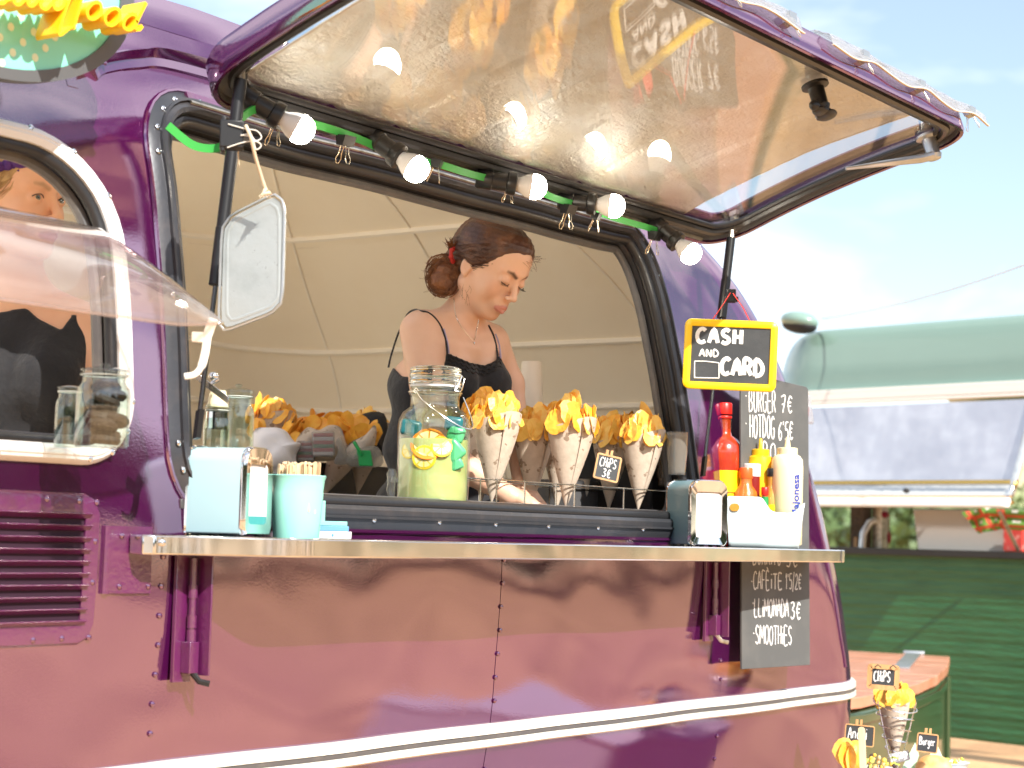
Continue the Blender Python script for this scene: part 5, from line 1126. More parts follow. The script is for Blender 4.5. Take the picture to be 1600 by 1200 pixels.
def face_paint(me, T, W=1.0, browz=.0):
    n = len(me.vertices); V = np.zeros(n*3); me.vertices.foreach_get('co', V); V = V.reshape(-1, 3); Q = (V-T[:3, 3]) @ T[:3, :3]/W
    lip = np.full(n, 9.0); br = np.full(n, 9.0); bl = np.full(n, 9.0)
    for s in (-1, 1):
        lip = np.minimum(lip, segd(Q, (s*.021, .085, -.0668), (s*.003, .096, -.0608))/.0050); lip = np.minimum(lip, segd(Q, (s*.018, .085, -.0685), (0, .0945, -.0735))/.0062)
        bp_ = [(s*.012, .091, .0165+browz), (s*.026, .088, .0235+browz), (s*.038, .080, .0240+browz), (s*.047, .070, .0190+browz)]
        for a, b_, w in zip(bp_[:-1], bp_[1:], (.0042, .0036, .0026)): br = np.minimum(br, segd(Q, a, b_)/w)
        bl = np.minimum(bl, np.linalg.norm(Q-np.array((s*.042, .066, -.028)), axis=1)/.024)
    sm_ = lambda x, a, b: np.clip((b-x)/(b-a), 0, 1)
    for nm, v in (('lips', sm_(lip, .8, 1.15)*.85), ('brow', sm_(br, .55, 1.5)*.9), ('blush', sm_(bl, .2, 1.1)*.30)):
        A = me.attributes.new(nm, 'FLOAT', 'POINT'); A.data.foreach_set('value', v.astype(np.float32))
def sdfmesh(name, V, Fc, mats, parent, ang=180):
    me = bpy.data.meshes.new(name); me.from_pydata(V.tolist(), [], Fc.tolist()); me.materials.append(MATS[mats]); me.polygons.foreach_set('use_smooth', [True]*len(Fc))
    b = bmesh.new(); b.from_mesh(me); bmesh.ops.recalc_face_normals(b, faces=b.faces); b.to_mesh(me); b.free()
    o = bpy.data.objects.new(name, me); COL.objects.link(o)
    if parent is not None: o.parent = parent; o.matrix_parent_inverse = worldof(parent).inverted()
    return o
def pxgrid(x, y, z):
    qx, qy, qz = x-CAM.x, y-CAM.y, z-CAM.z; w = qx*CF.x+qy*CF.y+qz*CF.z
    return 800+FPX*(qx*CR.x+qy*CR.y+qz*CR.z)/w, 600-FPX*(qx*CU.x+qy*CU.y+qz*CU.z)/w, w
def strands(name, T, starts, ends, surf, m, parent, r=.0007, n=12, off=.0005, jit=.003, seed=0, W=1.0, lift=0):
    """thin hairs running over an ellipsoid-like cap from starts to ends (head frame)"""
    q = np.random.RandomState(seed); mb = MB()
    for a, b in zip(starts, ends):
        P = []
        for i in range(n+1):
            t = i/n; p = np.array(a)*(1-t)+np.array(b)*t; p = surf(p, t)+q.normal(0, jit*.18, 3); P.append(T[:3, 3]+T[:3, :3] @ (p*W))
        mb.tube(P, [r*(.5+.5*math.sin(PI*min(1, .15+.7*i/n))) for i in range(n+1)], 3, caps=False)
    return mb.build(name, m, parent, ang=180, kind='stuff')
def bvh(o): 
    me = o.data; return BVHTree.FromPolygons([v.co[:] for v in me.vertices], [p.vertices[:] for p in me.polygons])
def hand(f, W_, dirv, palmn, side, s=1.0, curl=.5):
    """mitten-free hand: palm and five bent fingers"""
    W_ = np.array(W_); dv = np.array(dirv)/np.linalg.norm(dirv); pn = np.array(palmn); pn = pn-dv*(pn@dv); pn /= np.linalg.norm(pn); sv = np.cross(dv, pn)*side
    f.cone(W_, W_+dv*.05*s, .024*s, .020*s, .012)
    for o in (-.022, -.008, .008, .021): f.cone(W_+dv*.02*s+sv*o*.6*s, W_+dv*.080*s+sv*o*s, .013*s, .0105*s, .008)
    for o, L_ in ((-.024, .060), (-.0085, .074), (.0085, .070), (.024, .054)):
        p = W_+dv*.082*s+sv*o*s; a = curl*.5
        for j, l in enumerate((.42, .32, .26)):
            a2 = a+curl*j*.7; q = p+(dv*math.cos(a2)+pn*math.sin(a2))*L_*l*s; f.cone(p, q, (.0088-.0008*j)*s, (.0082-.0010*j)*s, .0035); p = q
    p = W_+dv*.022*s-sv*.020*s; q = p+(dv*.65-sv*.65+pn*.35)*.035*s; f.cone(p, q, .0125*s, .0100*s, .008); q2 = q+(dv*.9-sv*.15+pn*.35)*.030*s; f.cone(q, q2, .0098*s, .0078*s, .004)
# ======== woman with the bun
skinmat('skin_a', (.74, .46, .32), (.69, .41, .275), blush=(.74, .30, .21), lip=(.60, .22, .18)); skinmat('skin_b', (.78, .46, .30), (.73, .40, .25), blush=(.78, .34, .24), brow=(.44, .26, .15))
D0 = 4.60
A_ = lambda px, py, w=0: np.array(atD(px, py, D0+w))
Hc = A_(766, 418, 0); T = hframe(Hc, math.radians(52), math.radians(31), math.radians(-3))
wA = thing('person', 'brunette woman in black strappy camisole looking down behind the chip cones', 'person', (A_(690, 800, .05)[0], A_(690, 800, .05)[1], .5))
def torsoA(f):
    c = f.cone
    c(A_(682, 552, -.02), A_(744, 556, .085), .080, .072, .03); c(A_(664, 622, .0), A_(742, 622, .05), .078, .076, .03)
    c(A_(712, 596, -.055), A_(712, 606, -.055), .050, .048, .03); c(A_(765, 598, .02), A_(765, 608, .02), .046, .044, .03)
    c(A_(655, 700, .02), A_(722, 700, .06), .082, .080, .05); c(A_(650, 800, .03), A_(735, 800, .08), .098, .094, .05)
    c(A_(655, 600, .05), A_(700, 560, .08), .07, .07, .03)
def bodyA(f):
    c = f.cone; torsoA(f)
    c(A_(716, 512, .03), A_(742, 448, .01), .050, .042, .02); c(A_(716, 500, .02), A_(664, 510, -.04), .036, .036, .035); c(A_(728, 508, .04), A_(768, 528, .11), .034, .032, .03)
    c(A_(657, 518, -.055), A_(668, 600, -.095), .0500, .0400, .018); c(A_(668, 600, -.095), A_(680, 690, -.13), .0400, .0345, .015); c(A_(680, 690, -.13), A_(735, 735, -.16), .0345, .0335, .01); c(A_(735, 735, -.16), A_(798, 776, -.18), .0335, .0210, .01)
    c(A_(770, 536, .12), A_(796, 600, .13), .0400, .0350, .02); c(A_(796, 600, .13), A_(806, 670, .10), .0350, .0320, .015); c(A_(806, 670, .10), A_(815, 758, -.02), .0310, .0205, .01)
    c(A_(690, 535, -.085), A_(740, 545, -.02), .006, .006, .02)
    hand(f, A_(798, 776, -.18), A_(850, 797, -.16)-A_(798, 776, -.18), (0, 0, -1), 1, .95); hand(f, A_(815, 758, -.02), A_(842, 792, -.06)-A_(815, 758, -.02), (0, 0, -1), -1, .95)
allp = np.array([A_(x, y, w) for x, y, w in ((560, 850, 0), (900, 850, 0), (620, 480, -.2), (860, 480, .25), (700, 850, .25), (700, 850, -.25), (900, 700, -.25))])
lo, hi = allp.min(0)-.05, allp.max(0)+.05; lo[2] = 1.30; zc = A_(722, 492, 0)[2]
fb = Field(lo, (hi[0], hi[1], zc+.02), .0048); bodyA(fb); head_sdf(fb, T); V1, F1 = fb.mesh()
fh = Field(Hc-np.array((.17, .17, .19)), Hc+np.array((.17, .17, .16)), .0024); fh.lo[2] = 0; 
fh = Field((Hc[0]-.17, Hc[1]-.17, zc), (Hc[0]+.17, Hc[1]+.17, Hc[2]+.14), .0023); bodyA(fh); head_sdf(fh, T); V2, F2 = fh.mesh()
bodyo = sdfmesh('body', np.concatenate([V1, V2]), np.concatenate([F1, F2+len(V1)]), 'skin_a', wA); face_paint(bodyo.data, T)
# camisole
top = [(540, 566), (607, 566), (628, 588), (690, 592), (697, 551), (712, 557), (735, 567), (757, 571), (772, 565), (781, 556), (787, 568), (800, 590), (860, 592)]
fc = Field(lo, (hi[0], hi[1], A_(700, 540, 0)[2]+.05), .0048); torsoA(fc)
g = np.meshgrid(*fc.ax, indexing='ij'); px_, py_, w_ = pxgrid(*g); nz_ = .0018*np.sin(px_*.16+py_*.02)*np.clip((py_-590)/60, 0, 1)+.0012*np.sin(px_*.06-py_*.11)
fc.d = np.maximum(fc.d-.0055-nz_, (np.interp(px_, [p[0] for p in top], [p[1] for p in top])-py_)*w_/FPX).astype(np.float32); V, Fq = fc.mesh(); cami = sdfmesh('camisole', V, Fq, 'black_cloth', wA)
BT = bvh(bodyo); BC = bvh(cami)
def hitA(px, py, off=.003, trees=None):
    d_ = ray(px, py).normalized(); best = None
    for t_ in (trees or (BT, BC)):
        h = t_.ray_cast(CAM, d_)
        if h[0] is not None and (best is None or h[3] < best[3]): best = h
    if best is None: return atD(px, py, D0)
    return best[0]-d_*off
def onbody(pts, **kw): return [hitA(x, y, **kw) for x, y in pts]
mb = MB(); mb.tube(catmull(onbody([(699, 556), (697, 535), (690, 512), (679, 496), (668, 488), (658, 486)], off=.0015)+[A_(648, 484, -.02), A_(636, 492, .02), A_(622, 522, .04), A_(611, 556, .035), A_(607, 574, .02)], 3), .0026, 6, flat=.6); mb.build('strap', 'black_cloth', wA)
mb = MB(); mb.tube(catmull(onbody([(778, 562), (776, 545), (771, 524), (763, 508)], off=.0015), 3), .0028, 6, flat=.6); mb.build('strap', 'black_cloth', wA)
mb = MB(); mb.tube(catmull(onbody([(782, 560), (780, 540), (774, 522)], off=.0008), 3), .0030, 6, flat=.5); mb.tube(catmull(onbody([(701, 552), (699, 535), (693, 514)], off=.0006), 3), .0030, 6, flat=.5); mb.build('inner_strap', 'lilac', wA)
lc = [(698+85*i/40, np.interp(698+85*i/40, [p[0] for p in top], [p[1] for p in top])+2) for i in range(41)]
mb = MB(); 
for row, (dy, rr) in enumerate(((0, .0022), (6, .0018), (12, .0016))):
    mb.tube([hitA(x, y+dy+1.6*math.sin(i*1.6+row), off=.0022) for i, (x, y) in enumerate(lc)], rr, 5)
mb.build('lace_trim', 'lace', wA, ang=180)
mb = MB(); mb.tube(catmull(onbody([(709, 465), (712, 492), (722, 512), (732, 524), (741, 531), (745, 514), (748, 500)], off=.0012), 4), .0007, 5); mb.ell(hitA(741, 536, .003), (.002, .002, .0038), 8, 6); mb.build('necklace', 'earring', wA)
hl = lambda *p: T[:3, 3]+T[:3, :3] @ np.array(p)
# lashes and lid lines
mb = MB()
for s in (-1, 1):
    P = [hl(s*x, y+.0012, z) for x, y, z in ((.019, .0855, -.0035), (.025, .0885, -.0062), (.032, .0890, -.0072), (.039, .0865, -.0064), (.0455, .0810, -.0045))]; mb.tube(catmull(P, 4), [.0009]*9+[.0012]*8, 5)
    for i in range(12): x = .022+i*.0021; y0_ = .0885-abs(x-.03)*.25; mb.tube([hl(s*x, y0_, -.0066), hl(s*(x+.0012), y0_+.004, -.0092), hl(s*(x+.003), y0_+.0068, -.0090)], .00035, 3)
mb.build('eyelashes', 'lash', wA)
# hair
yl = [(-.12, -.035), (-.04, -.012), (-.015, .002), (.000, .012), (.015, .032), (.035, .052), (.055, .067), (.070, .078), (.082, .088), (.095, .12), (.2, .2)]
def hairfield(T, C, h, w=1.0, cap=((0, -.020, .034), (.0850, .1005, .0880)), back=((0, -.062, -.012), (.062, .050, .062)), yl=yl, cover=.0):
    f = Field(C-.17, C+.17, h); R = T[:3, :3]; f.ell(T[:3, 3]+R @ np.array(cap[0]), cap[1], R, .02); f.ell(T[:3, 3]+R @ np.array(back[0]), back[1], R, .03); f.ell(T[:3, 3]+R @ np.array((0, .035, .062)), (.060, .050, .048), R, .02)
    g = np.meshgrid(*f.ax, indexing='ij'); q = [R[0, i]*(g[0]-C[0])+R[1, i]*(g[1]-C[1])+R[2, i]*(g[2]-C[2]) for i in range(3)]
    line = q[1]-np.interp(q[2]+.0035*np.sin(q[0]*120), [p[0] for p in yl], [p[1] for p in yl]); flow = .0009*np.sin(q[0]*300+q[2]*120+np.sin(q[1]*60)*2)+.0007*np.sin(q[2]*520-q[1]*140)
    a = f.d+flow; b = line*.75; k = .010; hh = np.maximum(k-np.abs(a-b), 0)/k; f.d = (np.maximum(a, b)+hh*hh*k*.25).astype(np.float32); return f
fq = hairfield(T, Hc, .0033); V, Fq = fq.mesh(); hair = sdfmesh('hair', V, Fq, 'hair_brown', wA)
inv = lambda P: T[:3, :3].T @ (np.array(P)-T[:3, 3])
tie = inv(A_(706, 398, .02)); 
def cap_surf(cap=((0, -.020, .034), (.0850, .1005, .0880)), off=.0012):
    c, r = np.array(cap[0]), np.array(cap[1])
    def fn(p, t):
        d_ = p-c; k_ = 1/math.sqrt(((d_/r)**2).sum()+1e-9); e = c+d_*(k_+off/.09) if k_ > .8 else p
        return e
    return fn
rs = np.random.RandomState(5); st = []; en = []
for i in range(420):
    th = rs.uniform(-PI*.5, PI*.5)*1.02; zz = rs.uniform(-.02, .074)
    yv = np.interp(zz, [p[0] for p in yl], [p[1] for p in yl])-rs.uniform(0.012, .05); xv = (1 if rs.rand() < .6 else -1)*rs.uniform(.0, .075)
    st.append((-abs(xv) if rs.rand() < .7 else xv, yv, zz+.01)); en.append(tie+rs.normal(0, .010, 3))
strands('hair_strands', T, st, en, cap_surf(), 'hair_brown', wA, r=.0009, seed=2)
st = []; en = []
for i in range(50): zz = rs.uniform(.0, .08); st.append((-rs.uniform(.03, .07), np.interp(zz, [p[0] for p in yl], [p[1] for p in yl])-.01, zz)); en.append(tie+rs.normal(0, .010, 3))
strands('hair_highlights', T, st, en, cap_surf(off=.002), 'hair_bun', wA, r=.0008, seed=3)
# bun
bc = A_(692, 432, .0); d, r = hdir(bc); d, r = np.array(d), np.array(r)
fbn = Field(bc-.10, bc+.10, .0032)
for a, b, w, q1, q2, q3 in ((0, 0, 0, .030, .030, .040), (-8, 8, -.01, .020, .020, .026), (9, -14, .0, .020, .022, .024), (6, 14, .0, .024, .024, .026), (12, -34, .01, .012, .016, .018)):
    fbn.ell(bc+r*a*.00153+d*w+Z3*-b*.00153, (q1, q2, q3), None, .012)
g = np.meshgrid(*fbn.ax, indexing='ij'); fbn.d = (fbn.d+.0022*np.sin(g[2]*210+g[0]*90)*np.sin(g[0]*160+g[1]*100+g[2]*60)).astype(np.float32); V, Fq = fbn.mesh(); sdfmesh('bun', V, Fq, 'hair_bun', wA)
mb = MB(); rs = np.random.RandomState(9)
for i in range(170):
    ph = rs.uniform(0, 2*PI); tl = rs.uniform(-.9, .9); R1 = rs.uniform(.024, .036); P = []
    c_ = bc+r*rs.uniform(-.010, .010)+Z3*rs.uniform(-.016, .014)
    for j in range(11):
        a = ph+j*.24; p = (r*math.cos(a)+Z3*math.sin(a)*1.25)*R1-d*(.024*math.cos(tl+j*.05)+rs.normal(0, .0008)); P.append(c_+p)
    mb.tube(P, .0009, 3, caps=False)
for i in range(60):
    p0 = A_(708, 392, .0)+r*rs.normal(0, .006)-d*.015; v_ = Z3*rs.uniform(.012, .030)+r*rs.uniform(-.022, .010)-d*rs.uniform(0, .02); mb.tube([p0, p0+v_*.6, p0+v_+r*rs.normal(0, .006)], [.0009, .0008, .0003], 3, caps=False)
mb.build('bun_strands', 'hair_bun', wA, ang=180, kind='stuff')
mb = MB(); rs = np.random.RandomState(11)
for i in range(46):       # loose flyaway hairs
    if i < 20: p0 = A_(rs.uniform(668, 690), rs.uniform(410, 465), 0); v_ = -r*rs.uniform(.005, .022)+Z3*rs.uniform(-.02, .008)
    elif i < 34: p0 = hl(rs.uniform(-.04, .02), .088, rs.uniform(.05, .075)); v_ = r*rs.uniform(.006, .022)+Z3*rs.uniform(-.03, .004)
    else: p0 = A_(rs.uniform(715, 735), rs.uniform(440, 462), -.06); v_ = r*rs.uniform(-.012, .012)+Z3*rs.uniform(-.03, -.01)
    mb.tube(catmull([p0, p0+v_*.5+r*rs.normal(0, .002), p0+v_], 3), .0003, 3, caps=False)
mb.build('flyaway_hair', 'hair_bun', wA, ang=180, kind='stuff')
tc_ = A_(708, 400, -.012); mb = MB()
mb.tube([tc_+(r*.35-Z3*.9)*.0+(r*math.cos(a)*.35+Z3*math.sin(a))*.0155+d*(-.014+.012*math.cos(a*1.0)) for a in [i*2*PI/16 for i in range(16)]], [.0052+.0015*math.sin(i*2.3) for i in range(16)], 8, closed=True); mb.build('scrunchie', 'scrunchie', wA)
mb = MB(); e0 = hl(-.0805, -.003, -.043); 
for q_, rr in (((0, 0, 0), .0065), ((0, .010, .006), .0045)): c_ = e0+T[:3, :3] @ np.array(q_); mb.tube([c_+Z3*rr*math.sin(a)+r*rr*.8*math.cos(a) for a in [i*2*PI/14 for i in range(14)]], .0008, 5, closed=True)
mb.build('earring', 'earring', wA)
# ======== blonde woman behind the left window
D1 = 3.56
B_ = lambda px, py, w=0: np.array(atD(px, py, D1+w))
Hb = B_(24, 314, 0); Tb = hframe(Hb, math.radians(47), math.radians(2), math.radians(3)); T0 = T; T = Tb
wB = thing('person', 'blonde woman with purple hair bow and black top behind the left window', 'person', (B_(20, 800, .05)[0], B_(20, 800, .05)[1], .5))
def torsoB(f):
    c = f.cone
    c(B_(-30, 545, .02), B_(90, 550, .02), .085, .080, .03); c(B_(-30, 620, .02), B_(80, 625, .02), .090, .085, .03); c(B_(75, 590, -.05), B_(75, 600, -.05), .055, .055, .04); c(B_(-40, 590, -.05), B_(-40, 600, -.05), .055, .055, .04)
    c(B_(-30, 730, .03), B_(70, 735, .03), .095, .090, .05); c(B_(-30, 860, .03), B_(80, 860, .03), .11, .11, .05)
def bodyB(f):
    c = f.cone; torsoB(f)
    c(B_(24, 470, .02), B_(22, 380, .01), .056, .050, .02); c(B_(28, 462, .02), B_(128, 505, .03), .038, .040, .04); c(B_(18, 462, .02), B_(-90, 500, .03), .038, .040, .04)
    c(B_(134, 520, .02), B_(168, 610, -.02), .046, .040, .018); c(B_(168, 610, -.02), B_(190, 700, -.05), .040, .034, .015); c(B_(190, 700, -.05), B_(170, 800, -.13), .034, .024, .01); hand(f, B_(170, 800, -.13), (0, 0, -1), -np.array(hdir(Hb)[0]), 1)
    c(B_(-95, 520, .02), B_(-130, 640, .0), .046, .040, .018); c(B_(-130, 640, .0), B_(-90, 760, -.10), .038, .024, .012); hand(f, B_(-90, 760, -.10), (0, 0, -1), -np.array(hdir(Hb)[0]), -1)
allp = np.array([B_(x, y, w) for x, y, w in ((-200, 900, 0), (240, 900, 0), (-150, 440, -.2), (220, 440, .2), (0, 900, -.22), (0, 900, .2))]); lo, hi = allp.min(0)-.02, allp.max(0)+.02; lo[2] = 1.22; zc = B_(20, 430, 0)[2]
fb = Field(lo, (hi[0], hi[1], zc+.02), .0052); bodyB(fb); V1, F1 = fb.mesh()
fh = Field((Hb[0]-.17, Hb[1]-.17, zc), (Hb[0]+.17, Hb[1]+.17, Hb[2]+.14), .0024); bodyB(fh); head_sdf(fh, Tb, True); V2, F2 = fh.mesh()
bodyo = sdfmesh('body', np.concatenate([V1, V2]), np.concatenate([F1, F2+len(V1)]), 'skin_b', wB); face_paint(bodyo.data, Tb, browz=.002)
top = [(-300, 500), (-60, 500), (-50, 470), (-10, 490), (40, 480), (60, 498), (96, 516), (112, 492), (124, 489), (140, 515), (150, 560), (152, 700)]
fc = Field(lo, (hi[0], hi[1], zc+.02), .0052); torsoB(fc); fc.cone(B_(28, 480, .02), B_(120, 505, .03), .036, .036, .04)
g = np.meshgrid(*fc.ax, indexing='ij'); px_, py_, w_ = pxgrid(*g); nz_ = .0016*np.sin(px_*.09+py_*.05)
fc.d = np.maximum(fc.d-.006-nz_, (np.interp(px_, [p[0] for p in top], [p[1] for p in top])-py_)*w_/FPX).astype(np.float32); V, Fq = fc.mesh(); sdfmesh('tank_top', V, Fq, 'black_cloth', wB)
hl = lambda *p: Tb[:3, 3]+Tb[:3, :3] @ np.array(p)
for s in (-1, 1):
    look = np.array((.10, .97, .03)); look /= np.linalg.norm(look); ec = np.array((s*.0315, .0735, .0010)); q = Vector(Tb[:3, :3] @ look).to_track_quat('Z', 'Y').to_matrix().to_4x4()
    mb = MB(Matrix.Translation(hl(*ec)) @ q); mb.ell((0, 0, 0), (.0125, .0125, .0125), 24, 16); eb = mb.build('eyeball', 'eye_white', wB, ang=180)
    cap_ = lambda a0, a1, R_: [(R_*math.sin(a), R_*math.cos(a)) for a in np.linspace(a0, a1, 6)]
    mb = MB(Matrix.Translation(hl(*ec)) @ q); mb.lathe(cap_(.48, .16, .0127), 20, caps=False); mb.build('iris', 'iris', eb, ang=180)
    mb = MB(Matrix.Translation(hl(*ec)) @ q); mb.lathe(cap_(.19, .001, .0128), 16, caps=False); mb.build('pupil', 'pupil', eb, ang=180)
    mb = MB(); mb.tube(catmull([hl(s*x, y, z) for x, y, z in ((.0195, .0860, .0010), (.025, .0885, .0055), (.032, .0890, .0068), (.039, .0862, .0056), (.0450, .0810, .0018))], 4), .0010, 5); mb.build('lash_line', 'lash', wB)
ylb = [(-.12, -.045), (-.04, -.02), (-.01, .0), (.01, .02), (.03, .045), (.05, .064), (.066, .080), (.080, .13), (.2, .2)]
fq = hairfield(Tb, Hb, .0035, yl=ylb); V, Fq = fq.mesh(); sdfmesh('hair', V, Fq, 'hair_blond', wB)
st = []; en = []; rs = np.random.RandomState(15)
for i in range(360): zz = rs.uniform(-.03, .082); st.append(((-1 if rs.rand() < .7 else 1)*rs.uniform(.0, .075), np.interp(zz, [p[0] for p in ylb], [p[1] for p in ylb])-rs.uniform(0, .04), zz+.008)); en.append(np.array((-.02, -.11, -.02))+rs.normal(0, .016, 3))
strands('hair_strands', Tb, st, en, cap_surf(), 'hair_blond', wB, r=.0010, seed=6)
mb = MB(); bcn = B_(12, 258, -.075); d, r = hdir(bcn); d, r = np.array(d), np.array(r)
mb.ell(bcn, (.012, .012, .011), 12, 8)
for sx in (-1, 1): mb.ell(bcn+r*sx*.022+Z3*.004*sx, (.020, .016, .011), 14, 8, np.stack([r, -d, Z3], 1)); mb.tube([bcn, bcn+r*sx*.02-Z3*.010, bcn+r*sx*.034-Z3*.006], [.006, .008, .002], 8, flat=.5)
band = [hl(.0845*math.cos(a)*-1, .008+.018*math.sin(a), .036+.088*math.sin(a)) for a in np.linspace(-.15, PI+.15, 26)]; mb.tube(band, .009, 8, flat=.4, up=T[:3, 1]); mb.build('hair_bow', 'purple_cloth', wB)
# ---------------------------------------------------------------- inside the caravan: bench, jars, chips
def iat(px, py, D): return Vector(atD(px, py, D))
mb = MB(); mb.box(3.3, 4.9, 3.15, 3.75, .5, 1.355); tag(mb.build('work_bench', 'dark_steel', CV, bevel=.004))
mb = MB(); mb.box(2.2, 3.35, 3.6, 4.1, .5, 1.40); mb.build('cupboard', 'cream', CV, bevel=.004)
def tray(x0, x1, y0, y1, zt, zb_, m):
    mb = MB()
    for a in ((x0, x1, y0, y0+.004), (x0, x1, y1-.004, y1), (x0, x0+.004, y0+.004, y1-.004), (x1-.004, x1, y0+.004, y1-.004)): mb.box(*a, zb_, zt)
    mb.box(x0+.004, x1-.004, y0+.004, y1-.004, zb_, zb_+.004); rim = [(x0, y0, zt), (x1, y0, zt), (x1, y1, zt), (x0, y1, zt)]; mb2 = mb; mb.sweep([np.array(p) for p in rim], [(-.008, 0), (-.008, .004), (.008, .004), (.008, 0)], True, up=(0, 0, 1)); return mb
P = iat(545, 728, 5.35); mb = tray(P.x-.45, P.x+.42, P.y, P.y+.45, P.z, P.z-.20, 'dark_steel'); tag(mb.build('deep_tray', 'dark_steel'), 'deep dark metal tray on the bench left of the brunette, full of bags', 'tray')
P0 = P.copy()
P = iat(1000, 757, 5.1); mb = MB(); mb.box(P.x-.35, P.x+.12, P.y, P.y+.3, P.z-.12, P.z); tag(mb.build('metal_box', 'rubber_grey', bevel=.004), 'grey metal box on the bench behind the right end of the cone rack', 'box')
# chip cones lying in a heap on the bench
heap = [(410, 665, 30, .5), (448, 668, -20, .2), (492, 680, 15, -.3), (520, 690, 35, .0), (548, 692, -10, .3), (590, 690, 40, .1), (640, 690, 25, .2)]
for i, (px, py, ln, rz) in enumerate([(408, 672, 20, .5), (505, 694, 40, .1), (560, 690, 15, .3)]):
    P = iat(px, py+26, 5.15+.08*i); t = cone(P-Vector((0, 0, .10)), rz-1, (math.radians(-ln*.4), math.radians(ln*.6)), ['tall chip cone on the bench beside the big lidded jar', 'chip cone in the middle of the dim heap on the bench', 'chip cone at the right of the dim heap, near the striped bag'][i], 31+i, group='chip cones on the bench inside', n=24, sc=1.1, cm=0, white=False)
q = np.random.RandomState(44); t = thing('chip_heap', 'heap of loose orange chips in torn paper on the bench inside', 'chips', iat(490, 690, 5.2))
for i in range(110):
    px = q.uniform(395, 590); top_ = np.interp(px, [395, 410, 430, 455, 480, 500, 530, 560, 590], [628, 640, 660, 662, 650, 645, 652, 655, 668]); py = q.uniform(top_+4, 690)
    P = iat(px, py, q.uniform(5.1, 5.3)); inst(CHIPS_D[q.randint(4)], 'chip', t, Matrix.Translation(P-t.location) @ Euler((q.uniform(0, 6), q.uniform(0, 6), q.uniform(0, 6))).to_matrix().to_4x4() @ Matrix.Scale(1.25, 4))
d, r = hdir(iat(490, 690, 5.1))
def sheet(pts, D, m, name, label, cat, seed=0, th=.05, amp=.010):
    """crumpled upright sheet or bag from an outline in the picture plane at distance D, with real thickness"""
    P = [iat(x, y, D) for x, y in pts]; c = sum(P, Vector())/len(P); dd_, rr_ = hdir(c); q = np.random.RandomState(seed); ph = q.uniform(0, 6, 4); pl = [((p-c).dot(rr_), (p-c).z) for p in P]
    pl = [tuple(v) for v in catmull([(*a, 0) for a in pl], 4, True)]; mb = MB(); ring = [(a[0], a[1]) for a in pl]; n = len(ring); V = []; L_ = 5
    for sg in (-1, 1):
        for j in range(L_):
            s_ = 1-j/L_
            for x, z in ring: V.append(c+rr_*x*s_+Z3v*z*s_+dd_*sg*(th*math.sqrt(max(0, 1-s_**2))*.6+.001+amp*math.sin(x*s_*60+ph[0])*math.sin(z*s_*75+ph[1])*(1-s_*.3)))
        V.append(c+dd_*sg*th*.6)
    F_ = []; H_ = L_*n+1
    for sg, b in ((0, 0), (1, H_)):
        for j in range(L_-1):
            for i in range(n): f = (b+j*n+i, b+j*n+(i+1) % n, b+(j+1)*n+(i+1) % n, b+(j+1)*n+i); F_.append(f if sg else f[::-1])
        for i in range(n): f = (b+(L_-1)*n+i, b+(L_-1)*n+(i+1) % n, b+L_*n); F_.append(f if sg else f[::-1])
    for i in range(n): F_.append((i, (i+1) % n, H_+(i+1) % n, H_+i))
    mb.add(V, F_); o = mb.build(name, m, ang=180); tag(o, label, cat); return o
Z3v = Vector((0, 0, 1))
sheet([(395, 676), (420, 668), (445, 672), (460, 690), (470, 694), (462, 714), (462, 735), (398, 735)], 5.0, 'paper_white', 'paper_bag', 'crumpled grey-white paper bag on the bench behind the stirrers', 'paper bag', 1, .08)
sheet([(462, 690), (480, 668), (498, 672), (515, 664), (532, 668), (540, 690), (545, 715), (462, 720)], 5.08, 'kraft', 'kraft_wrap', 'torn brown paper around the heap of chips, centre piece', 'paper', 2)
sheet([(545, 694), (570, 680), (585, 664), (588, 682), (575, 720), (540, 722)], 5.06, 'kraft', 'kraft_wrap', 'torn brown paper at the right end of the chip heap beside the woman', 'paper', 3)
sheet([(430, 650), (438, 625), (444, 640), (446, 675), (425, 680)], 5.18, 'kraft', 'kraft_wrap', 'pointed brown paper corner standing up behind the white bag', 'paper', 4, .02, .003)
for (a, b, y0, y1, lab, D) in ((489, 521, 677, 712, 'clear bag of red and green striped sweets in the dark tray', 5.0), (465, 490, 692, 720, 'smaller clear bag of red striped sweets by the white paper bag', 5.03)):
    t = thing('sweet_bag', lab, 'bag', iat((a+b)/2, y1, D)); n = 6
    for i in range(n):
        ya_, yb_ = y0+(y1-y0)*i/n, y0+(y1-y0)*(i+1)/n; A = iat(a, ya_, D); Bq = iat(b, ya_, D); C_ = iat(a, yb_, D); mb = MB(); mb.obox((A+Bq)/2+(C_-A)/2, (Bq-A)/2, d*.012, (C_-A)/2*.96); mb.build('sweet_strip', 'stripe_red' if i % 2 == 0 else ('grey_tub' if i % 4 == 1 else 'stripe_g'), t, bevel=.002)
    A = iat(a-2, y0-3, D); Bq = iat(b+2, y0-3, D); C_ = iat(a-2, y1+2, D); mb = MB(); mb.obox((A+Bq)/2+(C_-A)/2, (Bq-A)/2, d*.018, (C_-A)/2); mb.build('bag_film', 'plastic_bag', t, bevel=.006)
sheet([(525, 690), (533, 683), (540, 700), (543, 724), (522, 724), (528, 706)], 5.0, 'plastic_bag', 'cling_bag', 'twisted clear plastic bag next to the green scoop in the tray', 'plastic bag', 6, .04)
sheet([(543, 712), (555, 702), (590, 698), (596, 728), (545, 728)], 5.0, 'plastic_bag', 'cling_bag', 'crumpled clear plastic bag around the green scoop in the tray', 'plastic bag', 7, .05)
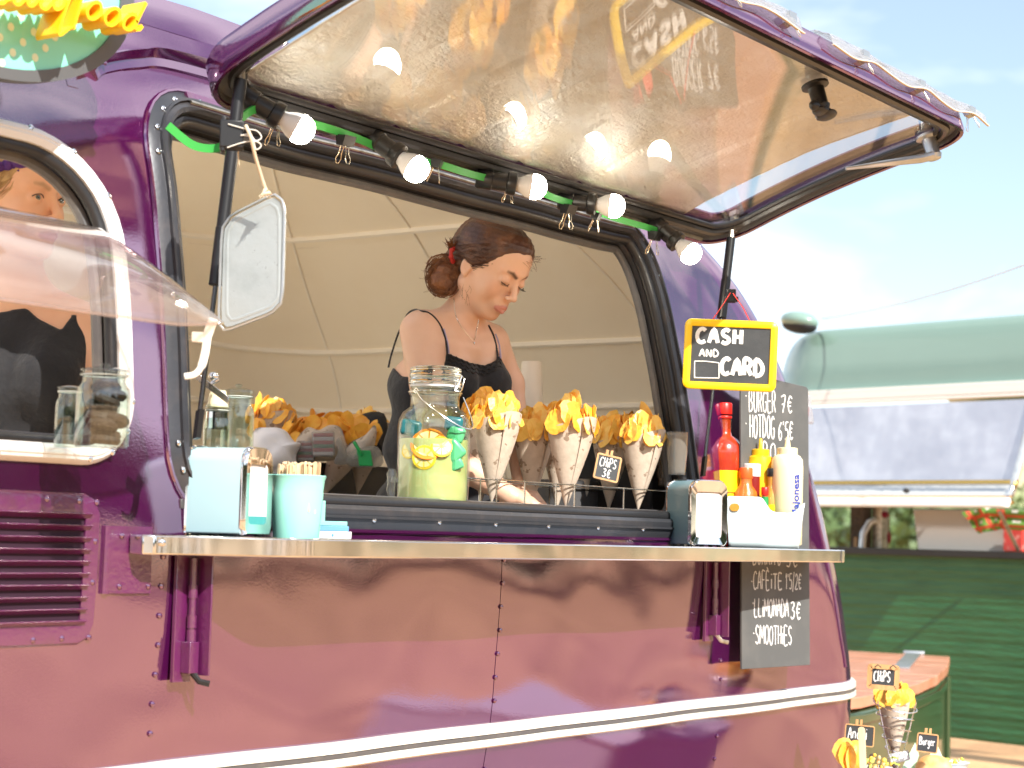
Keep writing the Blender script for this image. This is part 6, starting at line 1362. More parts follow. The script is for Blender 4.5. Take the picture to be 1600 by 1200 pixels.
mb = MB(); A = iat(553, 690, 4.97); mb.tube([A, iat(566, 712, 4.97)], .010, 8, flat=.5); c = iat(570, 716, 4.98); mb.obox(c, r*.018, d*.010, Vector((0, 0, .020))-r*.004); tag(mb.build('scoop', 'green_bright', bevel=.003), 'bright green plastic scoop standing in the dark tray', 'scoop')
sheet([(562, 650), (600, 646), (606, 690), (598, 712), (572, 708), (572, 680)], 5.25, 'black_matt', 'dark_bag', 'dark cloth bag on the bench directly left of the brunette', 'bag', 8, .07)
# white cups and clear cups
def cupstack(px, ytop, ybot, D, wt, wb, m, label, n, name, grp='stacks of cups inside the caravan'):
    B0 = iat(px, ybot, D); T0_ = iat(px, ytop, D); k = D/FPX; H = T0_.z-B0.z; t = thing(name, label, 'cup stack', B0, 0, grp); 
    me_ = MB().lathe([(wb*k, 0), (wb*k*1.01, .002), (wt*k*.97, H*.55-.004), (wt*k, H*.55), (wt*k*.96, H*.55), (wb*k*.97, .004)], 28, caps=False).mesh('cup', m, 50)
    for i in range(n): inst(me_, 'cup', t, Matrix.Translation((0, 0, H*.45*i/max(1, n-1))))
    return t
P = iat(829, 640, 4.95); k = 4.95/FPX
t = thing('paper_cup_stack', 'upturned stack of white paper cups standing behind the brunette', 'cup stack', iat(829, 645, 4.95), 0, 'stacks of cups inside the caravan')
for i in range(7):
    z = -i*.006; mb = MB(Matrix.Translation(iat(829, 640, 4.95)+Vector((0, 0, z)))); H = 75*k; mb.lathe([(0, H*.98), (15*k, H*.98), (15.5*k, H), (19.8*k, .004), (20.6*k, .003), (20.6*k, 0), (19.6*k, 0)], 28, caps=False); mb.build('paper_cup', 'cup_white', t)
t = thing('paper_cup_stack', 'second white cup stack half hidden behind the woman\'s elbow', 'cup stack', iat(800, 645, 5.0), 0, 'stacks of cups inside the caravan')
for i in range(3): mb = MB(Matrix.Translation(iat(798, 650, 5.05)+Vector((0, 0, -i*.007)))); H = 72*k; mb.lathe([(0, H), (17*k, H), (21*k, .004), (21.5*k, 0)], 24, caps=False); mb.build('paper_cup', 'cup_white', t)
mb = MB(Matrix.Translation(iat(900, 795, 4.9))); mb.lathe([(18*k, 0), (21*k, 45*k), (22*k, 46*k), (20*k, 46*k), (17*k, 3*k)], 28, caps=False); tag(mb.build('white_pot', 'cup_white', ang=50), 'white pot seen between the cone tips low in the rack', 'pot')
cupstack(1057, 675, 742, 4.72, 17, 13.5, 'clear_cup', 'tall stack of clear plastic cups right of the last chip cone', 9, 'clear_cup_stack'); cupstack(1040, 712, 760, 4.85, 15, 12, 'clear_cup', 'short stack of clear cups low behind the last chip cone', 4, 'clear_cup_stack')
mb = MB(); P = iat(1075, 660, 5.0); mb.box(P.x-.18, P.x+.25, P.y, P.y+.3, P.z-.25, P.z); tag(mb.build('dark_case', 'black_matt', bevel=.01), 'dark case on the bench against the right end wall', 'case')
# jars with lids: two at the left end of the opening, two inside the left window
def jar(px, ybot, ytop, D, w, label, fill=None, knob=True, name='glass_jar'):
    B0 = iat(px, ybot, D); k = D/FPX; H = (ybot-ytop); w_ = w; t = thing(name, label, 'jar', B0, 0, 'lidded glass jars'); M = Matrix.Translation(B0); mb = MB(M)
    o_ = [(0, 0), (w_*.92, 0), (w_, 4), (w_, H*.62), (w_*.97, H*.70), (w_*.82, H*.76), (w_*.80, H*.78), (w_*.80, H*.84)]; i_ = [(a*.93, b+2) for a, b in o_[::-1]]
    mb.lathe([(a*k, b*k) for a, b in o_+i_], 36, caps=False); mb.build('jar_glass', 'glass', t, ang=60)
    mb = MB(M); l = [(w_*.80, H*.845), (w_*.90, H*.85), (w_*.90, H*.875), (w_*.80, H*.88), (w_*.80, H*.90), (w_*.90, H*.905), (w_*.88, H*.93), (w_*.5, H*.955)]+([(w_*.12, H*.96), (w_*.12, H*.97), (w_*.22, H*.985), (w_*.18, H), (0, H)] if knob else [(0, H*.955)])
    mb.lathe([(a*k, b*k) for a, b in l], 32, caps=False); mb.build('jar_lid', 'glass', t, ang=60)
    mb = MB(M); mb.tube([(w_*.86*k*math.cos(a*PI/14), w_*.86*k*math.sin(a*PI/14), H*.86*k) for a in range(28)], .9*k, 6, closed=True); mb.build('seal', 'white_plastic', t)
    if fill:
        q = np.random.RandomState(int(px)); fm = MB().lathe([(0, -.006), (.020, -.006), (.024, 0), (.020, .007), (0, .008)], 14).mesh('cookie', 'cookie')
        for i in range(fill): inst(fm, 'cookie', t, Matrix.Translation((q.uniform(-.3, .3)*w_*k+(w_*.25*k if fill > 3 else 0), q.uniform(-.3, .3)*w_*k, (12+i*10.5)*k)) @ Euler((q.uniform(-.3, .3), q.uniform(-.3, .3), 0)).to_matrix().to_4x4())
    return t, M, k
jar(368, 740, 600, 3.62, 26, 'lidded glass jar right of the strut, above the napkin dispenser')
t_, M_, k_ = jar(336, 740, 625, 3.50, 21, 'shorter glass jar with brushed metal band left of the bigger lidded jar', knob=False)
mb = MB(M_); mb.lathe([(17*k_, 70*k_), (17.5*k_, 70*k_), (17.5*k_, 96*k_), (17*k_, 96*k_)], 30, caps=False); mb.build('metal_band', 'steel', t_)
mb = MB(M_); mb.lathe([(15*k_, 102*k_), (17*k_, 104*k_), (14*k_, 122*k_), (12*k_, 130*k_), (0, 131*k_)], 24, caps=False); mb.build('yellow_top', 'mayo', t_)
mb = MB(); c = iat(332, 607, 3.45); mb.obox(c, Vector((r.x*.030, r.y*.030, -.022)), d*.012, (.0, 0, .007)); mb.tube([iat(330, 600, 3.47), iat(342, 592, 3.47)], .004, 6); mb.ell(iat(334, 588, 3.5), (.010, .010, .008), 12, 8); tag(mb.build('label_tongs', 'steel', bevel=.001), 'tilted metal tongs lying on the yellow topped jar', 'tongs')
jar(158, 700, 568, 2.95, 42, 'larger lidded jar of dark cookies inside the left window', 9); jar(106, 700, 598, 3.02, 22, 'slim clear glass jar left of the cookie jar in the window', None, knob=False)
mb = MB(); A = iat(60, 702, 3.0); mb.box(1.3, 2.35, 2.44, 2.72, A.z-.03, A.z-.002); mb.build('window_shelf', 'cream', CV)
# ---------------------------------------------------------------- tail light
P = Vector(body(5.42, 1.80, .0)); Pn = Vector(bnorm(5.42, 1.80)); c = atD(1257, 640, depth(P)*1.0); dd2, rr2 = hdir(c)
mb = MB(); mb.obox(c, rr2*.022, dd2*.03, Vector((0, 0, .042))-rr2*.006); tl = mb.build('tail_light', 'clear_film', CV, bevel=.006); mb = MB(); mb.obox(c+Vector((0, 0, -.006))-rr2*.002, rr2*.015, dd2*.02, (0, 0, .014)); mb.build('red_lens', 'red_lens', tl, bevel=.003)
mb = MB(); mb.tube([c-rr2*.02+Vector((0, 0, -.01)), c-rr2*.008+Vector((0, 0, -.07)), c-rr2*.004+Vector((0, 0, -.085))], .004, 6); mb.build('cable', 'black', tl)
# ---------------------------------------------------------------- green caravan
ga = math.radians(76.8); GE = Vector((math.cos(ga), math.sin(ga), 0)); GN = Vector((-math.sin(ga), math.cos(ga), 0)); GP = Vector(atD(1400, 857, 10.5))
def G(px, py, off=0): return atP(px, py, GP+GN*off, GN)
def gl(P): return (P-GP).dot(-GE), P.z           # along to the right, height
def gw(s, off, z): return GP-GE*s+GN*off+Vector((0, 0, z-GP.z))
GC = thing('green_caravan', 'green vintage caravan with raised silver hatch parked behind the purple one', 'caravan', (GP.x, GP.y, 0))
sL = gl(G(1150, 857))[0]; sR = gl(G(1900, 857))[0]; zl = GP.z
zt = gl(G(1400, 617))[1]; zroof = gl(G(1400, 490))[1]-.02
mb = MB(); 
def gbody(u, v): z = .35+(zl-.03-.35)*v; return gw(sL+(sR-sL)*u, .0009*math.sin(z*160+math.sin(u*7)*.6)+.0012*math.sin(z*61+u*5)+.001*math.sin(u*140+z*9), z)
mb.grid(gbody, 60, 260); mb.build('green_side', 'gc_green', GC, ang=180)
mb = MB(); 
rp_ = [(-.0, zt+.04), (-.02, zt+.20), (-.10, zt+.40), (-.26, zroof-.06), (-.5, zroof), (-1.0, zroof+.03), (-1.6, zroof-.06), (-1.85, zroof-.3), (-1.9, zt)]
rc = catmull([(*p, 0) for p in rp_], 6)
def groof(u, v):
    q = rc[min(len(rc)-1, int(round(v*(len(rc)-1))))]; s_ = sL+(sR-sL)*u; e = max(0, 1-(s_-sL)/.55); return gw(s_+.0, q[0]-.35*e*e, q[1]-(q[1]-zt)*.42*e*e)
mb.grid(groof, 60, len(rc)-1); mb.build('roof', 'gc_roof', GC, ang=180)
mb = MB(); mb.sweep([gw(sL, .0, zl-.018), gw(sR, .0, zl-.018)], [(-.05, -.02), (-.05, .018), (.03, .018), (.03, -.02)], False, outs=[(-GN, Z3v)]*2); mb.build('opening_ledge', 'black', GC, bevel=.004)
for dz, h_, m in ((.030, .012, 'gc_trim'), (.0, .018, 'gc_trim'), (-.030, .008, 'gc_trim')):
    mb = MB(); mb.sweep([gw(sL, 0, zt+dz), gw(sR, 0, zt+dz)], [(-.04, -h_), (-.04, h_), (.0, h_), (.0, -h_)], False, outs=[(-GN, Z3v)]*2); mb.build('roof_trim', m, GC, bevel=.002)
# lid of the opening
s0_, _ = gl(G(1190, 640, .05)); s1_ = gl(G(1612, 700, .15))[0]; zlb = gl(G(1450, 797, .30))[1]
def lid(x, v, n=0):
    z = zt-.035+(zlb-zt+.035)*v; o_ = .02+.28*v; return gw(x, o_+n, z+n*.8)
W2 = (s1_-s0_); Hh = 1.0
lp = dens([(s0_+x*1.0, y) for x, y in rrect(0, W2, 0.0, 1.0, [.10, .04, .04, .10], 8)], .08)
mb = MB(); mb.grid(lambda u, v: lid(s0_+.04+(W2-.08)*u, .05+.82*v, .010+.004*math.sin(u*8)*math.sin(v*5)), 40, 16); mb.build('hatch_sheet', 'gc_lid', GC, ang=180)
for (v0_, v1_, n_, m, nm) in ((.80, .835, .022, 'brass', 'brass_edge'), (.835, .945, .03, 'gc_chrome', 'hatch_rail'), (.945, .975, .024, 'brass', 'brass_edge'), (.975, 1.02, .034, 'gc_trim', 'white_edge')):
    mb = MB(); mb.grid(lambda u, v: lid(s0_+W2*u*(1 if nm != 'x' else 1), v0_+(v1_-v0_)*v, n_+.006*math.sin(v*PI)), 40, 4); so = mb.build(nm, m, GC, ang=60).modifiers.new('s', 'SOLIDIFY'); so.thickness = .02
mb = MB(); mb.tube([lid(s1_-.02-.10*(1-math.cos(a)), .80+.14*math.sin(a)*0+.12*(1-math.sin(a))*-1+.12, .03) for a in np.linspace(0, PI/2, 10)]+[lid(s1_-.02, .8-.75*i/8, .03) for i in range(9)][::-1][:0], .018, 8); mb.tube([lid(s1_-.02, .03+.88*i/10, .03) for i in range(11)], .02, 8); mb.build('hatch_side_rail', 'gc_chrome', GC)
P = lid(gl(G(1424, 782, .28))[0], .90, .05); mb = MB(); mb.ell(P, (.02, .02, .014), 12, 8); mb.build('rail_bolt', 'black', GC)
mb = MB(); mb.tube([gw(gl(G(1562, 800, .25))[0], .25, gl(G(1562, 800, .25))[1]), gw(gl(G(1594, 850, .0))[0], .02, zl+.01)], .010, 8); mb.build('hatch_strut', 'old_metal', GC)
# inner left post and far window frame, seen through the gap
P = G(1345, 830, -.30); s_ = gl(P)[0]; mb = MB(); mb.obox(gw(s_, -.30, zl+.25), GE*.045, GN*.04, (0, 0, .30)); mb.build('post', 'bark', GC); mb = MB(); mb.obox(gw(s_+.09, -.36, zl+.25), GE*.035, GN*.03, (0, 0, .30)); mb.build('post', 'old_metal', GC); mb = MB(); mb.obox(gw(s_+.0, -.255, zl+.03), GE*.012, GN*.004, (0, 0, .028)); mb.build('post_latch', 'wood', GC)
mb = MB(); mb.tube([gw(s_+.085, -.20, zl-.02), gw(s_+.095, -.20, zl+.08), gw(s_+.125, -.22, zl+.145), gw(s_+.15, -.25, zl+.16)], .020, 10, flat=.6); tag(mb.build('chrome_tap', 'alu', ang=60), 'curved silver tube standing on the ledge of the green caravan', 'tube')
P = gw(s_+.20, -.3, zl+.06); mb = MB(); mb.ell(P, (.016, .012, .035), 10, 8); mb.ell(P+Vector((0, 0, .13))-GE*-.03, (.03, .02, .02), 10, 8); mb.tube([P+Vector((0, 0, .03)), P+Vector((0, 0, .13))], .003, 5); tag(mb.build('hanging_charm', 'red_cloth'), 'small dark red charm hanging beside the silver tube', 'ornament')
mb = MB(); mb.sweep([gw(sL, -1.88, zl-.10), gw(sR, -1.88, zl-.10)], [(-.03, -.9), (-.03, .06), (.02, .06), (.02, -.9)], False, outs=[(-GN, Z3v)]*2); mb.build('far_wall', 'gc_green', GC)
a, b = gl(G(1408, 855))[0], gl(G(1560, 855))[0]; zt2 = gl(G(1480, 795, -.1))[1]+.02
mb = MB(); mb.prism([(a+.02, 0), (b-.03, 0), (b, zt2-zl), (a-.015, zt2-zl)], gw(0, -.12, zl-.02), -GE, (0, 0, 1), -GN*.32); tag(mb.build('grey_tub', 'grey_tub', bevel=.012), 'plain pale grey tub on the ledge of the green caravan under the cloth', 'tub')
def plaid(x0, y0, pts, nm, lab, seed):
    q = np.random.RandomState(seed); A, B_2, C_ = [np.array(G(x, y, .02)) for x, y in pts]; t = thing(nm, lab, 'cloth', tuple(A)); n = 8
    for i in range(n):
        for j in range(n):
            m = 'plaid_red' if (i % 4 == 1 or j % 4 == 2) else ('trim_white' if (i % 4 == 3 and j % 2) else 'plaid')
            pass
    for idx, m in enumerate(('plaid', 'plaid_red', 'trim_white')):
        mb = MB()
        for i in range(n):
            for j in range(n):
                mm = 1 if (i % 4 == 1 or j % 4 == 2) else (2 if (i % 4 == 3 or j % 4 == 0) and (i+j) % 2 else 0)
                if mm != idx: continue
                def fp(u, v): p = A+(B_2-A)*u+(C_-A)*v; return p+np.array(GN)*(.012*math.sin(u*9+v*4+seed)+.008*math.sin(v*11))
                mb.add([fp(i/n, j/n), fp((i+1)/n, j/n), fp((i+1)/n, (j+1)/n), fp(i/n, (j+1)/n)], [(0, 1, 2, 3)])
        if mb.f: mb.build(('cloth_green', 'cloth_red', 'cloth_white')[idx], m, t, ang=180, kind='stuff')
plaid(0, 0, [(1505, 800), (1545, 792), (1526, 834)], 'plaid_cloth', 'green and red plaid cloth corner hanging over the grey tub', 1)
plaid(0, 0, [(1545, 795), (1640, 800), (1552, 826)], 'plaid_cloth', 'plaid cloth lying over the things at the right of the green caravan opening', 2)
a, b = gl(G(1560, 855, .0))[0], gl(G(1591, 855, .0))[0]; mb = MB(); mb.prism(rrect(a, b, 0, .125, .008, 3), gw(0, -.04, zl), -GE, (0, 0, 1), -GN*.06); tag(mb.build('red_packet', 'red_pack', bevel=.006), 'red and white packet beside the grey tub on the green caravan ledge', 'packet')
# roof vent cap, roof box and guy rope
c = G(1249, 506, .0); k = depth(c)/FPX; R_ = np.stack([np.array(-GE*1.0), np.array(GN), Z3], 1)
t = thing('roof_vent', 'sage green oval vent cap with dark seal on the green caravan roof', 'roof vent', c)
rotr = np.array(Matrix.Rotation(math.radians(11), 3, Vector(CF))); mb = MB(); mb.ell(c+Vector((0, 0, .015)), (33*k, 24*k, 15*k), 28, 14, rotr @ R_); mb.build('vent_cap', 'gc_roof', t, ang=180)
mb = MB(); mb.ell(c+Vector((0, 0, -.012)), (31*k, 21*k, 12*k), 28, 12, rotr @ R_); mb.build('seal', 'black_matt', t, ang=180)  # black ellipsoid for the dark underside of the cap
mb = MB(); A = np.array(G(1284, 498, -.1)); Bq = np.array(atD(1700, 374, 9.0)); mb.tube([A+(Bq-A)*t_-Z3*.05*4*t_*(1-t_) for t_ in np.linspace(0, 1, 16)], .0035, 6); tag(mb.build('guy_rope', 'twine'), 'thin pale rope running up to the right from the green roof', 'rope')
# ---------------------------------------------------------------- rounded green chest with plank lid
zc_ = .825
def zat(px, py, z): d_ = ray(px, py); return CAM+d_*((z-CAM.z)/d_.z)
out = [(1290, 1016), (1484, 1027), (1481, 1040), (1466, 1056), (1436, 1068), (1400, 1077), (1345, 1090), (1240, 1100)]
P2 = [zat(x, y, zc_) for x, y in out]; cen2 = sum(P2, Vector())/len(P2)
BX = thing('green_chest', 'dark green rounded chest with reddish plank lid beside the purple caravan', 'chest', (cen2.x, cen2.y, 0))
dirp = (P2[1]-P2[0]).normalized(); prp = Vector((-dirp.y, dirp.x, 0)); uv = [((p-cen2).dot(dirp), (p-cen2).dot(prp)) for p in P2]; vmin, vmax = min(q[1] for q in uv), max(q[1] for q in uv)
def clipband(poly, lo_, hi_):
    for sgn, lim in ((1, lo_), (-1, hi_)):
        out_ = []
        for i in range(len(poly)):
            a, b = poly[i-1], poly[i]; fa, fb_ = sgn*(a[1]-lim), sgn*(b[1]-lim)
            if (fa >= 0) != (fb_ >= 0): t_ = fa/(fa-fb_); out_.append((a[0]+(b[0]-a[0])*t_, a[1]+(b[1]-a[1])*t_))
            if fb_ >= 0: out_.append(b)
        poly = out_
        if not poly: return []
    return poly
nb = 9
for i in range(nb):
    pl_ = clipband(uv, vmin+(vmax-vmin)*i/nb+.003, vmin+(vmax-vmin)*(i+1)/nb-.003)
    if len(pl_) > 2: mb = MB(); mb.prism(pl_, cen2+Vector((0, 0, .002*(i % 3)-.04)), dirp, prp, (0, 0, .04)); mb.build('plank', 'planks', BX, bevel=.003)
ins = [(q[0]*.97, q[1]*.96) for q in uv]; mb = MB(); mb.prism(ins, Vector((cen2.x, cen2.y, 0)), dirp, prp, (0, 0, zc_-.045)); mb.build('chest_body', 'gc_dark', BX, bevel=.02, seg=3)
mb = MB(); mb.sweep([Vector((cen2.x, cen2.y, zc_-.075))+dirp*q[0]*1.0+prp*q[1]*1.0 for q in [(q[0]*.985, q[1]*.975) for q in uv]], [(-.012, -.015), (-.012, .015), (.012, .015), (.012, -.015)], True, up=Z3); mb.build('lid_rail', 'gc_dark', BX, bevel=.003)
p_ = [q for q in [(q[0]*.985, q[1]*.975) for q in uv]][1]; c = Vector((cen2.x, cen2.y, 0))+dirp*p_[0]+prp*p_[1]; c = c.lerp(zat(1481, 1040, 0)*0+c, 1); mb = MB(); mb.tube([Vector((P2[2].x, P2[2].y, .1)), Vector((P2[2].x, P2[2].y, zc_-.05))], .014, 8); mb.build('corner_bead', 'gc_dark', BX)
A, Bq = zat(1428, 1021, zc_+.008), zat(1408, 1044, zc_+.008); mb = MB(); dv = (Bq-A).normalized(); sv = Vector((-dv.y, dv.x, 0)); mb.obox((A+Bq)/2, (Bq-A)/2, sv*.035, (0, 0, .004)); mb.tube([A-sv*.05, A+sv*.05], .014, 10); mb.build('strap_hinge', 'alu', BX, bevel=.001)
# ---------------------------------------------------------------- display table and its food
TZ_ = .735
tb_ = thing('display_table', 'cloth covered display table of food at the lower right', 'table', (4.68, 1.78, 0))
mb = MB(); mb.prism(rrect(4.38, 4.98, 1.42, 2.15, .03, 4), (0, 0, TZ_-.03), (1, 0, 0), (0, 1, 0), (0, 0, .03)); mb.build('table_top', 'tablecloth', tb_, bevel=.008)
mb = MB(); lp = dens(rrect(4.39, 4.97, 1.43, 2.14, .03, 4), .06); n = len(lp); V = []
for j in range(5):
    for i, (x, y) in enumerate(lp): s_ = .012*math.sin(i*.9)*j/4+.008*math.sin(i*2.3+1)*j/4; V.append((x+(x-4.68)*s_*.8, y+(y-1.78)*s_*2.2, TZ_-.008-.36*j/4))
mb.add(V, [(j*n+i, j*n+(i+1) % n, (j+1)*n+(i+1) % n, (j+1)*n+i) for j in range(4) for i in range(n)]); mb.build('cloth_skirt', 'tablecloth', tb_, ang=180)
for x, y in ((4.46, 1.5), (4.9, 1.5), (4.46, 2.06), (4.9, 2.06)): mb = MB(); mb.tube([(x, y, 0), (x, y, TZ_-.03)], .02, 8); mb.build('leg', 'old_metal', tb_)
def bowl(P, R_, H_, m, label, name='bowl'):
    t = thing(name, label, 'bowl', P, 0, 'plates and bowls of food on the table'); mb = MB(Matrix.Translation(P)); mb.lathe([(R_*.5, 0), (R_*.55, .002), (R_*.85, H_*.6), (R_*.97, H_), (R_*1.02, H_*1.02), (R_*1.0, H_*1.04), (R_*.93, H_), (R_*.8, H_*.6), (R_*.5, .006), (0, .006)], 40, caps=True); mb.build('dish', m, t, ang=60); return t
def blobs(t, P, R_, n, mats_, names, seed, size=(.005, .010), z=(.0, .03)):
    q = np.random.RandomState(seed)
    for i in range(n):
        a = q.uniform(0, 6.28); rr = math.sqrt(q.uniform(0, 1))*R_; j = q.randint(len(mats_)); mb = MB(); s_ = q.uniform(*size)
        if 'leaf' in names[j] or 'sprout' in names[j]: c = P+Vector((rr*math.cos(a), rr*math.sin(a), q.uniform(*z))); mb.grid(lambda u, v: c+Vector((math.cos(a)*(u-.5)*2*s_+.3*s_*math.sin(v*6), math.sin(a)*(u-.5)*2*s_+(v-.5)*1.6*s_, s_*.8*math.sin(u*PI)*math.sin(v*PI)+s_*.25*math.sin(u*14+v*9))), 6, 5)
        else: mb.ell(P+Vector((rr*math.cos(a), rr*math.sin(a), q.uniform(*z))), (s_, s_*q.uniform(.5, 1), s_*q.uniform(.4, .8)), 10, 7, np.array(Euler((q.uniform(0, 3), q.uniform(0, 3), 0)).to_matrix()))
        mb.build(names[j], mats_[j], t, ang=180)
P = zat(1358, 1199, .835); P = iat(1358, 1201, 4.95); k = 4.95/FPX
bw = bowl(P+Vector((0, 0, -.033)), 42*k, .034, 'white_plastic', 'white dish of salad with fried snack and tall wooden stick at table left')
blobs(bw, P+Vector((.01, 0, .0)), 38*k, 44, ['lettuce', 'cookie', 'salad_y', 'lettuce', 'bread'], ['salad_leaf', 'olive', 'corn', 'sprout', 'crouton'], 3)
for c_, rr in (((1336, 1180), 26), ((1322, 1186), 12)):
    C_ = iat(*c_, 4.92); mb = MB(); mb.ell(C_, (rr*k*.85, rr*k*.6, rr*k*.9), 18, 12); mb.build('fried_snack', 'chip', bw, ang=180)
for i in range(3): inst(CHIPS[i], 'chip', bw, Matrix.Translation(iat(1318+i*5, 1174+i*6, 4.90)-bw.location) @ Euler((0, PI/2, .6+i*.5)).to_matrix().to_4x4() @ Matrix.Scale(1.5, 4))
def upboard(px, py, w, h, D, text, lab, tilt=0, skew=0, hh=.5, cwf=.1, rr=.0016, y0=.0, rad=.004, frame='wood', fw=.0022, stick=True):
    P = iat(px, py, D); k = D/FPX; d, r = hdir(P); ax = (r+Vector((0, 0, -tilt))-d*skew).normalized(); ay = (Vector((0, 0, 1))-r*tilt*.9).normalized(); ay = (ay-ax*ay.dot(ax)).normalized(); nz = ax.cross(ay); nz = -nz if nz.dot(d) > 0 else nz
    W_, H_ = w*k, h*k; return smallboard('food_sign', P, ax, ay, nz, W_, H_, [(tx, lx*W_, ly*H_, hh_*H_, cw*W_, rr_) for tx, lx, ly, hh_, cw, rr_ in text], lab, 'small chalk price boards', frame=frame, fw=fw, rad=rad, stick=stick)
upboard(1343, 1149, 44, 31, 4.97, [('Anani', -.40, -.18, .55, .125, .0013), ], 'slate name sign reading Anani behind the wooden stick in the salad dish', .06, 0, fw=.0014)
mb = MB(); A = iat(1349, 1210, 4.86); B_2 = iat(1346, 1136, 4.86); k2 = 4.86/FPX; d, r = hdir(A); mb.prism(rrect(-5.5*k2, 5.5*k2, 0, (B_2-A).length, [.0, .0078, .0078, 0], 6), A, r, (B_2-A).normalized(), d*.0018); tag(mb.build('wooden_stick', 'lightwood', bevel=.0006), 'flat rounded wooden stick standing upright in the salad dish', 'stick')
# chip cone in its spiral stand
P = iat(1399, 1192, 5.15); k = 5.15/FPX; cone(P, 1.0, (0, .07), 'chip cone in the silver spiral stand on the table at lower right', 61, group='chip cone on the table', n=26, sc=.98, cm=0, white=False)
t = thing('spiral_stand', 'silver spiral wire stand holding a chip cone on the table', 'wire stand', P)
sp = []
for i in range(150):
    v = i/149; a = v*2*PI*5.2+.6; R_ = (36-25*v)*k; sp.append(P+Vector((R_*math.cos(a), R_*math.sin(a), (98-92*v)*k+(8*k*math.sin(a+.8) if v < .2 else 0))))
mb = MB(); mb.tube(sp, .0019, 6); mb.build('spiral', 'wire', t); 
for a in (.5, 2.6, 4.7): mb = MB(); mb.tube([P+Vector((34*k*math.cos(a), 34*k*math.sin(a), 96*k)), P+Vector((10*k*math.cos(a), 10*k*math.sin(a), 4*k))], .0019, 6); mb.build('stay', 'wire', t)
mb = MB(); mb.tube([P+Vector((26*k*math.cos(a_*PI/12), 26*k*math.sin(a_*PI/12), TZ_-P.z+.004)) for a_ in range(24)], .0025, 6, closed=True); mb.tube([P+Vector((9*k, 0, 6*k)), P+Vector((9*k, 0, TZ_-P.z))], .0022, 6); mb.build('base', 'wire', t)
upboard(1380, 1058, 42, 32, 5.08, [('CHiPS', -.34, -.22, .50, .115, .0016)], 'wood framed sign reading CHiPS standing in the cone on the spiral stand', .05, .0, fw=.0065, rad=.003, stick=False)
mb = MB(); c = iat(1381, 1043, 5.07); 
for s_ in (-9, 14): mb.tube([c+Vector((r.x*(s_-5)*k, r.y*(s_-5)*k, 0)), c+Vector((r.x*s_*k, r.y*s_*k, 4*k)), c+Vector((r.x*(s_+5)*k, r.y*(s_+5)*k, 0))], .0016, 6)
tag(mb.build('sign_string', 'bark', kind=None), 'thin brown string loops on top of the CHiPS sign', 'string')
# burger, its flag and sign, bowl behind
P = iat(1459, 1202, 5.02); k = 5.02/FPX
t = thing('burger', 'glossy burger bun behind a mint paper flag on the table', 'burger', P)
mb = MB(); mb.grid(lambda u, v: P+Vector((29*k*math.cos(u*2*PI)*math.sin(v*PI/2)**.8, 29*k*math.sin(u*2*PI)*math.sin(v*PI/2)**.8, 24*k*math.cos(v*PI/2)-2*k)), 36, 14, cu=True); mb.build('bun', 'bread', t, ang=180)
mb = MB(Matrix.Translation(P+Vector((0, 0, -14*k)))); mb.lathe([(0, 0), (30*k, 0), (31*k, 5*k), (30*k, 10*k), (0, 11*k)], 30); mb.build('patty', 'cookie', t)
blobs(t, P+Vector((0, 0, -6*k)), 32*k, 14, ['lettuce'], ['salad_leaf'], 8, z=(-.004, .004))
bw2 = bowl(iat(1484, 1200, 5.2)+Vector((0, 0, -.03)), 31*k, .045, 'caddy_white', 'pale bowl of shredded salad behind the burger'); blobs(bw2, iat(1484, 1196, 5.2), 24*k, 26, ['salad_y', 'lettuce', 'bread'], ['corn', 'sprout', 'crouton'], 12, size=(.005, .010), z=(-.004, .018))
d, r = hdir(P); cN = iat(1431, 1178, 5.0); mb = MB()
for pts in (((1430, 1160), (1436, 1180), (1428, 1206), (1406, 1206)), ((1464, 1163), (1476, 1190), (1448, 1186))):
    P3 = [iat(x, y, 5.05) for x, y in pts]; mb.add([*P3, *[p+d*.002 for p in P3]], [tuple(range(len(P3)))]+[tuple(range(len(P3), 2*len(P3)))[::-1]]+[(i, (i+1) % len(P3), len(P3)+(i+1) % len(P3), len(P3)+i) for i in range(len(P3))])
mb.build('paper_flag', 'mint_paper', t, kind=None)
upboard(1449, 1161, 31, 28, 4.96, [('B', -.40, -.12, .42, .15, .0014), ('urger', -.22, -.12, .42, .10, .0010)], 'small rounded slate sign reading Burger pegged over the bun', .08, 0, fw=.0016, rad=.004)
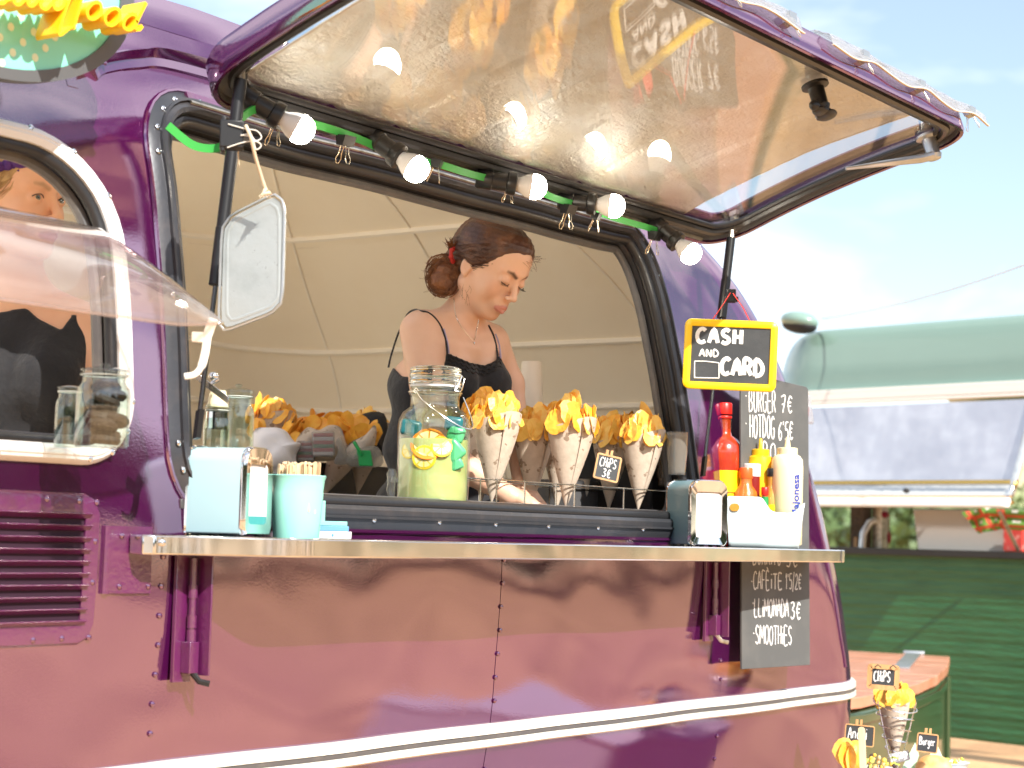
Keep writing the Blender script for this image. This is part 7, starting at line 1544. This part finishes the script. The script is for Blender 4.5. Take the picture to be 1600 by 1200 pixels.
mb = MB(); A, B_2 = iat(1390, 1186, 5.0), iat(1420, 1180, 5.0); mb.tube([A+(B_2-A)*t_ for t_ in (0, .5, 1)], .013, 14); tag(mb.build('paper_roll', 'newsprint'), 'roll of printed paper lying between the spiral stand and the burger', 'paper roll')
# ---------------------------------------------------------------- trees added unseen behind the camera for their reflection; wood on the hills
def crownpts(q, c, R_, H_, n):
    V = []; F_ = []
    for i in range(n):
        v_ = q.normal(0, 1, 3); v_ /= np.linalg.norm(v_); rr = q.uniform(.55, 1)**.5*(1+.25*math.sin(v_[0]*5+c[0])*math.sin(v_[2]*4)); p = np.array(c)+v_*rr*np.array((R_, R_, H_)); a = q.normal(0, 1, 3); a /= np.linalg.norm(a); b = np.cross(a, q.normal(0, 1, 3)); b /= np.linalg.norm(b); s_ = q.uniform(.10, .28)*R_*.5
        k0 = len(V); V += [p-a*s_-b*s_, p+a*s_-b*s_, p+a*s_+b*s_, p-a*s_+b*s_]; F_.append((k0, k0+1, k0+2, k0+3))
    return V, F_
q = np.random.RandomState(77); mb = MB()
for i in range(46):
    a = math.radians(-178+176*i/45+q.uniform(-1.5, 1.5)); D_ = q.uniform(24, 34); c = (D_*math.cos(a)+3, D_*math.sin(a), 0); R_ = q.uniform(1.8, 3.2); H_ = q.uniform(1.8, 3.0); V, F_ = crownpts(q, (c[0], c[1], 1.6+H_), R_, H_, 420); mb.add(V, F_); mb.tube([(c[0], c[1], 0), (c[0], c[1], 2.5)], [.25, .15], 6)
tag(mb.build('added_tree_line', 'leaf', ang=180), 'line of leafy trees added out of view as a dark reflection in the caravan paint', 'trees', kind='stuff')
mb = MB()
for i in range(150):
    px = q.uniform(1260, 1650); D_ = q.uniform(160, 330); c = atD(px, 846+ (px-1300)*.02-q.uniform(2, 26), D_); V, F_ = crownpts(q, (c.x, c.y, c.z), q.uniform(2.5, 5), q.uniform(2, 4), 60); mb.add(V, F_)
tag(mb.build('far_wood', 'leaf2', ang=180), 'far green wooded hillside seen through the green caravan opening', 'trees', kind='stuff')
